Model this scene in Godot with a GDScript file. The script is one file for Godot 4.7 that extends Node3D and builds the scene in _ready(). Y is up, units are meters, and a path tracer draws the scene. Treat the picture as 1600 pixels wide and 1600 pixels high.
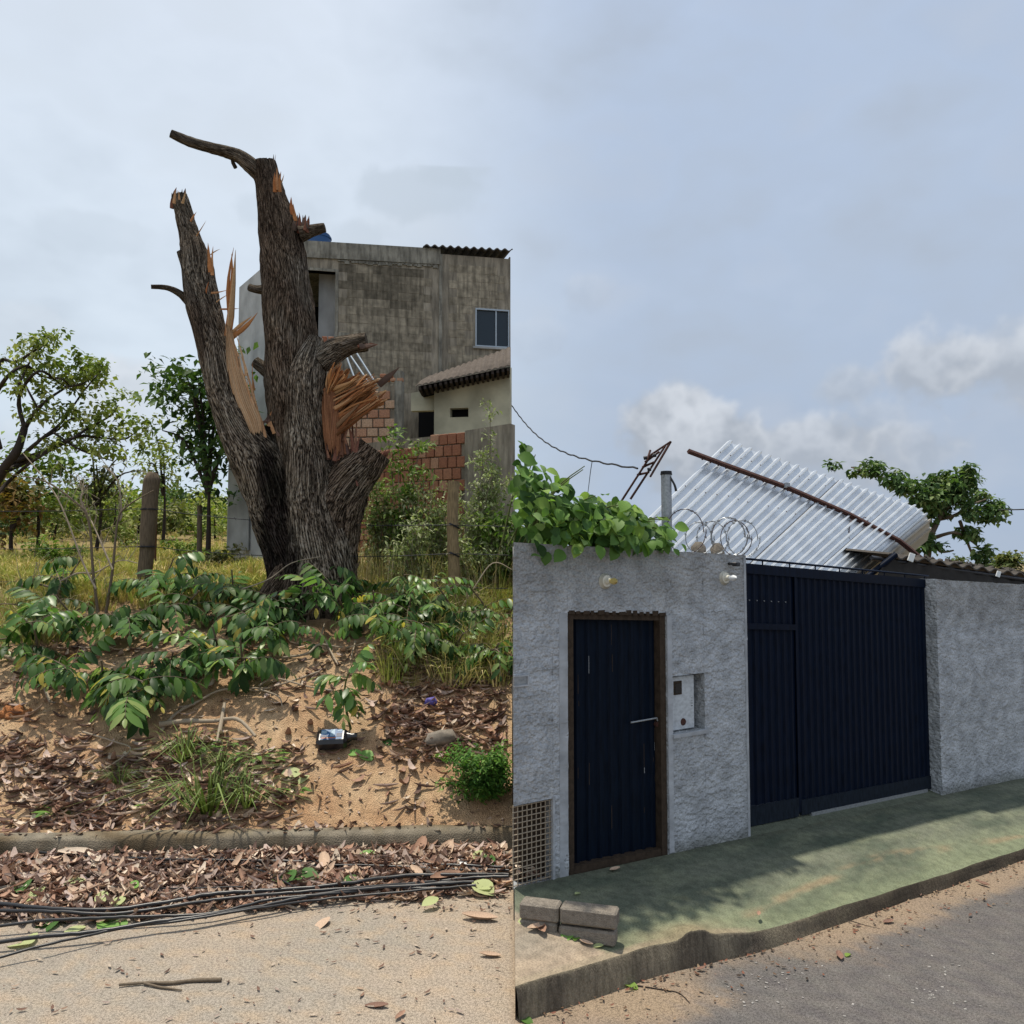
extends Node3D
# A broken tree stump on a bank beside an unfinished house, and next door a grey street wall with a navy gate.

const F := 1300.0
const EYE := Vector3(0, 2.57, 0)
const PITCH := 0.0614611
var rng := RandomNumberGenerator.new()
var used := {}
var M := {}
var nz := FastNoiseLite.new()
var nf := FastNoiseLite.new()
var nr := FastNoiseLite.new()

# ---------------------------------------------------------------- mesh collecting
class MB:
	var v := PackedVector3Array()
	var n := PackedVector3Array()
	var t := PackedVector2Array()
	var c := PackedColorArray()
	var ix := PackedInt32Array()
	var col := Color.WHITE

	func vert(p: Vector3, nn: Vector3, uv := Vector2.ZERO) -> int:
		v.append(p); n.append(nn); t.append(uv); c.append(col)
		return v.size() - 1

	func tri(a: Vector3, b: Vector3, d: Vector3) -> void:
		var nn := (b - a).cross(d - a).normalized()
		var i := vert(a, nn, Vector2(0, 0))
		vert(b, nn, Vector2(1, 0)); vert(d, nn, Vector2(1, 1))
		ix.append_array([i, i + 2, i + 1])

	func quad(a: Vector3, b: Vector3, d: Vector3, e: Vector3) -> void:   # counter-clockwise from outside
		var nn := (d - a).cross(e - b).normalized()
		var i := vert(a, nn, Vector2(0, 0))
		vert(b, nn, Vector2(1, 0)); vert(d, nn, Vector2(1, 1)); vert(e, nn, Vector2(0, 1))
		ix.append_array([i, i + 2, i + 1, i, i + 3, i + 2])

	func hexa(p: Array) -> void:   # 0-3 bottom counter-clockwise from above, 4-7 top
		quad(p[0], p[1], p[5], p[4]); quad(p[1], p[2], p[6], p[5]); quad(p[2], p[3], p[7], p[6]); quad(p[3], p[0], p[4], p[7])
		quad(p[4], p[5], p[6], p[7]); quad(p[3], p[2], p[1], p[0])

	func box(x: Transform3D, s: Vector3) -> void:
		var h := s / 2
		hexa([x * Vector3(-h.x, -h.y, h.z), x * Vector3(h.x, -h.y, h.z), x * Vector3(h.x, -h.y, -h.z), x * Vector3(-h.x, -h.y, -h.z),
			x * Vector3(-h.x, h.y, h.z), x * Vector3(h.x, h.y, h.z), x * Vector3(h.x, h.y, -h.z), x * Vector3(-h.x, h.y, -h.z)])

	func cbox(x: Transform3D, s: Vector3, b: float) -> void:   # box with chamfered edges
		var h := s / 2
		var f := func(ax: int, sg: float) -> void:
			var a1 := (ax + 1) % 3
			var a2 := (ax + 2) % 3
			var q := []
			for k in [[-1, -1], [1, -1], [1, 1], [-1, 1]]:
				var p := Vector3.ZERO
				p[ax] = sg * h[ax]; p[a1] = k[0] * (h[a1] - b); p[a2] = k[1] * (h[a2] - b)
				q.append(x * p)
			if sg > 0: quad(q[0], q[1], q[2], q[3])
			else: quad(q[3], q[2], q[1], q[0])
		for ax in 3:
			f.call(ax, 1.0); f.call(ax, -1.0)
			var a1 := (ax + 1) % 3
			var a2 := (ax + 2) % 3
			for k in [[1, 1], [-1, 1], [-1, -1], [1, -1]]:
				var q := []
				for e in [[0, -1], [0, 1], [1, 1], [1, -1]]:
					var p := Vector3.ZERO
					p[ax] = e[1] * (h[ax] - b)
					p[a1] = k[0] * (h[a1] - (b if e[0] else 0.0))
					p[a2] = k[1] * (h[a2] - (0.0 if e[0] else b))
					q.append(x * p)
				if k[0] * k[1] > 0: quad(q[0], q[3], q[2], q[1])
				else: quad(q[0], q[1], q[2], q[3])
		for sx in [-1, 1]:
			for sy in [-1, 1]:
				for sz in [-1, 1]:
					var a := x * Vector3(sx * h.x, sy * (h.y - b), sz * (h.z - b))
					var d := x * Vector3(sx * (h.x - b), sy * h.y, sz * (h.z - b))
					var e := x * Vector3(sx * (h.x - b), sy * (h.y - b), sz * h.z)
					if sx * sy * sz > 0: tri(a, d, e)
					else: tri(a, e, d)

	func tube(pts: Array, rad: Array, sides := 8, caps := true, bump = null, ur := 1.0) -> void:
		var k := pts.size()
		var ref := Vector3.UP
		var d0: Vector3 = (pts[1] - pts[0]).normalized()
		if absf(d0.dot(ref)) > 0.9: ref = Vector3.BACK
		var side := d0.cross(ref).normalized()
		var base := v.size()
		var along := 0.0
		for i in k:
			var d: Vector3 = (pts[mini(i + 1, k - 1)] - pts[maxi(i - 1, 0)]).normalized()
			side = (side - d * side.dot(d)).normalized()
			var up := side.cross(d).normalized()
			if i > 0: along += pts[i].distance_to(pts[i - 1])
			for j in sides + 1:
				var a := TAU * j / sides
				var dir := side * cos(a) + up * sin(a)
				var r: float = rad[i]
				var p: Vector3 = pts[i] + dir * r
				if bump != null: p += dir * bump.call(a, along, r, p)
				vert(p, dir, Vector2(ur * j / sides, along))
		for i in k - 1:
			for j in sides:
				var a := base + i * (sides + 1) + j
				var b := a + sides + 1
				ix.append_array([a, a + 1, b, a + 1, b + 1, b])
		if bump != null: smooth_from(base, k, sides)
		if caps:
			for e in [0, k - 1]:
				var d: Vector3 = (pts[0] - pts[1]).normalized() if e == 0 else (pts[k - 1] - pts[k - 2]).normalized()
				var ce := vert(pts[e], d)
				var ring := []
				for j in sides + 1: ring.append(vert(v[base + e * (sides + 1) + j], d, Vector2(cos(TAU * j / sides), sin(TAU * j / sides)) * 0.2))
				for j in sides:
					if e == 0: ix.append_array([ce, ring[j + 1], ring[j]])
					else: ix.append_array([ce, ring[j], ring[j + 1]])

	func smooth_from(base: int, rows: int, sides: int) -> void:
		var w := sides + 1
		for i in rows:
			for j in w:
				var jl := j - 1 if j > 0 else sides - 1
				var jr := j + 1 if j < sides else 1
				var a := v[base + i * w + jr] - v[base + i * w + jl]
				var b := v[base + mini(i + 1, rows - 1) * w + j] - v[base + maxi(i - 1, 0) * w + j]
				var nn := b.cross(a).normalized()
				if nn.dot(n[base + i * w + j]) < 0: nn = -nn
				n[base + i * w + j] = nn

	func grid(rows: Array, flip := false, cols := []) -> void:   # rows of points; smooth; normal = (next column) x (next row) unless flipped
		var w: int = rows[0].size()
		var base := v.size()
		for i in rows.size():
			for j in w:
				var a: Vector3 = rows[i][mini(j + 1, w - 1)] - rows[i][maxi(j - 1, 0)]
				var b: Vector3 = rows[mini(i + 1, rows.size() - 1)][j] - rows[maxi(i - 1, 0)][j]
				var nn := a.cross(b).normalized()
				if cols: col = cols[i][j]
				vert(rows[i][j], -nn if flip else nn, Vector2(j, i))
		for i in rows.size() - 1:
			for j in w - 1:
				var a := base + i * w + j
				if flip: ix.append_array([a, a + 1, a + w, a + 1, a + w + 1, a + w])
				else: ix.append_array([a, a + w, a + 1, a + 1, a + w, a + w + 1])

	func mesh(m: Material, off := Vector3.ZERO) -> ArrayMesh:
		var w := v.duplicate()
		if off != Vector3.ZERO:
			for i in w.size(): w[i] -= off
		var arr := []
		arr.resize(Mesh.ARRAY_MAX)
		arr[Mesh.ARRAY_VERTEX] = w; arr[Mesh.ARRAY_NORMAL] = n; arr[Mesh.ARRAY_TEX_UV] = t; arr[Mesh.ARRAY_COLOR] = c; arr[Mesh.ARRAY_INDEX] = ix
		var am := ArrayMesh.new()
		am.add_surface_from_arrays(Mesh.PRIMITIVE_TRIANGLES, arr)
		am.surface_set_material(0, m)
		return am

# a vertical wall plane: u along it, n out of it
class Face:
	var o: Vector3
	var u: Vector3
	var n: Vector3
	func _init(a: Vector3, b: Vector3) -> void:
		o = Vector3(a.x, 0, a.z); u = Vector3(b.x - a.x, 0, b.z - a.z).normalized(); n = Vector3(-u.z, 0, u.x)
	func p(s: float, y: float, off := 0.0) -> Vector3:
		return o + u * s + n * off + Vector3(0, y, 0)
	func basis() -> Basis:
		return Basis(u, Vector3.UP, n)
	func slab(mb: MB, s0: float, s1: float, y0: float, y1: float, o0: float, o1: float, y0b := INF, y1b := INF) -> void:   # o0 back, o1 front; *b = heights at s1
		var b0 := y0 if y0b == INF else y0b
		var b1 := y1 if y1b == INF else y1b
		mb.hexa([p(s0, y0, o1), p(s1, b0, o1), p(s1, b0, o0), p(s0, y0, o0), p(s0, y1, o1), p(s1, b1, o1), p(s1, b1, o0), p(s0, y1, o0)])

# ---------------------------------------------------------------- places
func ray(x: float, y: float) -> Vector3:
	var dx := (x - 800.0) / F
	var dy := (800.0 - y) / F
	return Vector3(dx, dy * cos(PITCH) + sin(PITCH), dy * sin(PITCH) - cos(PITCH))

func at(x: float, y: float, z: float) -> Vector3:   # the point seen at that place of the photograph, z metres ahead
	var r := ray(x, y)
	return EYE + r * (z / -r.z)

func on_face(f: Face, x: float, y: float, off := 0.0) -> Vector2:   # (s, height) on a wall
	var r := ray(x, y)
	var q := EYE + r * ((f.o + f.n * off - EYE).dot(f.n) / r.dot(f.n))
	return Vector2((q - f.o).dot(f.u), q.y)

const PROF := [[0.0, -0.06], [8.5, -0.06], [9.2, 0.31], [10.2, 0.84], [11.0, 1.30], [12.0, 1.65], [13.0, 2.02], [14.0, 2.15], [20.0, 2.52], [30.0, 3.17], [60.0, 5.57], [100.0, 6.6], [400.0, 7.2]]

func gh(x: float, d: float) -> float:
	var h := -0.06
	for i in PROF.size() - 1:
		if d >= PROF[i][0]:
			h = lerpf(PROF[i][1], PROF[i + 1][1], clampf((d - PROF[i][0]) / (PROF[i + 1][0] - PROF[i][0]), 0, 1))
	var k := clampf((d - 8.7) / 1.2, 0, 1)
	h += k * (0.09 * nz.get_noise_2d(x * 60, d * 60) + 0.035 * nz.get_noise_2d(x * 260 + 500, d * 260))
	if d > 13.0: h += clampf((d - 13) / 20, 0, 1) * 0.5 * nz.get_noise_2d(x * 9, d * 9)
	return h

func road_h(x: float, _d: float) -> float:
	return -0.25 - 0.045 * clampf(x, 0, 25)

func ground_at(x: float, y: float) -> Vector3:   # where that line of sight meets the bank or the field
	var r := ray(x, y)
	var z := 8.3
	var q := EYE
	while z < 90.0:
		q = EYE + r * (z / -r.z)
		if q.y <= gh(q.x, z): return Vector3(q.x, gh(q.x, z), -z)
		z += 0.03
	return q

func road_at(x: float, y: float) -> Vector3:
	var r := ray(x, y)
	var q := EYE
	for i in 6:
		q = EYE + r * ((road_h(q.x, 0) - EYE.y) / r.y)
	return q

# ---------------------------------------------------------------- scene objects
func numbered(called: String) -> String:
	var k: int = used.get(called, 0)
	used[called] = k + 1
	return called if k == 0 else "%s_%03d" % [called, k]

func tag(o: Node, label: String, category := "", group := "", kind := "") -> void:
	if label: o.set_meta("label", label)
	if category: o.set_meta("category", category)
	if group: o.set_meta("group", group)
	if kind: o.set_meta("kind", kind)

func thing(called: String, label: String, category: String, where := Vector3.ZERO, group := "") -> Node3D:
	var o := Node3D.new()
	o.name = numbered(called)
	add_child(o)
	o.position = where
	tag(o, label, category, group)
	return o

func origin(o: Node) -> Vector3:
	var w := Vector3.ZERO
	while o is Node3D and o != self:
		w += o.position
		o = o.get_parent()
	return w

func part(called: String, mb: MB, m: Material, parent: Node) -> MeshInstance3D:   # MB holds world points
	var o := MeshInstance3D.new()
	o.name = called
	o.mesh = mb.mesh(m, origin(parent))
	parent.add_child(o, true)
	return o

func solo(called: String, mb: MB, m: Material, label: String, category: String, where: Vector3, group := "") -> MeshInstance3D:
	var o := MeshInstance3D.new()
	o.name = numbered(called)
	o.mesh = mb.mesh(m, where)
	add_child(o)
	o.position = where
	tag(o, label, category, group)
	return o

func struct(called: String, mb: MB, m: Material) -> MeshInstance3D:
	var o := MeshInstance3D.new()
	o.name = numbered(called)
	o.mesh = mb.mesh(m)
	add_child(o)
	o.set_meta("kind", "structure")
	return o

func piece(called: String, mesh: Mesh, m: Material, x: Transform3D, parent: Node) -> MeshInstance3D:   # shares its mesh
	var o := MeshInstance3D.new()
	o.name = called
	o.mesh = mesh
	if m: o.material_override = m
	x.origin -= origin(parent)
	o.transform = x
	parent.add_child(o, true)
	return o

func many(called: String, mesh: Mesh, xs: Array, cs: Array, parent: Node, stuff := true) -> MultiMeshInstance3D:
	var mm := MultiMesh.new()
	mm.transform_format = MultiMesh.TRANSFORM_3D
	mm.use_colors = true
	mm.mesh = mesh
	mm.instance_count = xs.size()
	var w := origin(parent)
	for i in xs.size():
		var x: Transform3D = xs[i]
		x.origin -= w
		mm.set_instance_transform(i, x)
		mm.set_instance_color(i, cs[i])
	var o := MultiMeshInstance3D.new()
	o.name = called if parent != self else numbered(called)
	o.multimesh = mm
	parent.add_child(o, true)
	if stuff: o.set_meta("kind", "stuff")
	return o

# ---------------------------------------------------------------- materials
func lin(r: float, g: float, b: float) -> Color:
	return Color(r, g, b).linear_to_srgb()

func noise_tex(freq: float, lo: float, hi: float, kind := 0, octaves := 4, seed_ := 1, size := 512) -> NoiseTexture2D:
	var f := FastNoiseLite.new()
	f.seed = seed_
	f.frequency = freq
	f.noise_type = FastNoiseLite.TYPE_SIMPLEX_SMOOTH if kind < 2 else FastNoiseLite.TYPE_CELLULAR
	f.fractal_type = FastNoiseLite.FRACTAL_RIDGED if kind == 1 else FastNoiseLite.FRACTAL_FBM
	f.fractal_octaves = octaves
	var t := NoiseTexture2D.new()
	t.width = size; t.height = size
	t.seamless = true
	t.noise = f
	var g := Gradient.new()
	g.set_color(0, Color(lo, lo, lo)); g.set_color(1, Color(hi, hi, hi))
	t.color_ramp = g
	return t

func mat(called: String, c: Color, rough := 0.9, o := {}) -> StandardMaterial3D:
	var m := StandardMaterial3D.new()
	m.resource_name = called
	m.albedo_color = c
	m.roughness = rough
	m.metallic_specular = o.get("spec", 0.3)
	m.metallic = o.get("metal", 0.0)
	m.vertex_color_use_as_albedo = o.get("vc", false)
	if o.has("tex"):
		m.albedo_texture = o.tex
		m.uv1_triplanar = o.get("tri", true)
		m.uv1_world_triplanar = true
		m.uv1_scale = o.get("scale", Vector3.ONE)
	if o.has("bump"):
		m.heightmap_enabled = true
		m.heightmap_texture = o.bump
		m.heightmap_scale = o.get("depth", 1.0)
		if not o.has("tex"):
			m.uv1_triplanar = o.get("tri", true)
			m.uv1_world_triplanar = true
			m.uv1_scale = o.get("scale", Vector3.ONE)
	if o.has("detail"):
		m.detail_enabled = true
		m.detail_albedo = o.detail
		m.detail_blend_mode = BaseMaterial3D.BLEND_MODE_MUL
		m.detail_uv_layer = BaseMaterial3D.DETAIL_UV_2
		m.uv2_triplanar = true
		m.uv2_world_triplanar = true
		m.uv2_scale = o.get("dscale", Vector3.ONE)
	if o.has("back"):
		m.backlight_enabled = true
		m.backlight = o.back
	M[called] = m
	return m

# ---------------------------------------------------------------- sky
func sky_image() -> Image:
	var w := 3072
	var h := 1536
	var im := Image.create_empty(w, h, false, Image.FORMAT_RGBF)
	var a := FastNoiseLite.new()
	a.seed = 11; a.frequency = 1.0; a.fractal_octaves = 5; a.noise_type = FastNoiseLite.TYPE_SIMPLEX_SMOOTH
	var b := FastNoiseLite.new()
	b.seed = 23; b.frequency = 1.0; b.fractal_octaves = 6; b.fractal_gain = 0.55; b.noise_type = FastNoiseLite.TYPE_SIMPLEX_SMOOTH
	# heaps of cumulus: centre (azimuth, height) in degrees, half width, half height, strength
	var heaps := [[10.2, 10.0, 3.4, 3.0, 1.0], [14.0, 8.4, 5.0, 2.4, 0.95], [20.0, 8.0, 6.0, 2.2, 0.85], [25.5, 7.4, 5.0, 2.0, 0.6], [27.0, 12.2, 4.6, 2.6, 0.85], [32.0, 11.4, 6.0, 3.2, 0.85], [22.5, 11.6, 3.0, 1.6, 0.5],
		[-6.5, 24.5, 4.6, 1.5, 0.45, 1], [-10.5, 21.5, 3.2, 1.2, 0.35, 1], [-16.0, 22.5, 3.5, 1.3, 0.3, 1], [-4.0, 27.0, 3.5, 1.5, 0.35, 1], [-27.0, 20.0, 5.0, 1.2, 0.25, 1], [24.0, 9.2, 3.0, 2.0, 0.4],
		[5.4, 18.4, 2.3, 1.3, 0.22], [1.5, 15.5, 2.2, 1.3, 0.15], [-25.2, 11.2, 2.6, 2.0, 0.9], [-23.0, 9.0, 4.5, 1.7, 0.6], [-30.0, 7.2, 4.0, 1.6, 0.35], [-32.5, 14.0, 4.0, 1.4, 0.3],
		[-25.0, 4.0, 5.0, 1.2, 0.3], [40.0, 7.0, 8.0, 3.0, 0.7], [60.0, 9.0, 9.0, 4.0, 0.7], [-50.0, 9.0, 8.0, 3.5, 0.6], [-75.0, 7.0, 9.0, 3.5, 0.6], [90.0, 8.0, 8.0, 3.0, 0.6], [120.0, 10.0, 9.0, 4.0, 0.7], [150.0, 8.0, 9.0, 3.0, 0.6], [-110.0, 9.0, 9.0, 4.0, 0.7], [-145.0, 8.0, 8.0, 3.0, 0.6], [178.0, 9.0, 9.0, 4.0, 0.6]]
	for y in h / 2 + 8:
		var el := (0.5 - (y + 0.5) / h) * PI
		var se := sin(el)
		var ce := cos(el)
		var eld := rad_to_deg(el)
		for x in w:
			var az := wrapf((x + 0.5) / w * TAU, -PI, PI)
			var azd := rad_to_deg(az)
			var d := Vector3(sin(az) * ce, se, -cos(az) * ce)
			# thin layered cloud: pale to the west (left), bluer grey to the east
			var side := smoothstep(-14.0, 10.0, azd) * (1.0 - smoothstep(75.0, 170.0, azd))
			if azd < -90: side = 0.0
			var q := Vector3(d.x, d.y * 1.9, d.z)
			var n1 := a.get_noise_3dv(q * 2.1)
			var n2 := a.get_noise_3dv(q * 5.5 + Vector3(3, 1, 7))
			var up := clampf(eld / 35.0, 0, 1)
			var west := Vector3(0.60, 0.70, 0.79).lerp(Vector3(0.645, 0.715, 0.82), up)
			var east := Vector3(0.385, 0.465, 0.585).lerp(Vector3(0.43, 0.52, 0.675), up)
			var c := west.lerp(east, side)
			c *= 1.0 + 0.12 * n1 + 0.08 * n2
			var gy := clampf(n1 * 0.8 + n2 * 0.9, 0, 1)
			c = c.lerp(Vector3(0.43, 0.495, 0.575).lerp(Vector3(0.36, 0.405, 0.47), side), clampf(gy * 1.1, 0, 1) * 0.6)
			c = c.lerp(Vector3(0.64, 0.71, 0.79).lerp(Vector3(0.50, 0.56, 0.66), side), clampf(-n2 * 1.3 - n1 * 0.4, 0, 1) * 0.5)
			# heaps
			if eld < 26.0:
				var wob := b.get_noise_3dv(d * 6.0)
				var fine := 0.55 - 1.9 * absf(b.get_noise_3dv(d * 13.0 + Vector3(9, 2, 4)))
				for k in heaps:
					var dx: float = (azd - k[0]) / k[2]
					if absf(dx) > 1.8: continue
					var dy: float = (eld - k[1]) / k[3]
					if dy < 0: dy *= 0.75
					var r := sqrt(dx * dx + dy * dy) - wob * 0.75 - fine * 0.28
					var cover := 1.0 - smoothstep(0.50, 1.0, r)
					if cover <= 0: continue
					var lit := clampf(0.22 + 0.62 * dy + fine * 0.75 + wob * 0.25, 0, 1)
					var cc := Vector3(0.375, 0.415, 0.475).lerp(Vector3(0.585, 0.625, 0.685), lit)
					if k.size() > 5: cc = Vector3(0.46, 0.53, 0.61)
					elif k[0] < 0: cc = cc.lerp(Vector3(0.70, 0.76, 0.83), 0.55)
					c = c.lerp(cc, cover * k[4])
			im.set_pixel(x, y, Color(c.x, c.y, c.z))
	im.fill_rect(Rect2i(0, h / 2 + 8, w, h / 2 - 8), Color(0.3, 0.29, 0.26))
	return im

# ---------------------------------------------------------------- leaf shapes
func leaf_mesh(len_: float, wid: float, fold: float, droop: float, segs := 4, tip := 0.0) -> MB:   # from the origin along +Z, up is +Y
	var mb := MB.new()
	var rows := []
	for i in segs + 1:
		var f := float(i) / segs
		var wd := wid * 0.5 * pow(sin(PI * clampf(f * (1.0 - tip) + 0.03, 0, 1)), 0.7)
		var y := -droop * f * f * len_
		var z := len_ * (f - 0.18 * droop * f * f)
		rows.append([Vector3(-wd, y + fold * wd, z), Vector3(0, y, z), Vector3(wd, y + fold * wd, z)])
	mb.grid(rows, true)
	return mb

func curl_leaf(len_: float, wid: float, curl: float, bend: float) -> MB:   # a dry leaf rolled about its long axis
	var mb := MB.new()
	var rows := []
	for i in 5:
		var f := i / 4.0
		var wd := wid * pow(sin(PI * clampf(f * 0.94 + 0.03, 0, 1)), 0.6)
		var row := []
		for j in 4:
			var a := (j / 3.0 - 0.5) * curl
			row.append(Vector3(sin(a) / maxf(curl, 0.2) * wd, (1 - cos(a)) / maxf(curl, 0.2) * wd + bend * len_ * (f - 0.5) * (f - 0.5) * 2, (f - 0.5) * len_))
		rows.append(row)
	mb.grid(rows, true)
	return mb

func clump_mesh(n: int, size: float, len_: float, wid: float, droop: float, rs: int) -> MB:   # a handful of leaves around one twig end
	var r := RandomNumberGenerator.new()
	r.seed = rs
	var mb := MB.new()
	for i in n:
		var dir := Vector3(r.randfn(), r.randfn() * 0.6 - droop, r.randfn()).normalized()
		var p := Vector3(r.randfn(), r.randfn() * 0.7, r.randfn()) * size * 0.4
		var side := dir.cross(Vector3(r.randf_range(-0.5, 0.5), 1, r.randf_range(-0.5, 0.5))).normalized()
		var up := side.cross(dir)
		var l := len_ * r.randf_range(0.7, 1.2)
		var w := wid * r.randf_range(0.8, 1.2)
		mb.col = Color.WHITE * r.randf_range(0.75, 1.15)
		var tip := p + dir * l - Vector3(0, l * 0.15, 0)
		var mid := p + dir * l * 0.45
		mb.tri(p, mid + side * w * 0.5 + up * w * 0.12, mid)
		mb.tri(p, mid, mid - side * w * 0.5 + up * w * 0.12)
		mb.tri(mid, mid + side * w * 0.5 + up * w * 0.12, tip)
		mb.tri(mid, tip, mid - side * w * 0.5 + up * w * 0.12)
	return mb

func tuft_mesh(n: int, hgt: float, wid: float, lean: float, rs: int) -> MB:   # grass blades from one foot
	var r := RandomNumberGenerator.new()
	r.seed = rs
	var mb := MB.new()
	for i in n:
		var a := r.randf() * TAU
		var o := Vector3(cos(a), 0, sin(a))
		var s := Vector3(-o.z, 0, o.x) * wid
		var l := hgt * r.randf_range(0.5, 1.15)
		var k := lean * r.randf_range(0.3, 1.4)
		var p := o * r.randf() * hgt * 0.35
		var m := p + o * l * k * 0.35 + Vector3(0, l * 0.6, 0)
		var e := p + o * l * k + Vector3(0, l * (1.0 - 0.35 * k), 0)
		mb.col = Color.WHITE * r.randf_range(0.7, 1.2)
		mb.tri(p - s, p + s, m)
		mb.tri(p - s, m, m - s * 0.6)
		mb.tri(m - s * 0.6, m + s * 0.5, e)
	return mb

func facing(dir: Vector3, up: Vector3, p: Vector3, k := 1.0) -> Transform3D:   # +Z to dir
	var z := dir.normalized()
	var x := up.cross(z)
	x = x.normalized() if x.length() > 1e-4 else Vector3.RIGHT
	return Transform3D(Basis(x * k, z.cross(x) * k, z * k), p)

func yaw(p: Vector3, k: float, tilt := 0.0) -> Transform3D:
	var b := Basis(Vector3.UP, rng.randf() * TAU)
	if tilt > 0: b = b * Basis(Vector3(rng.randfn(), 0, rng.randfn() + 0.01).normalized(), rng.randf_range(-tilt, tilt))
	return Transform3D(b.scaled_local(Vector3.ONE * k), p)

func path(px: Array, z0: float, z1: float) -> Array:   # a line of places seen at the given pixels, from depth z0 to z1
	var out := []
	for i in px.size(): out.append(at(px[i][0], px[i][1], lerpf(z0, z1, i / maxf(px.size() - 1, 1))))
	return out

func radii(a: float, b: float, n: int) -> Array:
	var out := []
	for i in n: out.append(lerpf(a, b, i / maxf(n - 1, 1)))
	return out

func smooth(pts: Array, per := 4) -> Array:
	var out := []
	for i in pts.size() - 1:
		for k in per:
			var p0 = pts[maxi(i - 1, 0)]
			var p3 = pts[mini(i + 2, pts.size() - 1)]
			if pts[i] is float: out.append(lerpf(pts[i], pts[i + 1], k / float(per)))
			else: out.append(pts[i].cubic_interpolate(pts[i + 1], p0, p3, k / float(per)))
	out.append(pts[-1])
	return out

# ---------------------------------------------------------------- the scene
func _ready() -> void:
	rng.seed = 77
	nz.seed = 5; nz.frequency = 0.01; nz.fractal_octaves = 3
	nf.seed = 9; nf.frequency = 1.0; nf.fractal_octaves = 4
	nr.seed = 3; nr.frequency = 1.0; nr.fractal_type = FastNoiseLite.FRACTAL_RIDGED; nr.fractal_octaves = 3
	var cam := Camera3D.new()
	cam.name = "camera"
	cam.fov = rad_to_deg(2.0 * atan(800.0 / F))
	cam.near = 0.1; cam.far = 2000.0
	add_child(cam)
	cam.position = EYE
	cam.rotation.x = PITCH
	cam.current = true
	var we := WorldEnvironment.new()
	we.name = "environment"
	var e := Environment.new()
	e.background_mode = Environment.BG_SKY
	var ps := PanoramaSkyMaterial.new()
	ps.energy_multiplier = 0.80
	ps.panorama = ImageTexture.create_from_image(sky_image())
	e.sky = Sky.new()
	e.sky.sky_material = ps
	e.tonemap_mode = Environment.TONE_MAPPER_LINEAR
	e.tonemap_exposure = 1.38
	e.sdfgi_enabled = true; e.ssao_enabled = true; e.ssil_enabled = true
	we.environment = e
	add_child(we)
	var sun := DirectionalLight3D.new()
	sun.name = "sun"
	sun.light_energy = 1.12
	sun.light_color = Color(1.0, 0.965, 0.90)
	sun.light_angular_distance = 1.5
	sun.shadow_enabled = true
	add_child(sun)
	sun.basis = Basis.looking_at(Vector3(0.60, -4.6, 0.80).normalized(), Vector3.RIGHT)
	materials()
	ground()
	house()
	boundary_wall()
	street_wall()
	stump()
	fence()
	trees()
	field()
	roof_and_wall_top()
	right_tree()
	fallen_branches()
	bank_plants()
	litter()
	cables()
	small_things()
	pavement_things()

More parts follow.
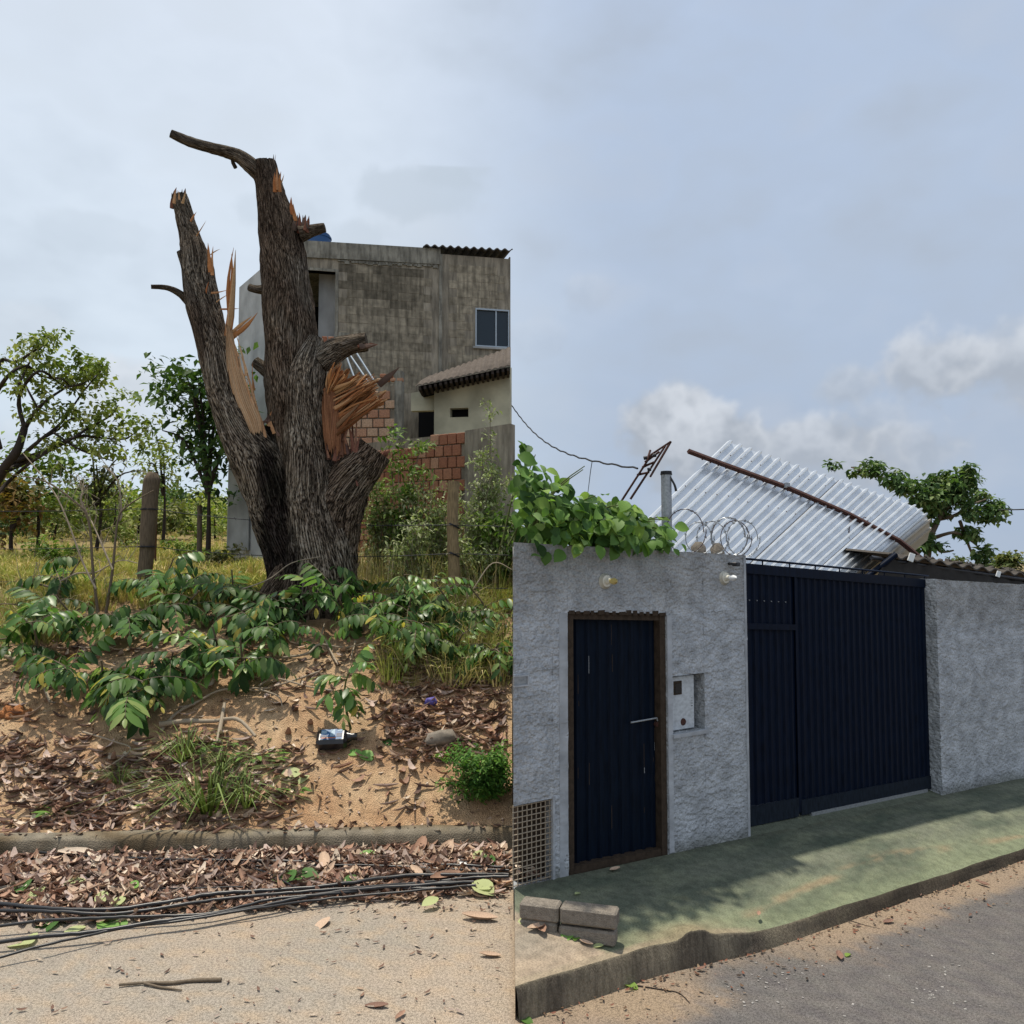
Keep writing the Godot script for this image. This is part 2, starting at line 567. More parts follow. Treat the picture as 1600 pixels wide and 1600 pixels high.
func materials() -> void:
	var coarse := noise_tex(0.008, 0.72, 1.08, 0, 5, 3)
	var mid := noise_tex(0.02, 0.8, 1.1, 0, 5, 8)
	var fine := noise_tex(0.06, 0.74, 1.15, 0, 4, 21)
	var rough_ := noise_tex(0.035, 0.0, 1.0, 0, 5, 31)
	var grit := noise_tex(0.12, 0.0, 1.0, 0, 3, 41)
	var streak := noise_tex(0.02, 0.68, 1.2, 0, 5, 51)
	var ridge := noise_tex(0.025, 0.0, 1.0, 1, 4, 61)
	M.rough_tex = rough_
	var speck := noise_tex(0.14, 0.55, 1.35, 0, 3, 91)
	mat("sand", Color.WHITE, 0.95, {"vc": true, "tex": mid, "scale": Vector3.ONE * 0.9, "detail": fine, "dscale": Vector3.ONE * 2.3, "bump": grit, "depth": 3.0})
	mat("road", Color.WHITE, 0.9, {"vc": true, "tex": fine, "scale": Vector3.ONE * 1.1, "detail": speck, "dscale": Vector3.ONE * 1.3, "bump": grit, "depth": 0.8})
	mat("paving", Color.WHITE, 0.85, {"vc": true, "tex": mid, "scale": Vector3(0.8, 0.8, 0.8), "detail": speck, "dscale": Vector3(0.7, 0.7, 1.6), "bump": rough_, "depth": 0.9})
	mat("kerb_face", Color.WHITE, 0.92, {"vc": true, "tex": streak, "scale": Vector3(2.6, 0.5, 2.6), "detail": fine, "dscale": Vector3.ONE * 2.2, "bump": grit, "depth": 1.6})
	mat("kerb", lin(0.27, 0.235, 0.18), 0.92, {"vc": true, "tex": coarse, "scale": Vector3.ONE * 0.9, "detail": fine, "dscale": Vector3.ONE * 2.5, "bump": grit, "depth": 1.0})
	mat("block_stone", lin(0.27, 0.235, 0.195), 0.92, {"tex": mid, "scale": Vector3.ONE * 1.7, "detail": fine, "dscale": Vector3.ONE * 3.0, "bump": grit, "depth": 0.8})
	mat("wall_paint", lin(0.53, 0.555, 0.59), 0.85, {"vc": true, "tex": coarse, "scale": Vector3.ONE * 0.9, "detail": fine, "dscale": Vector3.ONE * 1.3, "bump": rough_, "depth": 3.2})
	mat("wall_smooth", lin(0.43, 0.45, 0.48), 0.85, {"tex": coarse, "scale": Vector3.ONE * 0.8, "bump": rough_, "depth": 0.6})
	mat("side_plaster", lin(0.36, 0.35, 0.33), 0.9, {"tex": coarse, "scale": Vector3.ONE * 0.4, "bump": rough_, "depth": 1.2})
	mat("navy", lin(0.003, 0.0078, 0.0215), 0.45, {"tex": streak, "scale": Vector3(3, 0.4, 3), "spec": 0.2})
	mat("navy_dusty", lin(0.014, 0.020, 0.030), 0.7, {"tex": streak, "scale": Vector3(3, 0.8, 3), "spec": 0.2})
	mat("navy_worn", lin(0.0035, 0.0082, 0.0185), 0.5, {"tex": streak, "scale": Vector3(3.2, 0.35, 3.2), "spec": 0.2})
	mat("rust_frame", lin(0.055, 0.038, 0.026), 0.85, {"tex": streak, "scale": Vector3(2, 1.2, 2), "bump": grit, "depth": 0.5})
	mat("rust", lin(0.075, 0.035, 0.028), 0.8, {"tex": streak, "scale": Vector3.ONE * 2, "bump": grit, "depth": 0.3})
	mat("dark_steel", lin(0.03, 0.03, 0.034), 0.5, {"metal": 0.4})
	mat("zinc", lin(0.72, 0.75, 0.78), 0.36, {"metal": 0.55, "tex": noise_tex(0.01, 0.86, 1.0, 0, 4, 71), "scale": Vector3.ONE * 0.5, "spec": 0.5})
	mat("zinc_under", lin(0.46, 0.42, 0.36), 0.45, {"metal": 0.4})
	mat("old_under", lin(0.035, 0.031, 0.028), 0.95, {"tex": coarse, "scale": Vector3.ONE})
	mat("old_roof", lin(0.085, 0.075, 0.065), 0.95, {"tex": coarse, "scale": Vector3.ONE * 1.0, "bump": grit, "depth": 0.8})
	mat("galv", lin(0.36, 0.38, 0.40), 0.45, {"metal": 0.6, "tex": mid, "scale": Vector3.ONE * 3})
	mat("meter", lin(0.52, 0.55, 0.58), 0.5, {"tex": mid, "scale": Vector3.ONE * 2})
	mat("meter_glass", lin(0.012, 0.014, 0.018), 0.2, {"spec": 0.5})
	mat("porcelain", lin(0.62, 0.60, 0.52), 0.35, {"spec": 0.5})
	mat("bulb_yellow", lin(0.55, 0.44, 0.16), 0.3, {"spec": 0.5})
	mat("bulb_white", lin(0.72, 0.74, 0.76), 0.25, {"spec": 0.5})
	mat("wood_post", lin(0.15, 0.115, 0.085), 0.95, {"vc": true, "tex": streak, "scale": Vector3(5, 0.5, 5), "bump": streak, "depth": 1.6})
	mat("bamboo", lin(0.24, 0.175, 0.095), 0.75, {"vc": true, "tex": streak, "scale": Vector3(4, 0.6, 4)})
	mat("twig", lin(0.16, 0.125, 0.09), 0.95, {"tex": mid, "scale": Vector3.ONE * 5})
	mat("pale_twig", lin(0.34, 0.28, 0.21), 0.9, {"tex": mid, "scale": Vector3.ONE * 6})
	mat("dark_bark", lin(0.045, 0.035, 0.03), 0.95, {"tex": mid, "scale": Vector3.ONE * 2})
	mat("green_stem", lin(0.09, 0.11, 0.035), 0.8)
	mat("cable", lin(0.012, 0.012, 0.014), 0.38, {"spec": 0.5})
	mat("cream", lin(0.60, 0.57, 0.42), 0.9, {"tex": coarse, "scale": Vector3.ONE * 0.25})
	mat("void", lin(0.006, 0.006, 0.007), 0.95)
	mat("mortar", lin(0.35, 0.31, 0.245), 0.95, {"tex": coarse, "scale": Vector3(0.5, 0.2, 0.5), "bump": rough_, "depth": 1.5, "detail": streak, "dscale": Vector3(0.9, 0.12, 0.9)})
	mat("house_plaster", lin(0.45, 0.46, 0.46), 0.92, {"tex": coarse, "scale": Vector3(0.3, 0.15, 0.3), "bump": rough_, "depth": 1.2})
	mat("parapet", lin(0.30, 0.285, 0.24), 0.92, {"tex": coarse, "scale": Vector3.ONE * 0.4, "detail": streak, "dscale": Vector3(1.1, 0.2, 1.1), "bump": rough_, "depth": 1.2})
	for k in 6:
		var b: float = [0.50, 0.70, 0.90, 1.0, 1.08, 1.25][k]
		mat("block%d" % k, lin(0.40 * b, 0.35 * b, 0.265 * b), 0.95, {"tex": coarse, "scale": Vector3.ONE * 1.1, "detail": streak, "dscale": Vector3(0.9, 0.12, 0.9), "bump": grit, "depth": 1.0})
	for k in 5:
		var b: Array = [[0.36, 0.165, 0.10], [0.44, 0.24, 0.155], [0.30, 0.125, 0.075], [0.48, 0.31, 0.21], [0.40, 0.20, 0.125]][k]
		mat("brick%d" % k, lin(b[0] * 1.2, b[1] * 1.25, b[2] * 1.25), 0.92, {"tex": mid, "scale": Vector3.ONE * 2.2, "bump": grit, "depth": 0.8})
	mat("tile_roof", lin(0.135, 0.112, 0.095), 0.95, {"tex": coarse, "scale": Vector3.ONE * 1.3, "bump": grit, "depth": 1.0})
	mat("window_frame", lin(0.34, 0.39, 0.44), 0.4, {"metal": 0.3})
	mat("window_glass", lin(0.010, 0.022, 0.036), 0.18, {"spec": 0.4})
	mat("tank_blue", lin(0.02, 0.075, 0.20), 0.5, {"spec": 0.4})
	mat("white_paint", lin(0.72, 0.73, 0.72), 0.6)
	# bark: furrows run along the limb (u round it, v metres along it)
	var bark := StandardMaterial3D.new()
	bark.resource_name = "bark"
	bark.albedo_color = Color.WHITE
	bark.roughness = 0.97
	bark.metallic_specular = 0.15
	bark.vertex_color_use_as_albedo = true
	var bi := bark_images()
	bark.albedo_texture = ImageTexture.create_from_image(bi[0])
	bark.heightmap_enabled = true
	bark.heightmap_texture = ImageTexture.create_from_image(bi[1])
	bark.heightmap_scale = 7.0
	bark.uv1_scale = Vector3(1, 0.5, 1)
	M.bark = bark
	mat("split_wood", Color.WHITE, 0.8, {"vc": true, "tex": noise_tex(0.03, 0.7, 1.0, 0, 4, 81), "scale": Vector3(9, 1.4, 9)})
	# leaves
	var leafs := {"glossy0": [0.036, 0.080, 0.020], "glossy1": [0.056, 0.118, 0.028], "glossy2": [0.088, 0.165, 0.038], "glossy3": [0.19, 0.25, 0.085], "glossy4": [0.32, 0.27, 0.06],
		"vine0": [0.065, 0.13, 0.025], "vine1": [0.11, 0.20, 0.036], "vine2": [0.04, 0.09, 0.022], "vine3": [0.17, 0.26, 0.055], "vine4": [0.18, 0.27, 0.10]}
	for k in leafs:
		var b: Array = leafs[k]
		mat(k, lin(b[0], b[1], b[2]), 0.36 if k.begins_with("glossy") else 0.6, {"spec": 0.32, "back": lin(b[0] * 1.6, b[1] * 1.7, b[2] * 1.1)})
	var dry := [[0.33, 0.20, 0.14], [0.50, 0.36, 0.26], [0.23, 0.135, 0.10], [0.62, 0.51, 0.40], [0.44, 0.34, 0.29], [0.15, 0.095, 0.075]]
	for k in 6: mat("dry%d" % k, lin(dry[k][0], dry[k][1], dry[k][2]), 0.8, {"tex": mid, "scale": Vector3.ONE * 7})
	mat("dry_mass", Color.WHITE, 0.85, {"vc": true, "tex": mid, "scale": Vector3.ONE * 7})
	mat("foliage", Color.WHITE, 0.6, {"vc": true, "back": lin(0.5, 0.6, 0.25), "spec": 0.3})
	mat("glossy_mass", Color.WHITE, 0.45, {"vc": true, "spec": 0.26, "back": lin(0.3, 0.45, 0.15)})
	mat("grass_mass", Color.WHITE, 0.75, {"vc": true, "back": lin(0.45, 0.5, 0.25), "spec": 0.2})
	mat("fresh_leaf", lin(0.16, 0.30, 0.07), 0.5, {"back": lin(0.2, 0.35, 0.1)})
	mat("pale_leaf", lin(0.38, 0.42, 0.20), 0.6, {"back": lin(0.3, 0.35, 0.15)})
	mat("dark_leaf", lin(0.055, 0.12, 0.03), 0.45, {"back": lin(0.1, 0.2, 0.05)})
	mat("bottle", lin(0.010, 0.010, 0.013), 0.3, {"spec": 0.5})

func bark_images() -> Array:
	var w := 512
	var h := 512
	var ca := Image.create_empty(w, h, false, Image.FORMAT_RGB8)
	var hb := Image.create_empty(w, h, false, Image.FORMAT_RGB8)
	for y in h:
		for x in w:
			var a := TAU * x / w
			var b := TAU * y / h
			# a torus in 4-D folded to 3-D: seamless round the limb and along it
			var q := Vector3(cos(a) * 5.0 + cos(b) * 0.55, sin(a) * 5.0 + sin(b) * 0.55, sin(b) * 0.5 + cos(a * 3.0) * 0.2)
			var r := 1.0 - absf(nf.get_noise_3dv(q * 1.5)) * 2.6
			var f := nf.get_noise_3dv(Vector3(cos(a) * 9, sin(a) * 9, 0) * 1.7 + Vector3(cos(b), sin(b), cos(b)) * 4.0)
			var k := clampf(1.0 - r * r * 0.8 + f * 0.35, 0, 1)   # 0 in the furrow
			hb.set_pixel(x, y, Color(k, k, k))
			var g := 0.20 + 0.85 * pow(k, 1.2) + f * 0.14
			ca.set_pixel(x, y, Color(g * 1.0, g * 0.97, g * 0.94))
	return [ca, hb]

var WALL: Face
const SX0 := -0.055

func wall_top(s: float) -> float:
	return 2.735 - 0.033 * s if s < 4 else 2.636 - 0.042 * s
func wall_base(s: float) -> float:
	return 0.064 - 0.044 * s
func kerb_d(s: float) -> float:   # the pavement's width
	return 1.04 + 0.13 * smoothstep(0.2, 1.6, s) + 0.01 * nz.get_noise_2d(s * 90, 3)
func pave_h(s: float, d: float) -> float:
	return wall_base(s) - 0.145 * d
func wall_sd(x: float, d: float) -> Vector2:
	var q := Vector3(x, 0, -d) - WALL.o
	return Vector2(q.dot(WALL.u), q.dot(WALL.n))

func ground() -> void:
	WALL = Face.new(Vector3(0.056, 0, -6.63), Vector3(0.056 + 1.0, 0, -6.63 - 0.694))
	# the bank and the field behind it
	var xs := []
	var x := -190.0
	while x < -0.0001:
		xs.append(x)
		x += 14.0 if x < -50 else (4.0 if x < -22 else (0.6 if x < -8 else 0.09))
	xs.append(0.0)
	var ds := []
	var d := 8.42
	while d < 200:
		ds.append(d)
		d += 0.09 if d < 14.5 else (0.4 if d < 30 else 6.0)
	var rows := []
	var cols := []
	for dd in ds:
		var row := []
		var cr := []
		for xx in xs:
			row.append(Vector3(xx, gh(xx, dd), -(8.06 + (maxf(xx, -40) + 4.84) * 0.066 + 0.2 if dd == ds[0] else dd)))
			var n1 := nz.get_noise_2d(xx * 70, dd * 70)
			var n2 := nz.get_noise_2d(xx * 400, dd * 400 + 900)
			var c := Color(0.56, 0.385, 0.23).lerp(Color(0.47, 0.28, 0.155), clampf(0.5 + n1 * 1.3, 0, 1))
			c = c.lerp(Color(0.62, 0.46, 0.29), clampf(n2 * 1.4, 0, 1) * 0.7)
			c = c.lerp(Color(0.25, 0.17, 0.10), clampf((dd - 10.6) / 1.5, 0, 1) * 0.5)
			c = c.lerp(Color(0.34, 0.27, 0.12).lerp(Color(0.42, 0.30, 0.15), clampf(0.5 + n1, 0, 1)), clampf((dd - 12.5) / 1.5, 0, 1))
			cr.append(c)
		rows.append(row)
		cols.append(cr)
	var mb := MB.new()
	mb.grid(rows, false, cols)
	struct("bank_ground", mb, M.sand)
	# the land behind the walls next door, on to the horizon
	mb = MB.new()
	rows = []; cols = []
	for dd in [4.0, 9.0, 14.0, 20.0, 30.0, 60.0, 120.0, 400.0, 900.0]:
		var row := []
		var cr := []
		for xx in [0.03, 2.0, 6.0, 14.0, 30.0, 60.0, 120.0, 300.0, 700.0]:
			row.append(Vector3(xx, minf(-0.72 - 0.02 * minf(xx, 20) + clampf((dd - 14) / 30.0, 0, 1) * 2.4, 1.8), -dd))
			cr.append(Color(0.24, 0.19, 0.10))
		rows.append(row); cols.append(cr)
	mb.grid(rows, false, cols)
	struct("yard_ground", mb, M.sand)
	# the road: dusty concrete on one side, worn asphalt with a sandy verge on the other
	xs = []
	x = -80.0
	while x < 80.0:
		xs.append(x)
		x += 8.0 if absf(x + 0.01) > 15.0 else (0.8 if x < -6.5 or x > 9.5 else 0.07)
	ds = [-60.0, -30.0, -10.0, 0.0, 2.5]
	d = 3.6
	while d < 8.5:
		ds.append(d)
		d += 0.06
	for k in [10.0, 14.0, 24.0, 60.0, 140.0]: ds.append(k)
	rows = []; cols = []
	for dd in ds:
		var row := []
		var cr := []
		for xx in xs:
			if dd > 8.5 and xx < 0.0: xx = 0.0   # the bank takes over here
			var y := road_h(xx, dd) + 0.008 * nz.get_noise_2d(xx * 60, dd * 60)
			row.append(Vector3(xx, y, -dd))
			var n1 := nz.get_noise_2d(xx * 38, dd * 60)
			var n2 := nz.get_noise_2d(xx * 420, dd * 520 + 200)
			var n3 := nz.get_noise_2d(xx * 900, dd * 900 + 700)
			var tan_ := Color(0.425, 0.35, 0.275).lerp(Color(0.37, 0.325, 0.27), clampf(0.5 + n1 * 1.6, 0, 1))
			tan_ = tan_.lerp(Color(0.50, 0.36, 0.23), clampf(n2 * 2.0, 0, 1) * 0.4)
			tan_ = tan_.lerp(Color(0.27, 0.235, 0.20), clampf(-n2 * 1.8 - 0.3, 0, 1) * 0.4)
			var c := tan_
			if xx > 0.0:
				var q := wall_sd(xx, dd)
				var gap := q.y - kerb_d(q.x)
				var k := smoothstep(0.30, 0.62, gap + n1 * 0.42 + n2 * 0.18 + 0.05 * sin(q.x * 2.0) - 0.02 * q.x + 0.16)
				k = clampf(k, 0, 1) * smoothstep(0.0, 0.9, xx + n1 * 0.4 - 0.15)
				var asph := Color(0.135, 0.125, 0.122).lerp(Color(0.17, 0.155, 0.145), clampf(0.5 + n2 * 1.5, 0, 1))
				asph = asph.lerp(Color(0.25, 0.235, 0.22), clampf(n3 * 1.5, 0, 1) * 0.35)
				c = Color(0.34, 0.255, 0.18).lerp(Color(0.27, 0.215, 0.165), clampf(0.5 + n1 * 1.5, 0, 1)).lerp(asph, k)
			cr.append(c)
		rows.append(row); cols.append(cr)
	mb = MB.new()
	mb.grid(rows, false, cols)
	struct("road", mb, M.road)
	# the low kerb along the bank
	var prof := [[0.0, -0.30], [0.0, 0.0], [0.035, 0.155], [0.075, 0.195], [0.17, 0.205], [0.30, 0.16], [0.34, -0.1]]
	rows = []; cols = []
	for k in prof: rows.append([]); 
	for k in prof: cols.append([])
	x = -14.0
	while x < 0.001:
		var zz := 8.06 + (x + 4.84) * 0.066
		for i in prof.size():
			var w := 0.012 * nz.get_noise_2d(x * 130, i * 40)
			rows[i].append(Vector3(x, -0.25 + prof[i][1] + w + (0.02 * nz.get_noise_2d(x * 40, 9) if i > 1 else 0.0), -(zz + prof[i][0] + w + 0.02 * nz.get_noise_2d(x * 40, 70))))
			var dirt := clampf(0.5 + 2.2 * nz.get_noise_2d(x * 80, i * 30), 0, 1)
			cols[i].append(Color(1.0, 0.98, 0.95).lerp(Color(0.52, 0.45, 0.36), dirt) * (1.0 if i < 3 else 1.3))
		x += 0.05
	mb = MB.new()
	mb.grid(rows, false, cols)
	struct("bank_kerb", mb, M.kerb)
	pavement()

func pavement() -> void:
	# divider: where the green pavement ends and the neighbour's bare one begins
	var rows := []
	var cols := []
	var n := 44
	for i in n + 1:
		var f := float(i) / n
		var row := []
		var cr := []
		var m := 240
		for j in m + 1:
			var g := pow(float(j) / m, 1.6)
			var s := 0.0
			var d := 0.0
			# keep to the near side of x = 0.02: the row starts where it crosses it
			d = f * 1.2
			var s0 := (0.02 - 0.056 - 0.57 * d) / 0.8215
			s = lerpf(s0, 16.0, g)
			d = f * kerb_d(s)
			s0 = (0.02 - 0.056 - 0.57 * d) / 0.8215
			s = lerpf(s0, 16.0, g)
			var bump := 0.006 * nz.get_noise_2d(s * 120, d * 120)
			# a lump of concrete on the kerb, then the low driveway edge
			var edge := smoothstep(0.80, 1.0, f)
			bump += edge * (0.048 * exp(-pow((s - 0.80) / 0.12, 4)) + 0.004 * nz.get_noise_2d(s * 420, 77)) - smoothstep(0.45, 1.0, f) * 0.045 * smoothstep(0.9, 1.5, s)
			row.append(WALL.p(s, pave_h(s, d) + bump, d))
			var n1 := nz.get_noise_2d(s * 60, d * 200)
			var n2 := nz.get_noise_2d(s * 160 + 90, d * 420)
			var c := Color(0.105, 0.122, 0.088).lerp(Color(0.165, 0.178, 0.13), clampf(0.45 + n1 * 1.4, 0, 1))
			c = c.lerp(Color(0.22, 0.235, 0.155), clampf(n2 * 1.5 + 0.1, 0, 1) * 0.6)
			c = c.lerp(Color(0.235, 0.265, 0.155), smoothstep(0.6, 0.95, f + n1 * 0.2) * 0.6)
			# a line of washed-up sand along the outer third
			var line := absf(f - 0.74 - 0.08 * sin(s * 1.3) - 0.06 * n1)
			c = c.lerp(Color(0.33, 0.235, 0.145), (1.0 - smoothstep(0.015, 0.07, line)) * clampf(0.3 + n2 * 1.6, 0, 1) * 0.65 * smoothstep(0.9, 1.8, s))
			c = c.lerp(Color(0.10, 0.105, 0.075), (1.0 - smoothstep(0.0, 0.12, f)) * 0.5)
			var div := s - (-0.37 + 0.419 * d)
			c = c.lerp(Color(0.40, 0.315, 0.23).lerp(Color(0.30, 0.255, 0.20), clampf(0.5 + n1 * 1.3, 0, 1)), 1.0 - smoothstep(-0.03, 0.03, div + 0.03 * n2))
			c = c.lerp(Color(0.33, 0.27, 0.19), smoothstep(0.93, 0.97, f) * (1.0 - smoothstep(1.1, 1.5, s)))
			c = c.lerp(Color(0.26, 0.22, 0.14), smoothstep(0.75, 0.95, f) * exp(-pow((s - 0.75) / 0.4, 2)))
			cr.append(c)
		rows.append(row); cols.append(cr)
	# the kerb's face, down to the road
	var face_rows := [rows[-1]]
	var face_cols := [[]]
	for k in 4:
		var row := []
		for j in rows[-1].size():
			var p: Vector3 = rows[-1][j]
			var low := road_h(p.x, 0) - 0.03
			var q := WALL.n * (0.012 + 0.014 * k + 0.012 * nz.get_noise_2d(p.x * 150, k * 60.0))
			row.append(Vector3(p.x + q.x, lerpf(p.y - 0.012, low, k / 3.0), p.z + q.z))
		face_rows.append(row)
		face_cols.append([])
	for i in face_rows.size():
		for j in rows[-1].size():
			var p: Vector3 = face_rows[i][j]
			var n1 := nz.get_noise_2d(p.x * 200, p.y * 40)
			var c := Color(0.31, 0.26, 0.185).lerp(Color(0.17, 0.14, 0.105), clampf(0.5 + n1 * 2.0, 0, 1))
			if i == 0: c = c.lerp(Color(0.30, 0.26, 0.18), 0.5)
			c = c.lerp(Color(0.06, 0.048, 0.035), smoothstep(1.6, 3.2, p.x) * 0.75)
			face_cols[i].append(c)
	var mb := MB.new()
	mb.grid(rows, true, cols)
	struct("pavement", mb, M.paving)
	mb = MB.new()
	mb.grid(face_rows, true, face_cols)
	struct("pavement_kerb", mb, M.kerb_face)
	# the end of the raised pavement, towards the vacant lot
	mb = MB.new()
	mb.col = Color(0.2, 0.165, 0.12)
	for i in n: mb.quad(rows[i][0] + Vector3(0, -0.5, 0), rows[i + 1][0] + Vector3(0, -0.5, 0), rows[i + 1][0], rows[i][0])
	struct("pavement_end", mb, M.paving)

# ---------------------------------------------------------------- the unfinished house
func house() -> void:
	var a := at(450, 880, 18.9)
	var b := at(797, 880, 19.98)
	var f := Face.new(a, b)
	var h := thing("unfinished_house", "two-storey unfinished house of stained bare grey blocks behind the broken trunk", "house", Vector3(a.x, 2.5, a.z))
	var L := func(x, y): return on_face(f, x, y)
	var tl: Vector2 = L.call(450, 376)
	var tm: Vector2 = L.call(688, 391)
	var tr: Vector2 = L.call(798, 401)
	var dl: Vector2 = L.call(480, 422)
	var dr: Vector2 = L.call(526, 548)
	var wl: Vector2 = L.call(743, 481)
	var wr: Vector2 = L.call(796, 544)
	var base := 1.8
	var mb := MB.new()
	# front wall round the doorway and the window
	f.slab(mb, 0.0, dl.x, base, tl.y, -0.2, 0, INF, L.call(480, 378).y)
	f.slab(mb, dl.x, dr.x, base, dr.y, -0.2, 0)
	f.slab(mb, dl.x, dr.x, dl.y, L.call(480, 378).y, -0.2, 0, INF, L.call(526, 381).y)
	f.slab(mb, dr.x, tm.x, base, L.call(526, 381).y, -0.2, 0, INF, tm.y)
	part("wall", mb, M.mortar, h)
	mb = MB.new()
	var q1: float = L.call(688, 396).y
	f.slab(mb, tm.x, wl.x, base, q1, -0.2, -0.03, INF, L.call(743, 400).y)
	f.slab(mb, wl.x, wr.x, base, wr.y, -0.2, -0.03)
	f.slab(mb, wl.x, wr.x, wl.y, L.call(743, 400).y, -0.2, -0.03, INF, L.call(796, 404).y)
	f.slab(mb, wr.x, tr.x, base, tr.y, -0.2, -0.03)
	part("wall", mb, M.mortar, h)
	# parapet beam with a drip of old render, and the corner post
	mb = MB.new()
	f.slab(mb, L.call(478, 0).x, tm.x, L.call(478, 403).y, tl.y + 0.02, -0.18, 0.05, L.call(688, 414).y, tm.y + 0.02)
	for i in 30:
		var s := lerpf(dr.x, tm.x - 0.1, i / 30.0)
		var y: float = lerpf(L.call(478, 403).y, L.call(688, 414).y, i / 30.0)
		f.slab(mb, s, s + 0.11, y - rng.randf_range(0.01, 0.09), y - 0.002, -0.1, 0.035)
	part("parapet", mb, M.parapet, h)
	mb = MB.new()
	f.slab(mb, tm.x - 0.03, tm.x + 0.05, base, tm.y - 0.1, -0.15, 0.03)
	part("corner_post", mb, M.parapet, h)
	# blocks, laid in courses
	var bm := []
	for w in [0.392]:
		var m := MB.new()
		m.cbox(Transform3D(), Vector3(w + 0.003, 0.1965, 0.04), 0.004)
		bm.append(m.mesh(null))
	for r in 22:
		var y: float = L.call(560, 604).y + 0.2 * r
		var s := dr.x + 0.22 + (0.2 if r % 2 else 0.0)
		while s < tr.x - 0.15:
			var left := s < tm.x - 0.06
			var top: float = lerpf(L.call(526, 408).y, tm.y - 0.42, (s - dr.x) / (tm.x - dr.x)) if left else tr.y - 0.12
			var free := y + 0.1 < top and not (absf(s - tm.x) < 0.22) and not (s > wl.x - 0.22 and y > wr.y - 0.12 and y < wl.y + 0.12)
			if free:
				var n1 := nz.get_noise_2d(s * 60, y * 25)
				var up := clampf((y - (top - 1.5)) / 1.1, 0, 1) if left else 0.0   # water stains below the parapet
				var tone := clampi(int(round(2.5 + (0.5 if not left else 0.0) + n1 * 1.6 + rng.randf_range(-0.55, 0.6) + (1.5 if rng.randf() < 0.09 else 0.0) - up * (2.6 + 2.5 * nz.get_noise_2d(s * 45, 9)))), 0, 5)
				var x := Transform3D(f.basis() * Basis(Vector3.FORWARD, rng.randf_range(-0.006, 0.006)), f.p(s, y, (-0.0165 if left else -0.0465) + rng.randf_range(0.0, 0.005)))
				piece("block", bm[0], M["block%d" % tone], x, h)
			s += 0.4
	# doorway: a pale partition set back inside it
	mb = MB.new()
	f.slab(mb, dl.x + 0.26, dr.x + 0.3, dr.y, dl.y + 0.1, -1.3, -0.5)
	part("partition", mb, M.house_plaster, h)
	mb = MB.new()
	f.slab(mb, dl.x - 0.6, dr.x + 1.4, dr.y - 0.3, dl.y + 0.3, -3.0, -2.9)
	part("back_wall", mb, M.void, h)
	mb = MB.new()
	f.slab(mb, dr.x - 0.05, dr.x + 0.02, dr.y, dl.y, -0.19, 0.02)
	f.slab(mb, dl.x, dr.x + 0.02, dl.y, dl.y + 0.06, -0.19, 0.02)
	part("door_frame", mb, M.parapet, h)
	# the gable side that runs back to the left
	var g := Face.new(at(365, 880, 21.9), a)
	mb = MB.new()
	var len_ := (Vector2(a.x, a.z) - Vector2(g.o.x, g.o.z)).length()
	g.slab(mb, 0, len_ - 0.003, 2.2, on_face(g, 365, 456).y, -0.2, 0, INF, tl.y)
	part("side_wall", mb, M.house_plaster, h)
	# roof slab, corrugated sheet over the rear part
	mb = MB.new()
	var back := Vector3(-0.3, 0, -6.0)
	mb.hexa([f.p(0, tl.y - 0.5, -0.25), f.p(tr.x, tr.y - 0.5, -0.25), f.p(tr.x, tr.y - 0.5, -6), g.p(0, tl.y - 0.7, -0.25), f.p(0, tl.y - 0.38, -0.25), f.p(tr.x, tr.y - 0.38, -0.25), f.p(tr.x, tr.y - 0.38, -6), g.p(0, tl.y - 0.55, -0.25)])
	part("roof_slab", mb, M.parapet, h)
	mb = MB.new()
	f.slab(mb, tr.x - 0.18, tr.x, base, tr.y - 0.55, -6, -0.21)
	part("party_wall", mb, M.house_plaster, h)
	mb = MB.new()
	var rows := [[], [], []]
	var s0: float = L.call(663, 0).x
	for i in 120:
		var s := lerpf(s0, tr.x + 0.02, i / 119.0)
		var wv := 0.028 * sin(s * TAU / 0.19)
		var y: float = lerpf(L.call(663, 390).y, L.call(798, 397).y, i / 119.0) + 0.06
		rows[0].append(f.p(s, y + wv - 0.035, 0.14)); rows[1].append(f.p(s, y + wv, 0.14)); rows[2].append(f.p(s, y + wv + 0.5, -4.0))
	mb.grid(rows, false)
	part("roof_sheet", mb, M.old_roof, h)
	# window: frame and two panes
	var wd := MB.new()
	f.slab(wd, wl.x, wr.x, wl.y - 0.035, wl.y, -0.12, 0.0)
	f.slab(wd, wl.x, wr.x, wr.y, wr.y + 0.035, -0.12, 0.0)
	f.slab(wd, wl.x, wl.x + 0.03, wr.y + 0.035, wl.y - 0.035, -0.12, 0.0)
	f.slab(wd, wr.x - 0.03, wr.x, wr.y + 0.035, wl.y - 0.035, -0.12, 0.0)
	var cx: float = L.call(776, 0).x
	f.slab(wd, cx - 0.015, cx + 0.015, wr.y + 0.035, wl.y - 0.035, -0.1, -0.02)
	var win := part("window", wd, M.window_frame, h)
	for k in [[wl.x + 0.03, cx - 0.015], [cx + 0.015, wr.x - 0.03]]:
		mb = MB.new()
		f.slab(mb, k[0], k[1], wr.y + 0.035, wl.y - 0.035, -0.08, -0.06)
		part("pane", mb, M.window_glass, win)
	mb = MB.new()
	f.slab(mb, wl.x - 0.06, wr.x + 0.02, wr.y - 0.05, wr.y - 0.003, -0.05, 0.04)
	part("sill", mb, M.house_plaster, h)
	# brick stub and concrete post beside the stairs
	var k2 := Face.new(at(480, 880, 18.4), at(640, 880, 18.8))
	bricks(k2, on_face(k2, 497, 548), on_face(k2, 524, 517), 0.14, 0.17, h, 0.02)
	mb = MB.new()
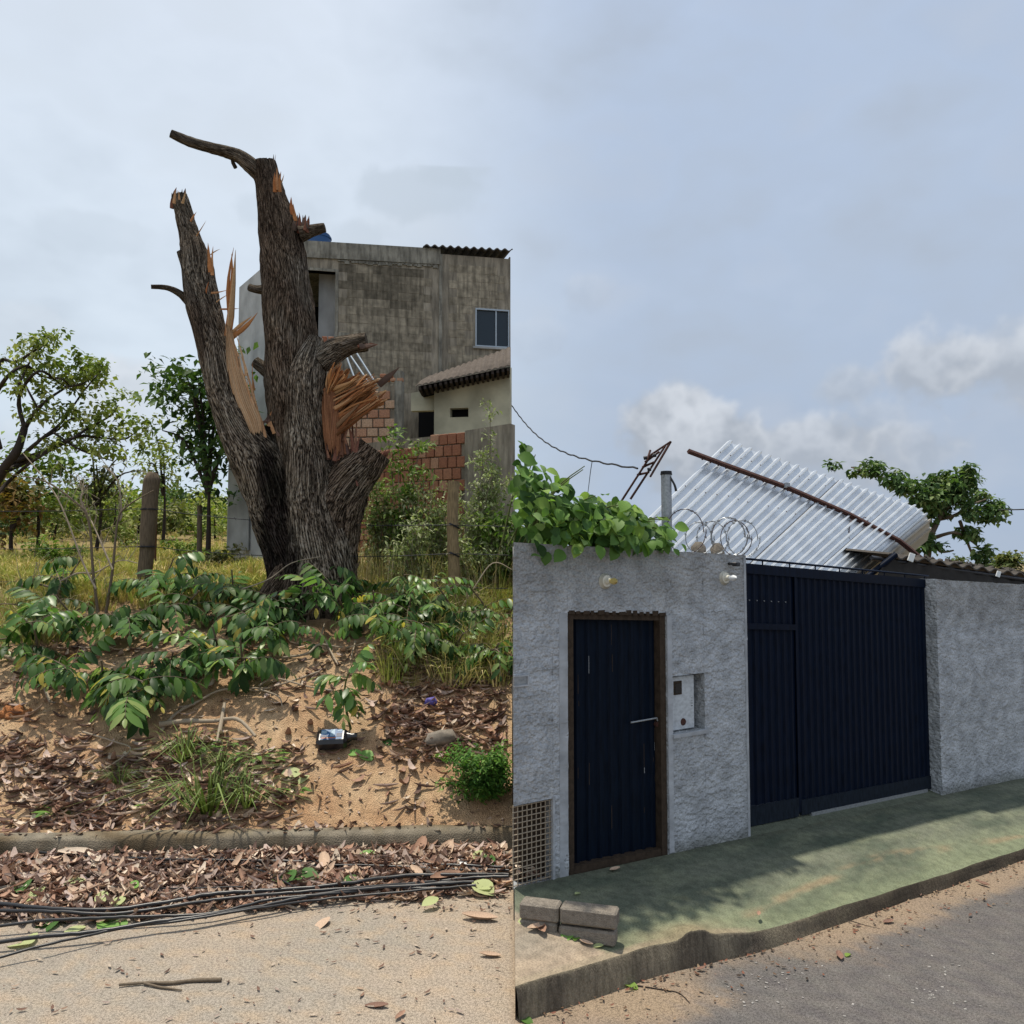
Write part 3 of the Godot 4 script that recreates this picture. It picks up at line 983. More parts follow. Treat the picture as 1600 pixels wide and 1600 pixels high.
	var c0 := on_face(k2, 528, 600)
	var c1 := on_face(k2, 546, 520)
	k2.slab(mb, c0.x, c1.x, c0.y - 0.6, c1.y, -0.25, 0.0)
	part("stair_post", mb, M.parapet, h)
	for l in [[[538, 548], [556, 596]], [[545, 552], [575, 596]], [[553, 545], [584, 594]]]:
		mb = MB.new()
		mb.tube([at(l[0][0], l[0][1], 18.3), at(l[1][0], l[1][1], 17.9)], [0.022, 0.022], 6)
		part("stair_rail", mb, M.window_frame, h)
	# tank on the roof
	var tp := at(497, 372, 20.6)
	var tk := thing("water_tank", "blue round water tank on the house roof beside the trunk", "water tank", Vector3(tp.x, tl.y - 0.4, tp.z))
	mb = MB.new()
	mb.tube([tk.position, Vector3(tp.x, tp.y - 0.03, tp.z)], [0.28, 0.32], 24)
	part("body", mb, M.tank_blue, tk)
	mb = MB.new()
	mb.tube([Vector3(tp.x, tp.y - 0.03, tp.z), Vector3(tp.x, tp.y + 0.0, tp.z), Vector3(tp.x, tp.y + 0.08, tp.z), Vector3(tp.x, tp.y + 0.11, tp.z)], [0.34, 0.34, 0.29, 0.1], 24)
	part("lid", mb, M.tank_blue, tk)
	annexe()

func bricks(f: Face, lo: Vector2, hi: Vector2, w: float, hgt: float, parent: Node, off: float, ragged := 0.0, gap := 0.016, tones := [0, 1, 2, 3, 4]) -> void:
	var variants := []
	for k in 3:
		var m := MB.new()
		m.cbox(Transform3D(Basis(), Vector3(0, 0, -0.05)), Vector3(w - gap - 0.004 * k, hgt - gap - 0.003 * k, 0.1), 0.008)
		variants.append(m.mesh(null))
	var r := 0
	var y := lo.y + hgt / 2
	while y < hi.y - hgt * 0.3:
		var s := lo.x + w / 2 + (w * 0.5 if r % 2 else 0.0)
		while s < hi.x - w * 0.3:
			if not (y + hgt > hi.y and rng.randf() < ragged):
				piece("brick", variants[rng.randi() % 3], M["brick%d" % tones[rng.randi() % tones.size()]], Transform3D(f.basis() * Basis(Vector3.FORWARD, rng.randf_range(-0.015, 0.015)), f.p(s + rng.randf_range(-0.004, 0.004), y, off + rng.randf_range(-0.008, 0.006))), parent)
			s += w
		y += hgt
		r += 1

func annexe() -> void:
	var f := Face.new(at(620, 880, 17.6), at(797, 880, 17.2))
	var P := func(x, y): return on_face(f, x, y)
	var h := thing("cream_annexe", "low cream-rendered building with tiled eave beside the bare grey house", "house", f.p(0, 2.4))
	var l: Vector2 = P.call(634, 600)
	var r: Vector2 = P.call(797, 560)
	var low := 2.2
	var d0: Vector2 = P.call(634, 637)
	var d1: Vector2 = P.call(678, 700)
	var mb := MB.new()
	f.slab(mb, l.x, d1.x, d0.y, P.call(640, 608).y, -0.55, -0.4, INF, P.call(678, 600).y)
	part("beam", mb, M.cream, h)
	mb = MB.new()
	f.slab(mb, d1.x, P.call(706, 0).x, low, P.call(678, 603).y, -0.2, 0, INF, P.call(706, 597).y)
	f.slab(mb, P.call(706, 0).x, P.call(734, 0).x, P.call(0, 660).y, P.call(706, 597).y, -0.2, 0, INF, P.call(734, 588).y)
	f.slab(mb, P.call(706, 0).x, P.call(734, 0).x, low, P.call(0, 673).y, -0.2, 0)
	f.slab(mb, P.call(734, 0).x, r.x, low, P.call(734, 588).y, -0.2, 0, INF, P.call(797, 572).y)
	part("wall", mb, M.cream, h)
	mb = MB.new()
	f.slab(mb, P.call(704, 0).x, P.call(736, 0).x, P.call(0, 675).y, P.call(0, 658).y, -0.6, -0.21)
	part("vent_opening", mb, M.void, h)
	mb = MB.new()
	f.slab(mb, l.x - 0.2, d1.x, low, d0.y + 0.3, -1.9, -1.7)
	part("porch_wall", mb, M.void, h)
	# eave: corrugated clay tiles running down to the front, with a dark board under them
	var rows := [[], [], [], []]
	var n := 150
	for i in n:
		var k := i / float(n - 1)
		var wv := 0.035 * absf(sin(k * PI * 15.0))
		var fr := at(lerpf(650, 798, k), lerpf(603, 571, k), lerpf(16.9, 16.6, k)) + Vector3(0, wv, 0)
		var mid := at(lerpf(655, 798, k), lerpf(597, 556, k), lerpf(17.2, 16.9, k)) + Vector3(0, wv, 0)
		var bk := at(lerpf(668, 798, k), lerpf(590, 543, k), lerpf(18.9, 19.4, k)) + Vector3(0, wv, 0)
		rows[0].append(fr + Vector3(0, -0.03, 0)); rows[1].append(fr); rows[2].append(mid); rows[3].append(bk)
	mb = MB.new()
	mb.grid(rows, false)
	part("roof", mb, M.tile_roof, h)
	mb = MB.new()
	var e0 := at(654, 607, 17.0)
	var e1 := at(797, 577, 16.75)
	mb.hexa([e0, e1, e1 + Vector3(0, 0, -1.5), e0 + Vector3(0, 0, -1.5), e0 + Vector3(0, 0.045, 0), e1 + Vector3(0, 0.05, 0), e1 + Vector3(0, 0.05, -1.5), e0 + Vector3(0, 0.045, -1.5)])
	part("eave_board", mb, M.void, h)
	for k in 18:
		var p := at(lerpf(656, 794, k / 17.0), lerpf(606, 576, k / 17.0), lerpf(16.9, 16.6, k / 17.0))
		mb = MB.new()
		mb.box(Transform3D(Basis(), p + Vector3(0, -0.02, -0.3)), Vector3(0.05, 0.06, 0.66))
		part("rafter", mb, M.dark_bark, h)
	# the half-built brick room in front of the porch
	var g := Face.new(at(500, 880, 16.9), at(634, 880, 16.7))
	var b := thing("brick_shed", "half-built room of orange hollow bricks with a grey corner post behind the split trunk", "brick wall", g.p(0.6, 2.3))
	mb = MB.new()
	var lo := on_face(g, 500, 800)
	var hi := on_face(g, 616, 602)
	g.slab(mb, lo.x, hi.x, lo.y, hi.y, -0.14, -0.045)
	part("mortar_bed", mb, M.mortar, b)
	bricks(g, lo, hi, 0.24, 0.19, b, 0.0, 0.25, 0.024, [1, 3, 3, 1, 4, 3])
	mb = MB.new()
	g.slab(mb, hi.x + 0.01, on_face(g, 633, 0).x, lo.y, on_face(g, 0, 596).y, -0.2, 0.012)
	part("corner_post", mb, M.parapet, b)
	bricks(g, on_face(g, 588, 597), on_face(g, 636, 584), 0.14, 0.085, b, 0.02, 0.3)

func boundary_wall() -> void:
	var f := Face.new(at(548, 880, 15.9), at(798, 880, 14.3))
	var P := func(x, y): return on_face(f, x, y)
	var h := thing("boundary_wall", "garden wall of red hollow bricks with a grey rendered end among the weeds", "wall", f.p(1.2, 2.2))
	var mid: Vector2 = P.call(727, 674)
	var en: Vector2 = P.call(798, 662)
	var st: Vector2 = P.call(548, 700)
	var low := 1.7
	var mb := MB.new()
	f.slab(mb, 0, mid.x, low, P.call(548, 694).y, -0.15, -0.05, INF, mid.y - 0.02)
	part("mortar_bed", mb, M.mortar, h)
	mb = MB.new()
	f.slab(mb, mid.x, en.x, low, mid.y + 0.01, -0.16, 0.015, INF, en.y)
	part("rendered_end", mb, M.mortar, h)
	var variants := []
	for k in 3:
		var m := MB.new()
		m.cbox(Transform3D(Basis(), Vector3(0, 0, -0.05)), Vector3(0.172 - 0.004 * k, 0.198 - 0.003 * k, 0.1), 0.008)
		variants.append(m.mesh(null))
	for r in 14:
		var y := mid.y - 0.11 - 0.212 * r
		if y < low: break
		var s := mid.x - 0.1 - (0.09 if r % 2 else 0.0)
		while s > 0.06:
			var topy := lerpf(P.call(548, 694).y, mid.y + 0.01, s / mid.x)
			if y + 0.1 < topy:
				piece("brick", variants[rng.randi() % 3], M["brick%d" % [0, 2, 4, 0, 2, 1][rng.randi() % 6]], Transform3D(f.basis() * Basis(Vector3.FORWARD, rng.randf_range(-0.02, 0.02)), f.p(s, y, rng.randf_range(-0.012, 0.006))), h)
			s -= 0.186

# ---------------------------------------------------------------- the street wall, its doors and fittings
func relief(s: float, y: float) -> float:
	return 0.010 * nf.get_noise_3d(s * 3.2, y * 6.0, 1.0) + 0.007 * nf.get_noise_3d(s * 11.0, y * 17.0, 4.0)

func wall_panel(mb: MB, s0: float, s1: float, lo: Callable, hi: Callable, back := -0.18) -> void:
	var ns := maxi(2, int((s1 - s0) / 0.035))
	var hm: float = hi.call(s0) - lo.call(s0)
	var nh := maxi(2, int(hm / 0.035))
	var rows := []
	var cols := []
	for i in nh + 1:
		var row := []
		var cr := []
		for j in ns + 1:
			var s := lerpf(s0, s1, float(j) / ns)
			var y: float = lerpf(lo.call(s), hi.call(s), float(i) / nh)
			row.append(WALL.p(s, y, relief(s, y)))
			var drop: float = wall_top(s) - y
			var st := clampf(nz.get_noise_2d(s * 130, y * 9) * 1.5 + 0.35, 0, 1) * (1.0 - smoothstep(0.05, 0.75, drop))
			var c := Color(1, 1, 1).lerp(Color(0.60, 0.585, 0.55), st)
			c = c.lerp(Color(0.80, 0.775, 0.74), (1.0 - smoothstep(0.2, 0.7, drop + nz.get_noise_2d(s * 60, y * 60) * 0.3)))
			c = c.lerp(Color(0.45, 0.45, 0.38), (1.0 - smoothstep(0.0, 0.16, y - wall_base(s) + 0.05 * nz.get_noise_2d(s * 150, 4))) * 0.75)
			c = c * (1.0 + 0.14 * nz.get_noise_2d(s * 40 + 30, y * 34))
			cr.append(c)
		rows.append(row); cols.append(cr)
	mb.grid(rows, false, cols)
	mb.col = Color(0.9, 0.9, 0.88)
	var sb := maxf(s0, (0.012 - 0.056 - 0.57 * back) / 0.8215)   # the back edge keeps to this side of the vacant lot
	var A := WALL.p(s0, lo.call(s0), 0)
	var B := WALL.p(s1, lo.call(s1), 0)
	var C := WALL.p(s1, hi.call(s1), 0)
	var D := WALL.p(s0, hi.call(s0), 0)
	var k := WALL.n * back
	var Ak := A + k + WALL.u * (sb - s0)
	var Dk := D + k + WALL.u * (sb - s0)
	mb.quad(B + k, Ak, Dk, C + k)
	mb.quad(D, C, C + k, Dk)
	mb.quad(Ak, B + k, B, A)
	mb.quad(Ak, A, D, Dk)
	mb.quad(B, B + k, C + k, C)
	mb.col = Color.WHITE

func ribbed(mb: MB, s0: float, s1: float, lo: Callable, hi: Callable, off: float, pitch: float, depth: float) -> void:
	var rows := [[], [], []]
	var s := s0
	while s < s1 - 0.001:
		for k in [[0.0, 0.0], [0.55, 0.0], [0.68, 1.0], [0.87, 1.0]]:
			var q := minf(s + pitch * k[0], s1)
			for i in 3: rows[i].append(WALL.p(q, lerpf(lo.call(q), hi.call(q), i / 2.0), off + depth * k[1]))
		s += pitch
	for i in 3: rows[i].append(WALL.p(s1, lerpf(lo.call(s1), hi.call(s1), i / 2.0), off))
	for j in rows[0].size() - 1:
		for i in 2: mb.quad(rows[i][j], rows[i][j + 1], rows[i + 1][j + 1], rows[i + 1][j])

func street_wall() -> void:
	var base := func(s): return wall_base(s) - 0.12
	var top := func(s): return wall_top(s) + 0.008 * nz.get_noise_2d(s * 300, 8)
	var fl := func(v): return func(_s): return v
	var w := thing("street_wall", "rough grey-painted wall with the narrow navy door in it", "wall", WALL.p(1.3, 0))
	var mb := MB.new()
	wall_panel(mb, SX0, 0.33, base, fl.call(0.05))
	wall_panel(mb, SX0, 0.33, fl.call(0.683), top)
	wall_panel(mb, 0.33, 0.49, base, top)
	wall_panel(mb, 0.49, 1.625, func(s): return 2.17 - 0.05 * (s - 0.5), top)
	wall_panel(mb, 1.625, 1.695, base, top)
	wall_panel(mb, 1.695, 2.115, base, fl.call(1.035))
	wall_panel(mb, 1.695, 2.115, fl.call(1.55), top)
	wall_panel(mb, 2.115, 2.725, base, top)
	part("plaster_face", mb, M.wall_paint, w)
	for k in 16:   # hairline cracks and trowel laps
		var s := rng.randf_range(1.75, 2.6) if k % 2 else rng.randf_range(0.0, 0.4)
		var y := rng.randf_range(0.25, 2.45)
		if s > 1.6 and y > 0.95 and y < 1.65: continue
		if s < 0.34 and y < 0.72: continue
		var cp := []
		for i in 7: cp.append(WALL.p(s + i * 0.035 - 0.1, y + 0.018 * nf.get_noise_1d(i * 0.7 + k * 9), 0.004 + relief(s + i * 0.035 - 0.1, y)))
		mb = MB.new()
		mb.tube(cp, radii(0.0032, 0.0016, 7), 4)
		part("crack", mb, M.side_plaster, w)
	# smooth bands round the door and beside the gate
	mb = MB.new()
	WALL.slab(mb, 0.40, 0.487, 0.0, 2.16, -0.01, 0.004)
	WALL.slab(mb, 1.632, 1.69, 0.0, 2.1, -0.01, 0.008)
	WALL.slab(mb, 2.69, 2.722, -0.05, wall_top(2.7) - 0.02, -0.01, 0.005)
	WALL.slab(mb, 0.325, 0.345, 0.05, 0.70, -0.02, 0.012)
	part("smooth_band", mb, M.wall_smooth, w)
	mb = MB.new()
	WALL.slab(mb, 1.68, 2.14, 1.0, 1.034, -0.15, 0.03)
	part("niche_sill", mb, M.wall_smooth, w)
	mb = MB.new()
	WALL.slab(mb, 1.696, 2.114, 1.036, 1.549, -0.2, -0.16)
	part("niche_back", mb, M.wall_smooth, w)
	# the side wall that closes the property off from the vacant lot
	var sw := thing("side_wall", "plain rendered wall running back along the vacant lot", "wall", Vector3(0.1, 0, -10))
	mb = MB.new()
	mb.hexa([Vector3(0.012, -0.6, -6.78), Vector3(0.16, -0.6, -6.9), Vector3(0.16, -0.6, -15.0), Vector3(0.012, -0.6, -15.0), Vector3(0.012, 2.6, -6.78), Vector3(0.16, 2.6, -6.9), Vector3(0.16, 2.9, -15.0), Vector3(0.012, 2.9, -15.0)])
	part("render", mb, M.side_plaster, sw)
	# the pillar and the wall beyond the gate
	var pw := thing("gate_side_wall", "rough grey-painted wall running away beyond the wide gate", "wall", WALL.p(7, -0.3))
	mb = MB.new()
	wall_panel(mb, 6.215, 14.0, base, top, -0.2)
	part("plaster_face", mb, M.wall_paint, pw)
	# door
	var d := thing("pedestrian_door", "narrow scuffed navy metal door with rusty frame in the grey wall", "door", WALL.p(1.05, 0.03))
	mb = MB.new()
	var sill := func(s): return wall_base(s) - 0.022
	ribbed(mb, 0.56, 1.56, func(s): return wall_base(s) + 0.05, func(s): return 2.12 - 0.05 * (s - 0.5), -0.10, 0.125, 0.022)
	part("ribbed_leaf", mb, M.navy_worn, d)
	mb = MB.new()
	WALL.slab(mb, 0.492, 0.56, 0.0, 2.168, -0.16, -0.012)
	WALL.slab(mb, 1.556, 1.623, -0.04, 2.112, -0.16, -0.012)
	WALL.slab(mb, 0.56, 1.556, 2.105, 2.166, -0.16, -0.02, 2.055, 2.114)
	for i in 14:
		var s := 0.5 + i * 0.08
		WALL.slab(mb, s, s + rng.randf_range(0.03, 0.08), 2.15 - 0.05 * (s - 0.5), 2.175 - 0.05 * (s - 0.5) + rng.randf_range(0, 0.022), -0.02, 0.004)
	part("frame", mb, M.rust_frame, d)
	mb = MB.new()
	WALL.slab(mb, 0.56, 1.556, wall_base(0.56) - 0.02, wall_base(0.56) + 0.052, -0.16, -0.02, wall_base(1.55) - 0.02, wall_base(1.55) + 0.052)
	part("threshold", mb, M.rust_frame, d)
	mb = MB.new()
	mb.tube([WALL.p(1.235, 1.178, -0.055), WALL.p(1.545, 1.186, -0.05)], [0.008, 0.008], 8)
	mb.tube([WALL.p(1.545, 1.186, -0.05), WALL.p(1.555, 1.16, -0.05)], [0.008, 0.008], 8)
	part("bolt", mb, M.galv, d)
	mb = MB.new()
	mb.tube([WALL.p(1.553, 1.13, -0.075), WALL.p(1.553, 1.13, -0.045)], [0.022, 0.022], 12)
	part("lock", mb, M.rust, d)
	for k in 15:   # bare scratches where the paint has gone
		mb = MB.new()
		var s: float = 0.56 + 0.125 * ((rng.randi() % 8) + 0.775) + rng.randf_range(-0.012, 0.012)
		var y := rng.randf_range(0.15, 1.9)
		WALL.slab(mb, s, s + rng.randf_range(0.003, 0.006), y, y + rng.randf_range(0.03, 0.22), -0.1, -0.0765)
		part("scratch", mb, M.rust_frame if rng.randf() < 0.75 else M.galv, d)
	# gate
	var g := thing("sliding_gate", "wide tall navy ribbed metal gate with a wicket at one end", "gate", WALL.p(4.5, -0.1))
	var gt := func(s): return 2.577 - 0.06 * (s - 2.8)
	var gb := func(s): return 0.0 - 0.043 * (s - 2.8)
	var inn := -0.16
	mb = MB.new()
	ribbed(mb, 3.70, 6.30, func(s): return gb.call(s) + 0.14, func(s): return gt.call(s) - 0.1, inn, 0.115, 0.02)
	part("ribbed_leaf", mb, M.navy, g)
	mb = MB.new()
	ribbed(mb, 2.70, 3.66, func(s): return gb.call(s) + 0.17, func(s): return gt.call(s) - 0.66, inn + 0.004, 0.115, 0.02)
	part("wicket_leaf", mb, M.navy, g)
	mb = MB.new()
	ribbed(mb, 2.70, 3.66, func(s): return gt.call(s) - 0.62, func(s): return gt.call(s) - 0.1, inn, 0.115, 0.02)
	part("over_panel", mb, M.navy, g)
	mb = MB.new()
	WALL.slab(mb, 2.70, 6.35, gt.call(2.735) - 0.10, gt.call(2.735), inn - 0.03, inn + 0.035, gt.call(6.35) - 0.10, gt.call(6.35))
	part("top_rail", mb, M.navy, g)
	mb = MB.new()
	WALL.slab(mb, 2.735, 3.655, gt.call(2.735) - 0.66, gt.call(2.735) - 0.60, inn - 0.01, inn + 0.05, gt.call(3.655) - 0.66, gt.call(3.655) - 0.60)
	part("wicket_head", mb, M.navy, g)
	mb = MB.new()
	WALL.slab(mb, 3.66, 3.70, gb.call(3.66) + 0.02, gt.call(3.66) - 0.102, inn - 0.02, inn + 0.028, gb.call(3.70) + 0.02, gt.call(3.70) - 0.102)
	part("post", mb, M.navy, g)
	mb = MB.new()
	WALL.slab(mb, 2.70, 3.655, gb.call(2.735) - 0.02, gb.call(2.735) + 0.17, inn - 0.02, inn + 0.03, gb.call(3.655) - 0.02, gb.call(3.655) + 0.17)
	part("kick_plate", mb, M.navy_dusty, g)
	mb = MB.new()
	WALL.slab(mb, 3.70, 6.30, gb.call(3.70) - 0.015, gb.call(3.70) + 0.14, inn - 0.02, inn + 0.03, gb.call(6.30) - 0.015, gb.call(6.30) + 0.14)
	part("bottom_rail", mb, M.navy_dusty, g)
	mb = MB.new()
	WALL.slab(mb, 3.85, 6.12, gb.call(3.85) - 0.05, gb.call(3.85) - 0.004, inn, inn + 0.040, gb.call(6.12) - 0.05, gb.call(6.12) - 0.004)
	part("floor_track", mb, M.galv, g)
	for k in 9:
		mb = MB.new()
		var s := 2.84 + k * 0.115 + (0.03 if k > 6 else 0.0)
		mb.tube([WALL.p(s, gt.call(s) - 0.37, inn - 0.004), WALL.p(s, gt.call(s) - 0.37, inn + 0.012)], [0.007, 0.006], 6)
		part("rivet", mb, M.galv, g)
	mb = MB.new()
	for k in 9:
		var s := 2.74 + k * 0.44
		mb.tube([WALL.p(s, gt.call(s) - 0.01, inn), WALL.p(s, gt.call(s) + 0.05, inn)], [0.008, 0.008], 6)
	mb.tube([WALL.p(2.735, gt.call(2.735) + 0.045, inn), WALL.p(6.35, gt.call(6.35) + 0.045, inn)], [0.012, 0.012], 8)
	part("guide_rail", mb, M.navy, g)
	# ground behind the gate line: a concrete strip under it
	mb = MB.new()
	mb.col = Color(0.14, 0.155, 0.11)
	var lowg := func(s, off): return WALL.p(s, wall_base(s) - 0.4, off)
	mb.hexa([lowg.call(2.73, 0.03), lowg.call(6.213, 0.03), lowg.call(6.213, -0.5), lowg.call(2.73, -0.5), WALL.p(2.73, wall_base(2.73) - 0.006, 0.03), WALL.p(6.213, wall_base(6.213) - 0.006, 0.03), WALL.p(6.213, gb.call(6.213) + 0.03, -0.5), WALL.p(2.73, gb.call(2.73) + 0.06, -0.5)])
	struct("gate_sill", mb, M.paving)
	# meter box in its niche
	var mx := thing("meter_box", "grey electricity meter box with a small dark window in a wall niche", "meter box", WALL.p(1.9, 1.04, -0.1))
	mb = MB.new()
	mb.cbox(Transform3D(WALL.basis(), WALL.p(1.87, 1.29, -0.105)), Vector3(0.335, 0.49, 0.10), 0.008)
	part("case", mb, M.meter, mx)
	mb = MB.new()
	mb.cbox(Transform3D(WALL.basis(), WALL.p(1.817, 1.43, -0.055)), Vector3(0.105, 0.125, 0.012), 0.003)
	var mwin := part("window", mb, M.rust_frame, mx)
	mb = MB.new()
	mb.box(Transform3D(WALL.basis(), WALL.p(1.817, 1.425, -0.0485)), Vector3(0.078, 0.09, 0.006))
	part("pane", mb, M.meter_glass, mwin)
	mb = MB.new()
	mb.tube([WALL.p(1.885, 1.115, -0.06), WALL.p(1.885, 1.115, -0.05)], [0.036, 0.032], 18)
	part("seal", mb, M.rust, mx)
	for k in 4:
		mb = MB.new()
		mb.box(Transform3D(WALL.basis(), WALL.p(2.0, 1.25 + k * 0.025, -0.0545)), Vector3(0.02, 0.006, 0.004))
		part("vent_slot", mb, M.meter_glass if k == 0 else M.galv, mx)
	# lamp holders
	for k in [[0.90, 2.418, "bulb_yellow", "round pale lamp holder with a yellowed bulb above the narrow door"], [2.405, 2.43, "bulb_white", "round pale lamp holder with a white bulb beside the gate"]]:
		var lp := thing("wall_lamp", k[3], "lamp", WALL.p(k[0], k[1]), "lamp holders on the grey wall")
		mb = MB.new()
		mb.tube([WALL.p(k[0], k[1], 0.0), WALL.p(k[0], k[1], 0.018), WALL.p(k[0], k[1], 0.028)], [0.068, 0.066, 0.05], 24)
		part("base_plate", mb, M.porcelain, lp)
		mb = MB.new()
		mb.tube([WALL.p(k[0], k[1], 0.02), WALL.p(k[0], k[1], 0.075)], [0.028, 0.024], 16)
		part("socket", mb, M.porcelain, lp)
		mb = MB.new()
		mb.tube([WALL.p(k[0], k[1], 0.07), WALL.p(k[0], k[1], 0.09), WALL.p(k[0], k[1], 0.115), WALL.p(k[0], k[1], 0.14), WALL.p(k[0], k[1], 0.152)], [0.016, 0.024, 0.03, 0.022, 0.006], 16)
		part("bulb", mb, M[k[2]], lp)
	var cm := thing("wall_sensor", "small black sensor bracket above the white bulb", "sensor", WALL.p(2.5, 2.55))
	mb = MB.new()
	mb.tube([WALL.p(2.47, 2.565, 0.0), WALL.p(2.47, 2.565, 0.05)], [0.012, 0.012], 8)
	part("bracket", mb, M.dark_steel, cm)
	mb = MB.new()
	mb.cbox(Transform3D(WALL.basis() * Basis(Vector3.UP, 0.4), WALL.p(2.5, 2.56, 0.07)), Vector3(0.11, 0.04, 0.05), 0.008)
	part("head", mb, M.dark_steel, cm)
	# grille by the ground at the wall's end
	var gr := thing("wall_grille", "rusty square-mesh grille over a low opening at the wall's end", "grille", WALL.p(0.15, 0.05))
	mb = MB.new()
	WALL.slab(mb, 0.055, 0.33, 0.052, 0.68, -0.165, -0.09)
	part("dark_hollow", mb, M.rust_frame, gr)
	for k in 9:
		mb = MB.new()
		var s := -0.045 + k * 0.045
		mb.tube([WALL.p(s, 0.05, -0.02), WALL.p(s, 0.683, -0.02)], [0.0045, 0.0045], 6)
		part("bar", mb, M.pale_twig, gr)
	for k in 15:
		mb = MB.new()
		var y := 0.07 + k * 0.043
		mb.tube([WALL.p(SX0, y, -0.012), WALL.p(0.326, y, -0.012)], [0.0045, 0.0045], 6)
		part("bar", mb, M.pale_twig, gr)
	for k in 14:
		mb = MB.new()
		var c := curl_leaf(0.12, 0.06, 1.5, 0.3)
		piece("dry_leaf", c.mesh(M["dry%d" % (k % 5)]), null, yaw(WALL.p(rng.randf_range(0.0, 0.3), 0.09 + 0.03 * rng.randf() * k * 0.4, rng.randf_range(-0.075, -0.045)), 0.7, 0.8), gr)
	var sb := thing("pipe_box", "small pale recessed socket box at the end of the grey wall", "socket box", WALL.p(0.0, 1.65))
	mb = MB.new()
	WALL.slab(mb, SX0, 0.085, 1.60, 1.612, 0.0, 0.02)
	WALL.slab(mb, SX0, 0.085, 1.678, 1.69, 0.0, 0.02)
	WALL.slab(mb, 0.073, 0.085, 1.612, 1.678, 0.0, 0.02)
	part("frame", mb, M.wall_smooth, sb)
	mb = MB.new()
	WALL.slab(mb, SX0, 0.073, 1.612, 1.678, 0.0, 0.008)
	part("cover", mb, M.galv, sb)

# ---------------------------------------------------------------- the broken trunk
func bark_bump(seed_: float, amp: float) -> Callable:
	return func(a: float, along: float, r: float, p: Vector3) -> float:
		var q := Vector3(cos(a) * 2.6, sin(a) * 2.6, along * 0.55 + seed_)
		var furrow := -absf(nf.get_noise_3dv(q * Vector3(1.9, 1.9, 0.8))) * 1.6 + 0.3
		var lump := nf.get_noise_3dv(Vector3(cos(a) * 0.8, sin(a) * 0.8, along * 0.9 + seed_ * 3.0))
		var fine := nf.get_noise_3dv(p * 14.0)
		return clampf(amp * (furrow * 0.22 + fine * 0.06) + r * 0.16 * lump, -r * 0.4, r * 0.4)

func limb(mb: MB, px: Array, seed_: float, sides := 48, per := 6) -> Array:   # px: [x, y, half width, depth]
	var pts := []
	var rad := []
	for k in px:
		pts.append(at(k[0], k[1], k[3]))
		rad.append(k[2] / F * k[3] * 1.0)
	var sp := smooth(pts, per)
	var sr := smooth(rad, per)
	var first := mb.v.size()
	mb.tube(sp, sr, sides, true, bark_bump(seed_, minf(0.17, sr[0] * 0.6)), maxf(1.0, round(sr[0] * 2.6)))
	for i in range(first, mb.v.size()):   # lichen, and the charred streak below the crotch
		var p := mb.v[i]
		var n1 := nf.get_noise_3dv(p * 1.1)
		var n2 := nf.get_noise_3dv(p * Vector3(5, 1.5, 5))
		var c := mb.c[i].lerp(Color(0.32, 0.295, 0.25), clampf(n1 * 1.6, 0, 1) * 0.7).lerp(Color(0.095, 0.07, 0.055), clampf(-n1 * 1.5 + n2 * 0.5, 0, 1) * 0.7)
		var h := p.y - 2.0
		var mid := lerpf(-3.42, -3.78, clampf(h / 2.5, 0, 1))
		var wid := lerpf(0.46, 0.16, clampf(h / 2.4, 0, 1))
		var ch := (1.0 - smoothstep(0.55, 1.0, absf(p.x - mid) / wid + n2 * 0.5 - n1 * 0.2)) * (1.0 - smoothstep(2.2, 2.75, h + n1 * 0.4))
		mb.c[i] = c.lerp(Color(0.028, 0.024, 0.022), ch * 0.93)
	return [sp, sr]

func splinter(o: Node, a: Vector3, b: Vector3, w: float, tone: Color, frayed := true) -> void:   # one torn shard, thick at a, pointed at b
	var mb := MB.new()
	var d := b - a
	var l := d.length()
	var z := d / l
	var x := z.cross(Vector3(rng.randfn(), rng.randfn(), rng.randfn() + 2.0)).normalized()
	var y := z.cross(x)
	var rows := []
	var cols := []
	var bend := (x * rng.randf_range(-0.06, 0.06) + y * rng.randf_range(-0.06, 0.06)) * l
	for i in 6:
		var f := i / 5.0
		var k := (1.0 - pow(f, 1.8) * (0.93 if frayed else 0.5)) * (0.85 + 0.3 * rng.randf())
		var c := a + d * f + bend * sin(PI * f)
		var row := []
		var cr := []
		for e in [[-1.0, -0.35], [0.1, -0.5], [1.0, -0.3], [0.8, 0.4], [-0.2, 0.55], [-0.9, 0.3], [-1.0, -0.35]]:
			row.append(c + (x * e[0] * 0.5 + y * e[1] * 0.5) * w * k)
			cr.append(tone * (0.85 + 0.3 * rng.randf()))
		rows.append(row); cols.append(cr)
	mb.grid(rows, true, cols)
	mb.col = tone
	var n: int = rows[5].size()
	for j in n - 1: mb.tri(rows[5][j], rows[5][j + 1], b + d * 0.02)
	part("splinter", mb, M.split_wood, o)

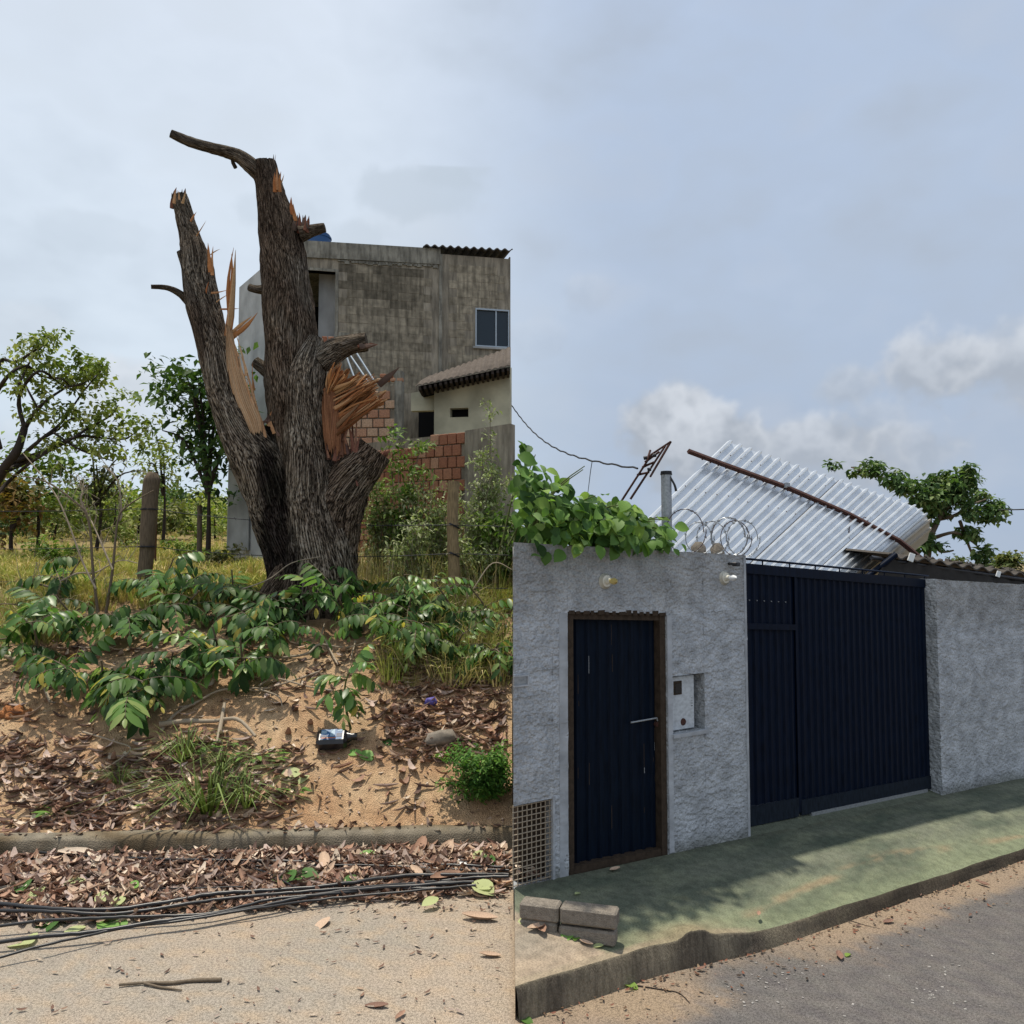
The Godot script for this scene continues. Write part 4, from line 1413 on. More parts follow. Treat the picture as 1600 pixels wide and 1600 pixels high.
func torn_face(o: Node, px: Array, tone: Color, pale: Color, ragged: float) -> void:   # a fibrous split surface: strands side by side, ragged at both ends
	var n := 22
	var m := 26
	var pts := smooth(px.map(func(k): return at(k[0], k[1], k[3])), 6)
	var hw := smooth(px.map(func(k): return float(k[2]) / F * k[3]), 6)
	var rows := []
	var cols := []
	var s0 := []
	var s1 := []
	for j in n + 1:
		s0.append(rng.randf() * ragged)
		s1.append(1.0 - rng.randf() * ragged * 0.8)
	for i in m + 1:
		rows.append([]); cols.append([])
	for j in n + 1:
		var e := float(j) / n * 2.0 - 1.0
		var tint := rng.randf()
		for i in m + 1:
			var f := lerpf(s0[j], s1[j], float(i) / m) * (pts.size() - 1)
			var k := mini(int(f), pts.size() - 2)
			var c: Vector3 = pts[k].lerp(pts[k + 1], f - k)
			var w: float = lerpf(hw[k], hw[k + 1], f - k)
			var out := 0.055 * (1.0 - e * e) + 0.030 * nf.get_noise_2d(j * 0.9 + px[0][0], i * 0.05) + (0.014 if j % 2 else -0.006)
			rows[i].append(c + Vector3(e * w, 0.0, out))
			cols[i].append(tone.lerp(pale, clampf(tint + 0.5 * nf.get_noise_2d(j * 1.7, i * 0.15), 0, 1)) * (1.0 if j % 2 else 0.72))
	var mb := MB.new()
	mb.grid(rows, true, cols)
	part("torn_face", mb, M.split_wood, o)

func wood_tone() -> Color:
	var k := rng.randf()
	var c := Color(0.60, 0.285, 0.115).lerp(Color(0.40, 0.145, 0.055), k)
	return c.lerp(Color(0.70, 0.46, 0.25), clampf(rng.randf_range(-1, 1), 0, 1))

func stump() -> void:
	var foot := Vector3(-3.15, gh(-3.15, 13.0), -13.0)
	var t := thing("broken_tree", "huge dead tree trunk snapped into split forked limbs on the bank", "tree", foot)
	var bk := Color(0.215, 0.168, 0.13)
	var gy := Color(0.275, 0.235, 0.19)
	var mb := MB.new()
	# left limb
	mb.col = gy
	limb(mb, [[474, 1000, 52, 13.0], [466, 930, 42, 13.0], [452, 860, 42, 13.0], [432, 790, 42, 13.0], [408, 730, 40, 13.0], [381, 680, 36, 13.0], [356, 620, 30, 13.0], [338, 560, 26, 13.0], [324, 500, 25, 13.05], [314, 450, 24, 13.1], [305, 402, 22, 13.1], [297, 370, 16, 13.15], [288, 335, 13, 13.2], [280, 306, 11, 13.2]], 1.0)
	part("left_limb", mb, M.bark, t)
	# tall limb
	mb = MB.new()
	mb.col = bk
	limb(mb, [[495, 1000, 60, 13.1], [492, 900, 50, 13.1], [486, 800, 48, 13.15], [474, 700, 46, 13.2], [466, 640, 46, 13.2], [460, 590, 45, 13.2], [456, 540, 42, 13.2], [452, 490, 40, 13.2], [448, 440, 37, 13.25], [442, 395, 36, 13.3], [434, 352, 31, 13.3], [425, 310, 23, 13.3], [418, 280, 20, 13.3], [412, 256, 19, 13.3]], 7.0)
	part("tall_limb", mb, M.bark, t)
	# front rib of the trunk
	mb = MB.new()
	mb.col = gy
	limb(mb, [[505, 1000, 56, 12.75], [500, 930, 50, 12.75], [496, 850, 46, 12.75], [488, 780, 38, 12.8], [480, 720, 34, 12.8], [476, 660, 33, 12.85], [478, 600, 32, 12.9], [484, 560, 26, 13.0], [492, 530, 14, 13.1]], 3.0)
	part("front_rib", mb, M.bark, t)
	# right side and its sawn-off fork
	mb = MB.new()
	mb.col = bk
	limb(mb, [[512, 1000, 48, 12.95], [514, 930, 40, 12.95], [518, 860, 40, 12.95], [526, 800, 42, 12.95], [546, 756, 38, 12.95], [568, 726, 33, 12.95], [586, 702, 27, 12.95]], 5.0)
	part("right_fork", mb, M.bark, t)
	# the burnt hollow between the limbs
	mb = MB.new()
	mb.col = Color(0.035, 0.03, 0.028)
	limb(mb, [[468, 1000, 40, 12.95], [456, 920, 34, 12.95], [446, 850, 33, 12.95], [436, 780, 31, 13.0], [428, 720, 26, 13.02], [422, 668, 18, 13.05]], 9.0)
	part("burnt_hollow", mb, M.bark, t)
	# bark flap on the left limb
	mb = MB.new()
	mb.col = bk
	limb(mb, [[330, 590, 7, 12.85], [316, 530, 11, 12.85], [304, 480, 13, 12.9], [296, 450, 10, 12.95], [290, 420, 7, 13.0], [282, 393, 6, 13.0]], 11.0, 16)
	part("bark_flap", mb, M.bark, t)
	# branches and stubs
	mb = MB.new()
	mb.col = gy
	limb(mb, [[412, 275, 15, 13.3], [396, 262, 13, 13.2], [374, 245, 11, 13.15], [350, 236, 9.5, 13.1], [322, 229, 8, 13.0], [296, 221, 8, 12.9], [267, 208, 6.5, 12.8]], 13.0, 16)
	part("dead_branch", mb, M.bark, t)
	mb = MB.new()
	mb.col = bk
	limb(mb, [[300, 478, 8, 13.0], [283, 460, 6, 12.9], [262, 450, 4.5, 12.8], [236, 448, 3.6, 12.7]], 15.0, 12)
	part("dead_branch", mb, M.bark, t)
	for st in [[[418, 452, 9], [402, 452, 7], [389, 449, 6]], [[430, 592, 10], [414, 577, 10], [399, 565, 9]], [[470, 366, 13], [490, 360, 9], [508, 356, 7]], [[500, 565, 20], [524, 548, 19], [548, 538, 15], [573, 534, 14]], [[368, 262, 3], [364, 254, 3], [362, 246, 2]]]:
		mb = MB.new()
		mb.col = gy
		var px := []
		for k in st: px.append([k[0], k[1], k[2], 12.95 if st[0][0] == 500 else 13.2])
		limb(mb, px, rng.randf() * 40, 16, 4)
		part("branch_stub", mb, M.bark, t)
	# jagged broken ends, darker and lower than the clean wood
	for en in [[412, 256, 20, 13.3], [280, 306, 11, 13.2], [586, 702, 26, 12.95], [470, 345, 14, 13.1], [572, 534, 13, 12.9]]:
		for i in 14:
			var a := rng.randf() * TAU
			var p := at(en[0] + cos(a) * en[2] * 0.75, en[1] + 6, en[3] + sin(a) * en[2] / F * 9.0)
			var up := Vector3(rng.randf_range(-0.04, 0.04), rng.randf_range(0.08, 0.24), 0)
			if en[0] == 586: up = Vector3(0.07, 0.07, 0) * rng.randf_range(0.4, 1.3)
			if en[0] == 572: up = Vector3(0.11, 0.02, 0) * rng.randf_range(0.4, 1.1)
			splinter(t, p - up * 0.7, p + up * rng.randf_range(0.5, 1.2), rng.randf_range(0.04, 0.1), [Color(0.13, 0.09, 0.07), Color(0.2, 0.13, 0.1), Color(0.26, 0.11, 0.07)][rng.randi() % 3])
	# clean orange wood: the torn inner face of the left limb
	torn_face(t, [[357, 505, 4, 12.88], [361, 545, 8, 12.84], [368, 585, 13, 12.8], [379, 625, 16, 12.77], [391, 655, 17, 12.75], [400, 682, 10, 12.76]], Color(0.66, 0.38, 0.19), Color(0.74, 0.52, 0.33), 0.12)
	torn_face(t, [[512, 600, 8, 12.75], [516, 640, 14, 12.70], [519, 680, 14, 12.66], [522, 715, 9, 12.66]], Color(0.34, 0.14, 0.07), Color(0.46, 0.22, 0.11), 0.3)
	for i in 20:
		var f := rng.randf()
		var x0 := lerpf(358, 396, f) + rng.randf_range(-10, 12)
		var y0 := lerpf(530, 672, f)
		var l := rng.randf_range(30, 80)
		splinter(t, at(x0 + l * 0.22, y0 + l * 0.5, 12.80), at(x0 - l * 0.04, y0 - l * 0.45, 12.76 + rng.randf_range(-0.03, 0.08)), rng.randf_range(0.02, 0.05), wood_tone().lerp(Color(0.74, 0.50, 0.30), 0.5))
	# lone shards standing up or out
	for k in [[[356, 525], [362, 398], 11], [[358, 520], [368, 392], 11], [[360, 505], [365, 388], 7], [[360, 528], [402, 489], 9], [[362, 520], [394, 494], 6], [[330, 458], [356, 453], 3], [[338, 472], [358, 459], 2], [[345, 483], [374, 482], 3], [[329, 398], [344, 389], 2], [[307, 369], [322, 345], 2], [[298, 346], [307, 331], 4], [[272, 318], [274, 297], 6], [[280, 312], [279, 298], 5], [[285, 318], [290, 299], 4],
		[[330, 425], [325, 380], 8], [[332, 430], [333, 385], 5], [[318, 480], [326, 440], 6], [[446, 640], [452, 560], 8], [[450, 650], [448, 570], 7], [[438, 640], [450, 615], 6], [[424, 650], [446, 622], 7], [[398, 610], [395, 565], 4], [[402, 640], [394, 590], 4],
		[[434, 298], [433, 262], 11], [[437, 300], [439, 268], 6], [[430, 300], [429, 270], 7], [[458, 335], [455, 308], 8], [[462, 345], [458, 318], 6], [[440, 285], [444, 272], 2], [[592, 602], [624, 574], 11]]:
		var dark: bool = k[0][0] == 592
		splinter(t, at(k[0][0], k[0][1], 12.9), at(k[1][0], k[1][1], 12.85), k[2] / F * 13.0, Color(0.14, 0.09, 0.07) if dark else wood_tone())
	# the great brush of torn fibres on the right
	for i in 270:
		var f := rng.randf()
		var bunch := nf.get_noise_2d(floorf(f * 9.0) * 3.1, 2.0)   # fibres break off in bunches
		var tx := lerpf(526, 590, smoothstep(0.0, 0.35, f)) + bunch * 26.0 + rng.randf_range(-22, 3)
		var ty := lerpf(574, 640, f) + rng.randf_range(-9, 9)
		var x0 := 506 + rng.randf_range(-3, 14)
		var y0 := lerpf(606, 692, f) + rng.randf_range(-10, 10)
		var cut := rng.randf_range(0.0, 0.4)
		var z := 12.84 + rng.randf_range(-0.26, 0.22)
		var pa := at(lerpf(x0, tx, cut), lerpf(y0, ty, cut) + 6.0 * cut, z + 0.08)
		var pb := at(tx, ty, z - 0.14 * rng.randf())
		var deep := clampf(f * 0.9 + rng.randf_range(-0.4, 0.3), 0, 1)
		splinter(t, pa, pb, rng.randf_range(0.016, 0.07), wood_tone().lerp(Color(0.24, 0.10, 0.05), deep * 0.55) * (0.5 if rng.randf() < 0.2 else 1.0), rng.randf() < 0.4)
	for i in 34:   # below it the fibres run down into the trunk
		var x0 := rng.randf_range(507, 560)
		var y0 := rng.randf_range(660, 725)
		var z := 12.62 + rng.randf_range(0.0, 0.2)
		splinter(t, at(x0, y0 + rng.randf_range(10, 40), z), at(x0 - rng.randf_range(-8, 12), y0 - rng.randf_range(15, 45), z + 0.05), rng.randf_range(0.03, 0.08), [Color(0.23, 0.10, 0.07), Color(0.13, 0.075, 0.06), Color(0.34, 0.17, 0.11), Color(0.42, 0.2, 0.12)][rng.randi() % 4])
	for i in 22:   # wood in the crotch
		var x0 := rng.randf_range(400, 446)
		var z := 12.78 + rng.randf_range(0, 0.2)
		splinter(t, at(x0 + rng.randf_range(-14, 14), 664 + rng.randf_range(-8, 18), z), at(x0, 652 + rng.randf_range(-16, 8), z), rng.randf_range(0.05, 0.10), [Color(0.16, 0.10, 0.08), Color(0.30, 0.17, 0.12), Color(0.52, 0.29, 0.15)][rng.randi() % 3])
	# roots flaring at the foot
	for k in [[-0.55, 0.35], [-0.1, 0.6], [0.4, 0.5], [0.65, 0.1]]:
		mb = MB.new()
		mb.col = bk
		var c := foot + Vector3(k[0] * 0.5, 0.5, k[1] * 0.6)
		var e := foot + Vector3(k[0] * 1.5, 0, k[1] * 1.5)
		e.y = gh(e.x, -e.z) - 0.05
		mb.tube(smooth([c, c.lerp(e, 0.55) + Vector3(0, -0.12, 0), e], 5), smooth([0.2, 0.17, 0.05], 5), 16, true, bark_bump(k[0] * 9, 0.08), 1.0)
		part("root", mb, M.bark, t)

# ---------------------------------------------------------------- fence posts and wires
func fence() -> void:
	var g := "fence posts along the bank"
	var a := at(222, 905, 13.6)
	a.y = gh(a.x, -a.z) - 0.1
	var top := at(238, 738, 13.6)
	var p := thing("fence_post", "thick leaning grey timber post with a pointed top left of the trunk", "post", a, g)
	var mb := MB.new()
	mb.col = Color(1.05, 1.0, 0.95)
	mb.tube(smooth([a, a.lerp(top, 0.35) + Vector3(0.02, 0, 0), a.lerp(top, 0.7), a.lerp(top, 0.93), top + Vector3(0.02, 0, 0)], 5), smooth([0.115, 0.115, 0.13, 0.135, 0.06], 5), 14, true, bark_bump(21, 0.10))
	part("timber", mb, M.wood_post, p)
	for k in [0.40, 0.70]:
		mb = MB.new()
		var c := a.lerp(top, k)
		mb.tube([c + Vector3(0, -0.012, 0), c + Vector3(0, 0.012, 0)], [0.142, 0.142], 14)
		part("wire_binding", mb, M.dark_steel, p)
	var b := at(709, 965, 12.7)
	b.y = gh(b.x, -b.z) - 0.1
	var bt := at(708, 752, 12.7)
	p = thing("fence_post", "straight tan bamboo post with dark nodes right of the trunk", "post", b, g)
	mb = MB.new()
	var pts := []
	var rad := []
	for i in 40:
		var f := i / 39.0
		pts.append(b.lerp(bt, f) + Vector3(0.012 * sin(f * 7), 0, 0))
		var node := fposmod(f * 6.2, 1.0)
		rad.append(0.098 - 0.008 * f + (0.010 if node < 0.06 else 0.0) - 0.006 * sin(node * PI))
	mb.tube(pts, rad, 20)
	part("culm", mb, M.bamboo, p)
	for k in [0.45, 0.665]:
		mb = MB.new()
		var c := b.lerp(bt, k)
		mb.tube([c + Vector3(0, -0.01, 0), c + Vector3(0.01, 0.01, 0)], [0.105, 0.105], 14)
		part("wire_binding", mb, M.dark_steel, p)
	var q := at(242, 822, 19.0)
	q.y = gh(q.x, -q.z) - 0.1
	p = thing("fence_post", "thin reddish stake standing in the dry grass behind the leaning timber post", "post", q, g)
	mb = MB.new()
	mb.col = Color(0.9, 0.6, 0.45)
	mb.tube([q, at(245, 762, 19.0)], [0.05, 0.04], 8)
	part("timber", mb, M.wood_post, p)
	q = at(313, 826, 20.0)
	q.y = gh(q.x, -q.z) - 0.1
	p = thing("fence_post", "short dark stump post in the grass just left of the broken trunk", "post", q, g)
	mb = MB.new()
	mb.tube([q, at(312, 790, 20.0)], [0.07, 0.06], 8)
	part("timber", mb, M.wood_post, p)
	var kind := ["topmost", "middle", "lowest"]
	for i in 3:
		var ya: float = [0.70, 0.40, 0.14][i]
		var yb: float = [0.665, 0.45, 0.2][i]
		mb = MB.new()
		var w := []
		var l := a.lerp(top, ya)
		var r := b.lerp(bt, yb)
		w.append(l + Vector3(-3.6, -0.02, 0.1))
		w.append(l + Vector3(-1.8, -0.04, 0.12))
		w.append(l + Vector3(0, 0, 0.14))
		for k in 7: w.append((l + Vector3(0, 0, 0.14)).lerp(r + Vector3(0, 0, 0.11), (k + 1) / 8.0) + Vector3(0, -0.10 * sin(PI * (k + 1) / 8.0), 0.10 * sin(PI * (k + 1) / 8.0)))
		w.append(r + Vector3(0, 0, 0.11))
		w.append(r + Vector3(0.85, -0.02, 0.05))
		var sp := smooth(w, 4)
		mb.tube(sp, radii(0.006, 0.006, sp.size()), 5)
		for k in sp.size():
			if k % 2 == 0: mb.tube([sp[k] + Vector3(-0.012, 0.025, 0), sp[k] + Vector3(0.012, -0.025, 0)], [0.003, 0.003], 4)
		solo("barbed_wire", mb, M.dark_steel, "%s rusty barbed wire strung past the broken trunk between the posts" % kind[i], "wire", l, "barbed wires")

# ---------------------------------------------------------------- trees of the vacant lot
func crown_of(o: Node, spots: Array, size: float, count: int, mesh: Mesh, tones: Array, flat := 0.8) -> void:   # clumps of leaves round the given places
	var xs := []
	var cs := []
	for s in spots:
		var k: float = s[1]
		for i in int(count * k * k):
			var d := Vector3(rng.randfn(), rng.randfn() * flat, rng.randfn())
			d = d.normalized() * pow(rng.randf(), 0.45) * size * k
			xs.append(yaw(s[0] + d, rng.randf_range(0.7, 1.3), 0.7))
			cs.append(tones[rng.randi() % tones.size()] * rng.randf_range(0.75, 1.25))
	many("foliage", mesh, xs, cs, o)

func branchy(o: Node, px: Array, z: float, w0: float, w1: float, m: Material, called := "branch", dz := 0.6) -> Array:
	var pts := []
	for i in px.size(): pts.append(at(px[i][0], px[i][1], z + dz * sin(i * 2.1 + px[0][0])))
	var sp := smooth(pts, 4)
	var mb := MB.new()
	mb.tube(sp, radii(w0, w1, sp.size()), 8, true, func(_a, _l, r, p): return r * 0.35 * nf.get_noise_3dv(p * 3.0))
	part(called, mb, m, o)
	return sp

func trees() -> void:
	var leaf5 := clump_mesh(7, 0.34, 0.20, 0.11, 0.25, 4).mesh(M.foliage)
	var leaf6 := clump_mesh(8, 0.42, 0.26, 0.13, 0.3, 6).mesh(M.foliage)
	var light := [Color(0.25, 0.30, 0.065), Color(0.32, 0.36, 0.10), Color(0.18, 0.24, 0.055), Color(0.40, 0.42, 0.16)]
	var mid := [Color(0.12, 0.20, 0.04), Color(0.18, 0.26, 0.05), Color(0.085, 0.145, 0.033), Color(0.25, 0.31, 0.075)]
	var dark := [Color(0.05, 0.10, 0.032), Color(0.075, 0.14, 0.04), Color(0.035, 0.075, 0.026), Color(0.11, 0.18, 0.05)]
	# gnarled tree at the left
	var f := at(-14, 840, 21)
	f.y = gh(f.x, -f.z) - 0.1
	var t := thing("gnarled_tree", "gnarled crooked tree with dark twisting limbs and light green leaf clusters at the edge", "tree", f)
	branchy(t, [[-14, 846], [-20, 790], [0, 740], [26, 706], [38, 668]], 21, 0.15, 0.09, M.dark_bark, "trunk", 0.1)
	var ends := []
	for l in [[[0, 740], [30, 716], [62, 688], [96, 660], [130, 612], [158, 580]], [[26, 706], [44, 660], [70, 628], [104, 604], [118, 584]], [[38, 668], [30, 620], [60, 580], [92, 598], [116, 612]], [[0, 700], [-14, 640], [10, 590], [40, 572], [66, 588], [96, 592], [110, 604]], [[-14, 640], [0, 566], [24, 566], [54, 548], [72, 538]], [[0, 740], [40, 722], [76, 704], [120, 682], [158, 684], [194, 686], [216, 672]],
		[[26, 720], [60, 708], [104, 690], [140, 668], [172, 650], [184, 634]], [[62, 688], [90, 672], [112, 654], [140, 660]], [[30, 600], [50, 560], [72, 536]], [[-20, 790], [10, 756], [44, 726], [76, 706], [110, 690]], [[104, 604], [128, 600], [150, 586]], [[84, 676], [120, 700], [150, 712], [176, 720]], [[60, 640], [44, 610], [36, 590]]]:
		var sp := branchy(t, l, 21, 0.065 if l.size() > 4 else 0.035, 0.012, M.dark_bark)
		for i in [0.35, 0.6, 0.8, 1.0]: ends.append([sp[int((sp.size() - 1) * i)] + Vector3(0, 0.12, 0), 0.45 + 0.35 * i])
		ends.append([sp[-1] + Vector3(rng.randfn() * 0.2, 0.1, 0), 0.7])
	for k in [[30, 560], [72, 536], [112, 560], [150, 580], [158, 600], [90, 580], [125, 640], [150, 650], [176, 640], [185, 655], [45, 545], [28, 610], [60, 650], [90, 640], [205, 670], [222, 684], [235, 700], [110, 700], [150, 700], [60, 600], [30, 650]]:
		ends.append([at(k[0], k[1], 21 + rng.randf_range(-0.8, 0.8)), rng.randf_range(0.6, 0.9)])
	crown_of(t, ends, 0.38, 10, clump_mesh(7, 0.22, 0.16, 0.10, 0.15, 14).mesh(M.foliage), light + [Color(0.13, 0.18, 0.04)], 0.7)
	# crowns of the middle distance: [x, y, half width, half height, depth, kind, label]
	var list := [
		[326, 690, 44, 66, 19.6, 2, "dense dark green tree standing right behind the leaning left limb"],
		[292, 598, 40, 30, 19.6, 2, ""],
		[352, 650, 22, 60, 19.6, 2, ""],
		[255, 720, 34, 50, 30.0, 0, "slim pale green sapling between the timber post and the dark tree"],
		[60, 760, 56, 52, 24.0, 1, "broad bright green bush under the gnarled tree"],
		[150, 740, 46, 66, 27.0, 3, "olive green round tree behind the gnarled tree"],
		[20, 790, 40, 50, 23.0, 4, "rusty leaved low bush at the left edge"],
	]
	for k in list:
		if k[6] == "": continue
		var base := at(k[0], 830, k[4])
		base.y = gh(base.x, k[4]) - 0.1
		t = thing(["pale_tree", "green_bush", "dark_tree", "olive_tree", "rusty_bush"][k[5]], k[6], "tree" if k[5] in [0, 2, 3] else "bush", base, "trees of the vacant lot")
		var c := at(k[0], k[1], k[4])
		var mb := MB.new()
		mb.tube(smooth([base, base.lerp(c, 0.5) + Vector3(rng.randfn() * 0.15, 0, 0), c + Vector3(0, 0.3, 0)], 4), radii(0.075, 0.02, 9), 8, true, func(_a, _l, r, p): return r * 0.3 * nf.get_noise_3dv(p * 3.0))
		part("trunk", mb, M.dark_bark, t)
		var spots := []
		var sets := [k]
		if k[5] == 2: sets.append_array([list[1], list[2]])
		for s in sets:
			for i in 26:
				var d := Vector3(rng.randfn(), rng.randfn(), rng.randfn() * 0.8) * 0.5
				spots.append([at(s[0] + d.x * s[2] * 1.1, s[1] + d.y * s[3] * 1.1, s[4] + d.z * 1.2), rng.randf_range(0.5, 1.0)])
			if k[5] != 1:
				for i in 5:
					var e: Vector3 = spots[rng.randi() % spots.size()][0]
					mb = MB.new()
					mb.tube(smooth([base.lerp(c, 0.6), c.lerp(e, 0.5) + Vector3(0, -0.15, 0), e], 4), radii(0.05, 0.012, 9), 6)
					part("branch", mb, M.dark_bark, t)
		crown_of(t, spots, 0.6, [6, 13, 7, 9, 9][k[5]], leaf5, [light, mid, dark, [Color(0.10, 0.12, 0.04), Color(0.15, 0.15, 0.06), Color(0.07, 0.09, 0.03)], [Color(0.30, 0.19, 0.06), Color(0.17, 0.16, 0.05), Color(0.22, 0.13, 0.05)]][k[5]])
	# scrub along the far side of the field
	var rows := [["low round scrub bush", 14, 34.0, 795, 20], ["far scrub bush", 16, 46.0, 790, 22]]
	for r in rows:
		for i in r[1]:
			var x := lerpf(-30, 420, (i + rng.randf_range(0.1, 0.9)) / r[1])
			var z: float = r[2] + rng.randf_range(-5, 6)
			var base := at(x, 815, z)
			base.y = gh(base.x, z) - 0.05
			var shade := rng.randi() % 4
			var where: String = "at the left edge" if x < 60 else ("below the gnarled tree" if x < 140 else ("behind the bare saplings" if x < 210 else ("behind the timber post" if x < 290 else ("below the dark tree" if x < 350 else "beside the gable's foot"))))
			while used.has([shade, r[2], where]): shade = (shade + 1) % 4
			used[[shade, r[2], where]] = 1
			t = thing("scrub_bush", "%s green scrub bush in the %s row of the field's edge, %s" % [["pale", "bright", "dark", "olive"][shade], "nearer" if r[2] < 40 else "farther", where], "bush", base, "scrub bushes along the far edge of the field")
			var hh := rng.randf_range(0.8, 2.3)
			var spots := []
			for j in 14: spots.append([base + Vector3(rng.randfn() * 0.9, hh * rng.randf_range(0.25, 1.0), rng.randfn() * 0.6), rng.randf_range(0.6, 1.1)])
			crown_of(t, spots, 0.62, 9, leaf6, [light, mid, dark, [Color(0.10, 0.12, 0.04), Color(0.16, 0.17, 0.06), Color(0.21, 0.21, 0.08)]][shade])
			var mb := MB.new()
			mb.tube([base, base + Vector3(rng.randfn() * 0.1, hh * 0.7, 0)], [0.06, 0.02], 6)
			part("stem", mb, M.dark_bark, t)
	# one continuous far wood, too far off to tell its trees apart
	var xs := []
	var cs := []
	for i in 2600:
		var z := rng.randf_range(70, 120)
		var x := rng.randf_range(-95, -6)
		var y := gh(x, z) + 3.4 * pow(rng.randf(), 0.8) * (0.8 + 1.1 * nz.get_noise_2d(x * 12, z * 3))
		xs.append(yaw(Vector3(x, y, -z), rng.randf_range(2.6, 4.2), 0.6))
		cs.append(mid[rng.randi() % 4] * rng.randf_range(0.7, 1.3))
	var w := many("far_wood", leaf6, xs, cs, self)
	tag(w, "far line of hazy green wood on the horizon beyond the field", "wood", "", "stuff")
	# small bushes nearer by
	for k in [[115, 800, 14, 22.0, 1, "small yellow-green bush in the field left of the timber post"], [290, 795, 22, 22.0, 1, "round bright bush in the grass between post and trunk"], [55, 828, 26, 18.5, 1, "spreading leafy bush low in the grass near the left edge"], [345, 830, 24, 18.0, 3, "brushy olive weed clump against the trunk's left foot"], [200, 775, 18, 26.0, 0, "pale loose shrub behind the timber post"], [375, 790, 20, 22.0, 0, "wispy light shrub at the house's gable foot"], [285, 855, 6, 15.0, 1, "tiny grey-green sprout in the dry grass"]]:
		var base := at(k[0], k[1] + k[2], k[3])
		base.y = gh(base.x, k[3]) - 0.03
		t = thing("small_bush", k[5], "bush", base, "bushes in the dry field")
		var spots := []
		var rr: float = k[2] / F * k[3]
		for j in 10: spots.append([base + Vector3(rng.randfn() * rr * 0.6, rr * rng.randf_range(0.3, 1.9), rng.randfn() * rr * 0.5), 0.5 + rng.randf() * 0.3])
		crown_of(t, spots, rr * 0.8, 22, clump_mesh(6, 0.16, 0.13, 0.06, 0.1, 9 + k[0]).mesh(M.foliage), [light, mid, dark, [Color(0.10, 0.12, 0.04), Color(0.16, 0.15, 0.07)]][k[4]])
		var mb := MB.new()
		mb.tube([base, base + Vector3(0, rr * 1.2, 0)], [0.025, 0.01], 5)
		part("stem", mb, M.twig, t)
	# light grey concrete pillar seen low between trunk and gable
	var pb := at(368, 842, 21.0)
	var mb2 := MB.new()
	mb2.cbox(Transform3D(Basis(), Vector3(pb.x + 0.1, (pb.y + at(0, 745, 21).y) / 2, pb.z)), Vector3(0.55, at(0, 745, 21).y - pb.y + 0.6, 0.3), 0.02)
	solo("concrete_pillar", mb2, M.house_plaster, "short pale concrete pillar low behind the trunk's left foot", "pillar", Vector3(pb.x, pb.y, pb.z))

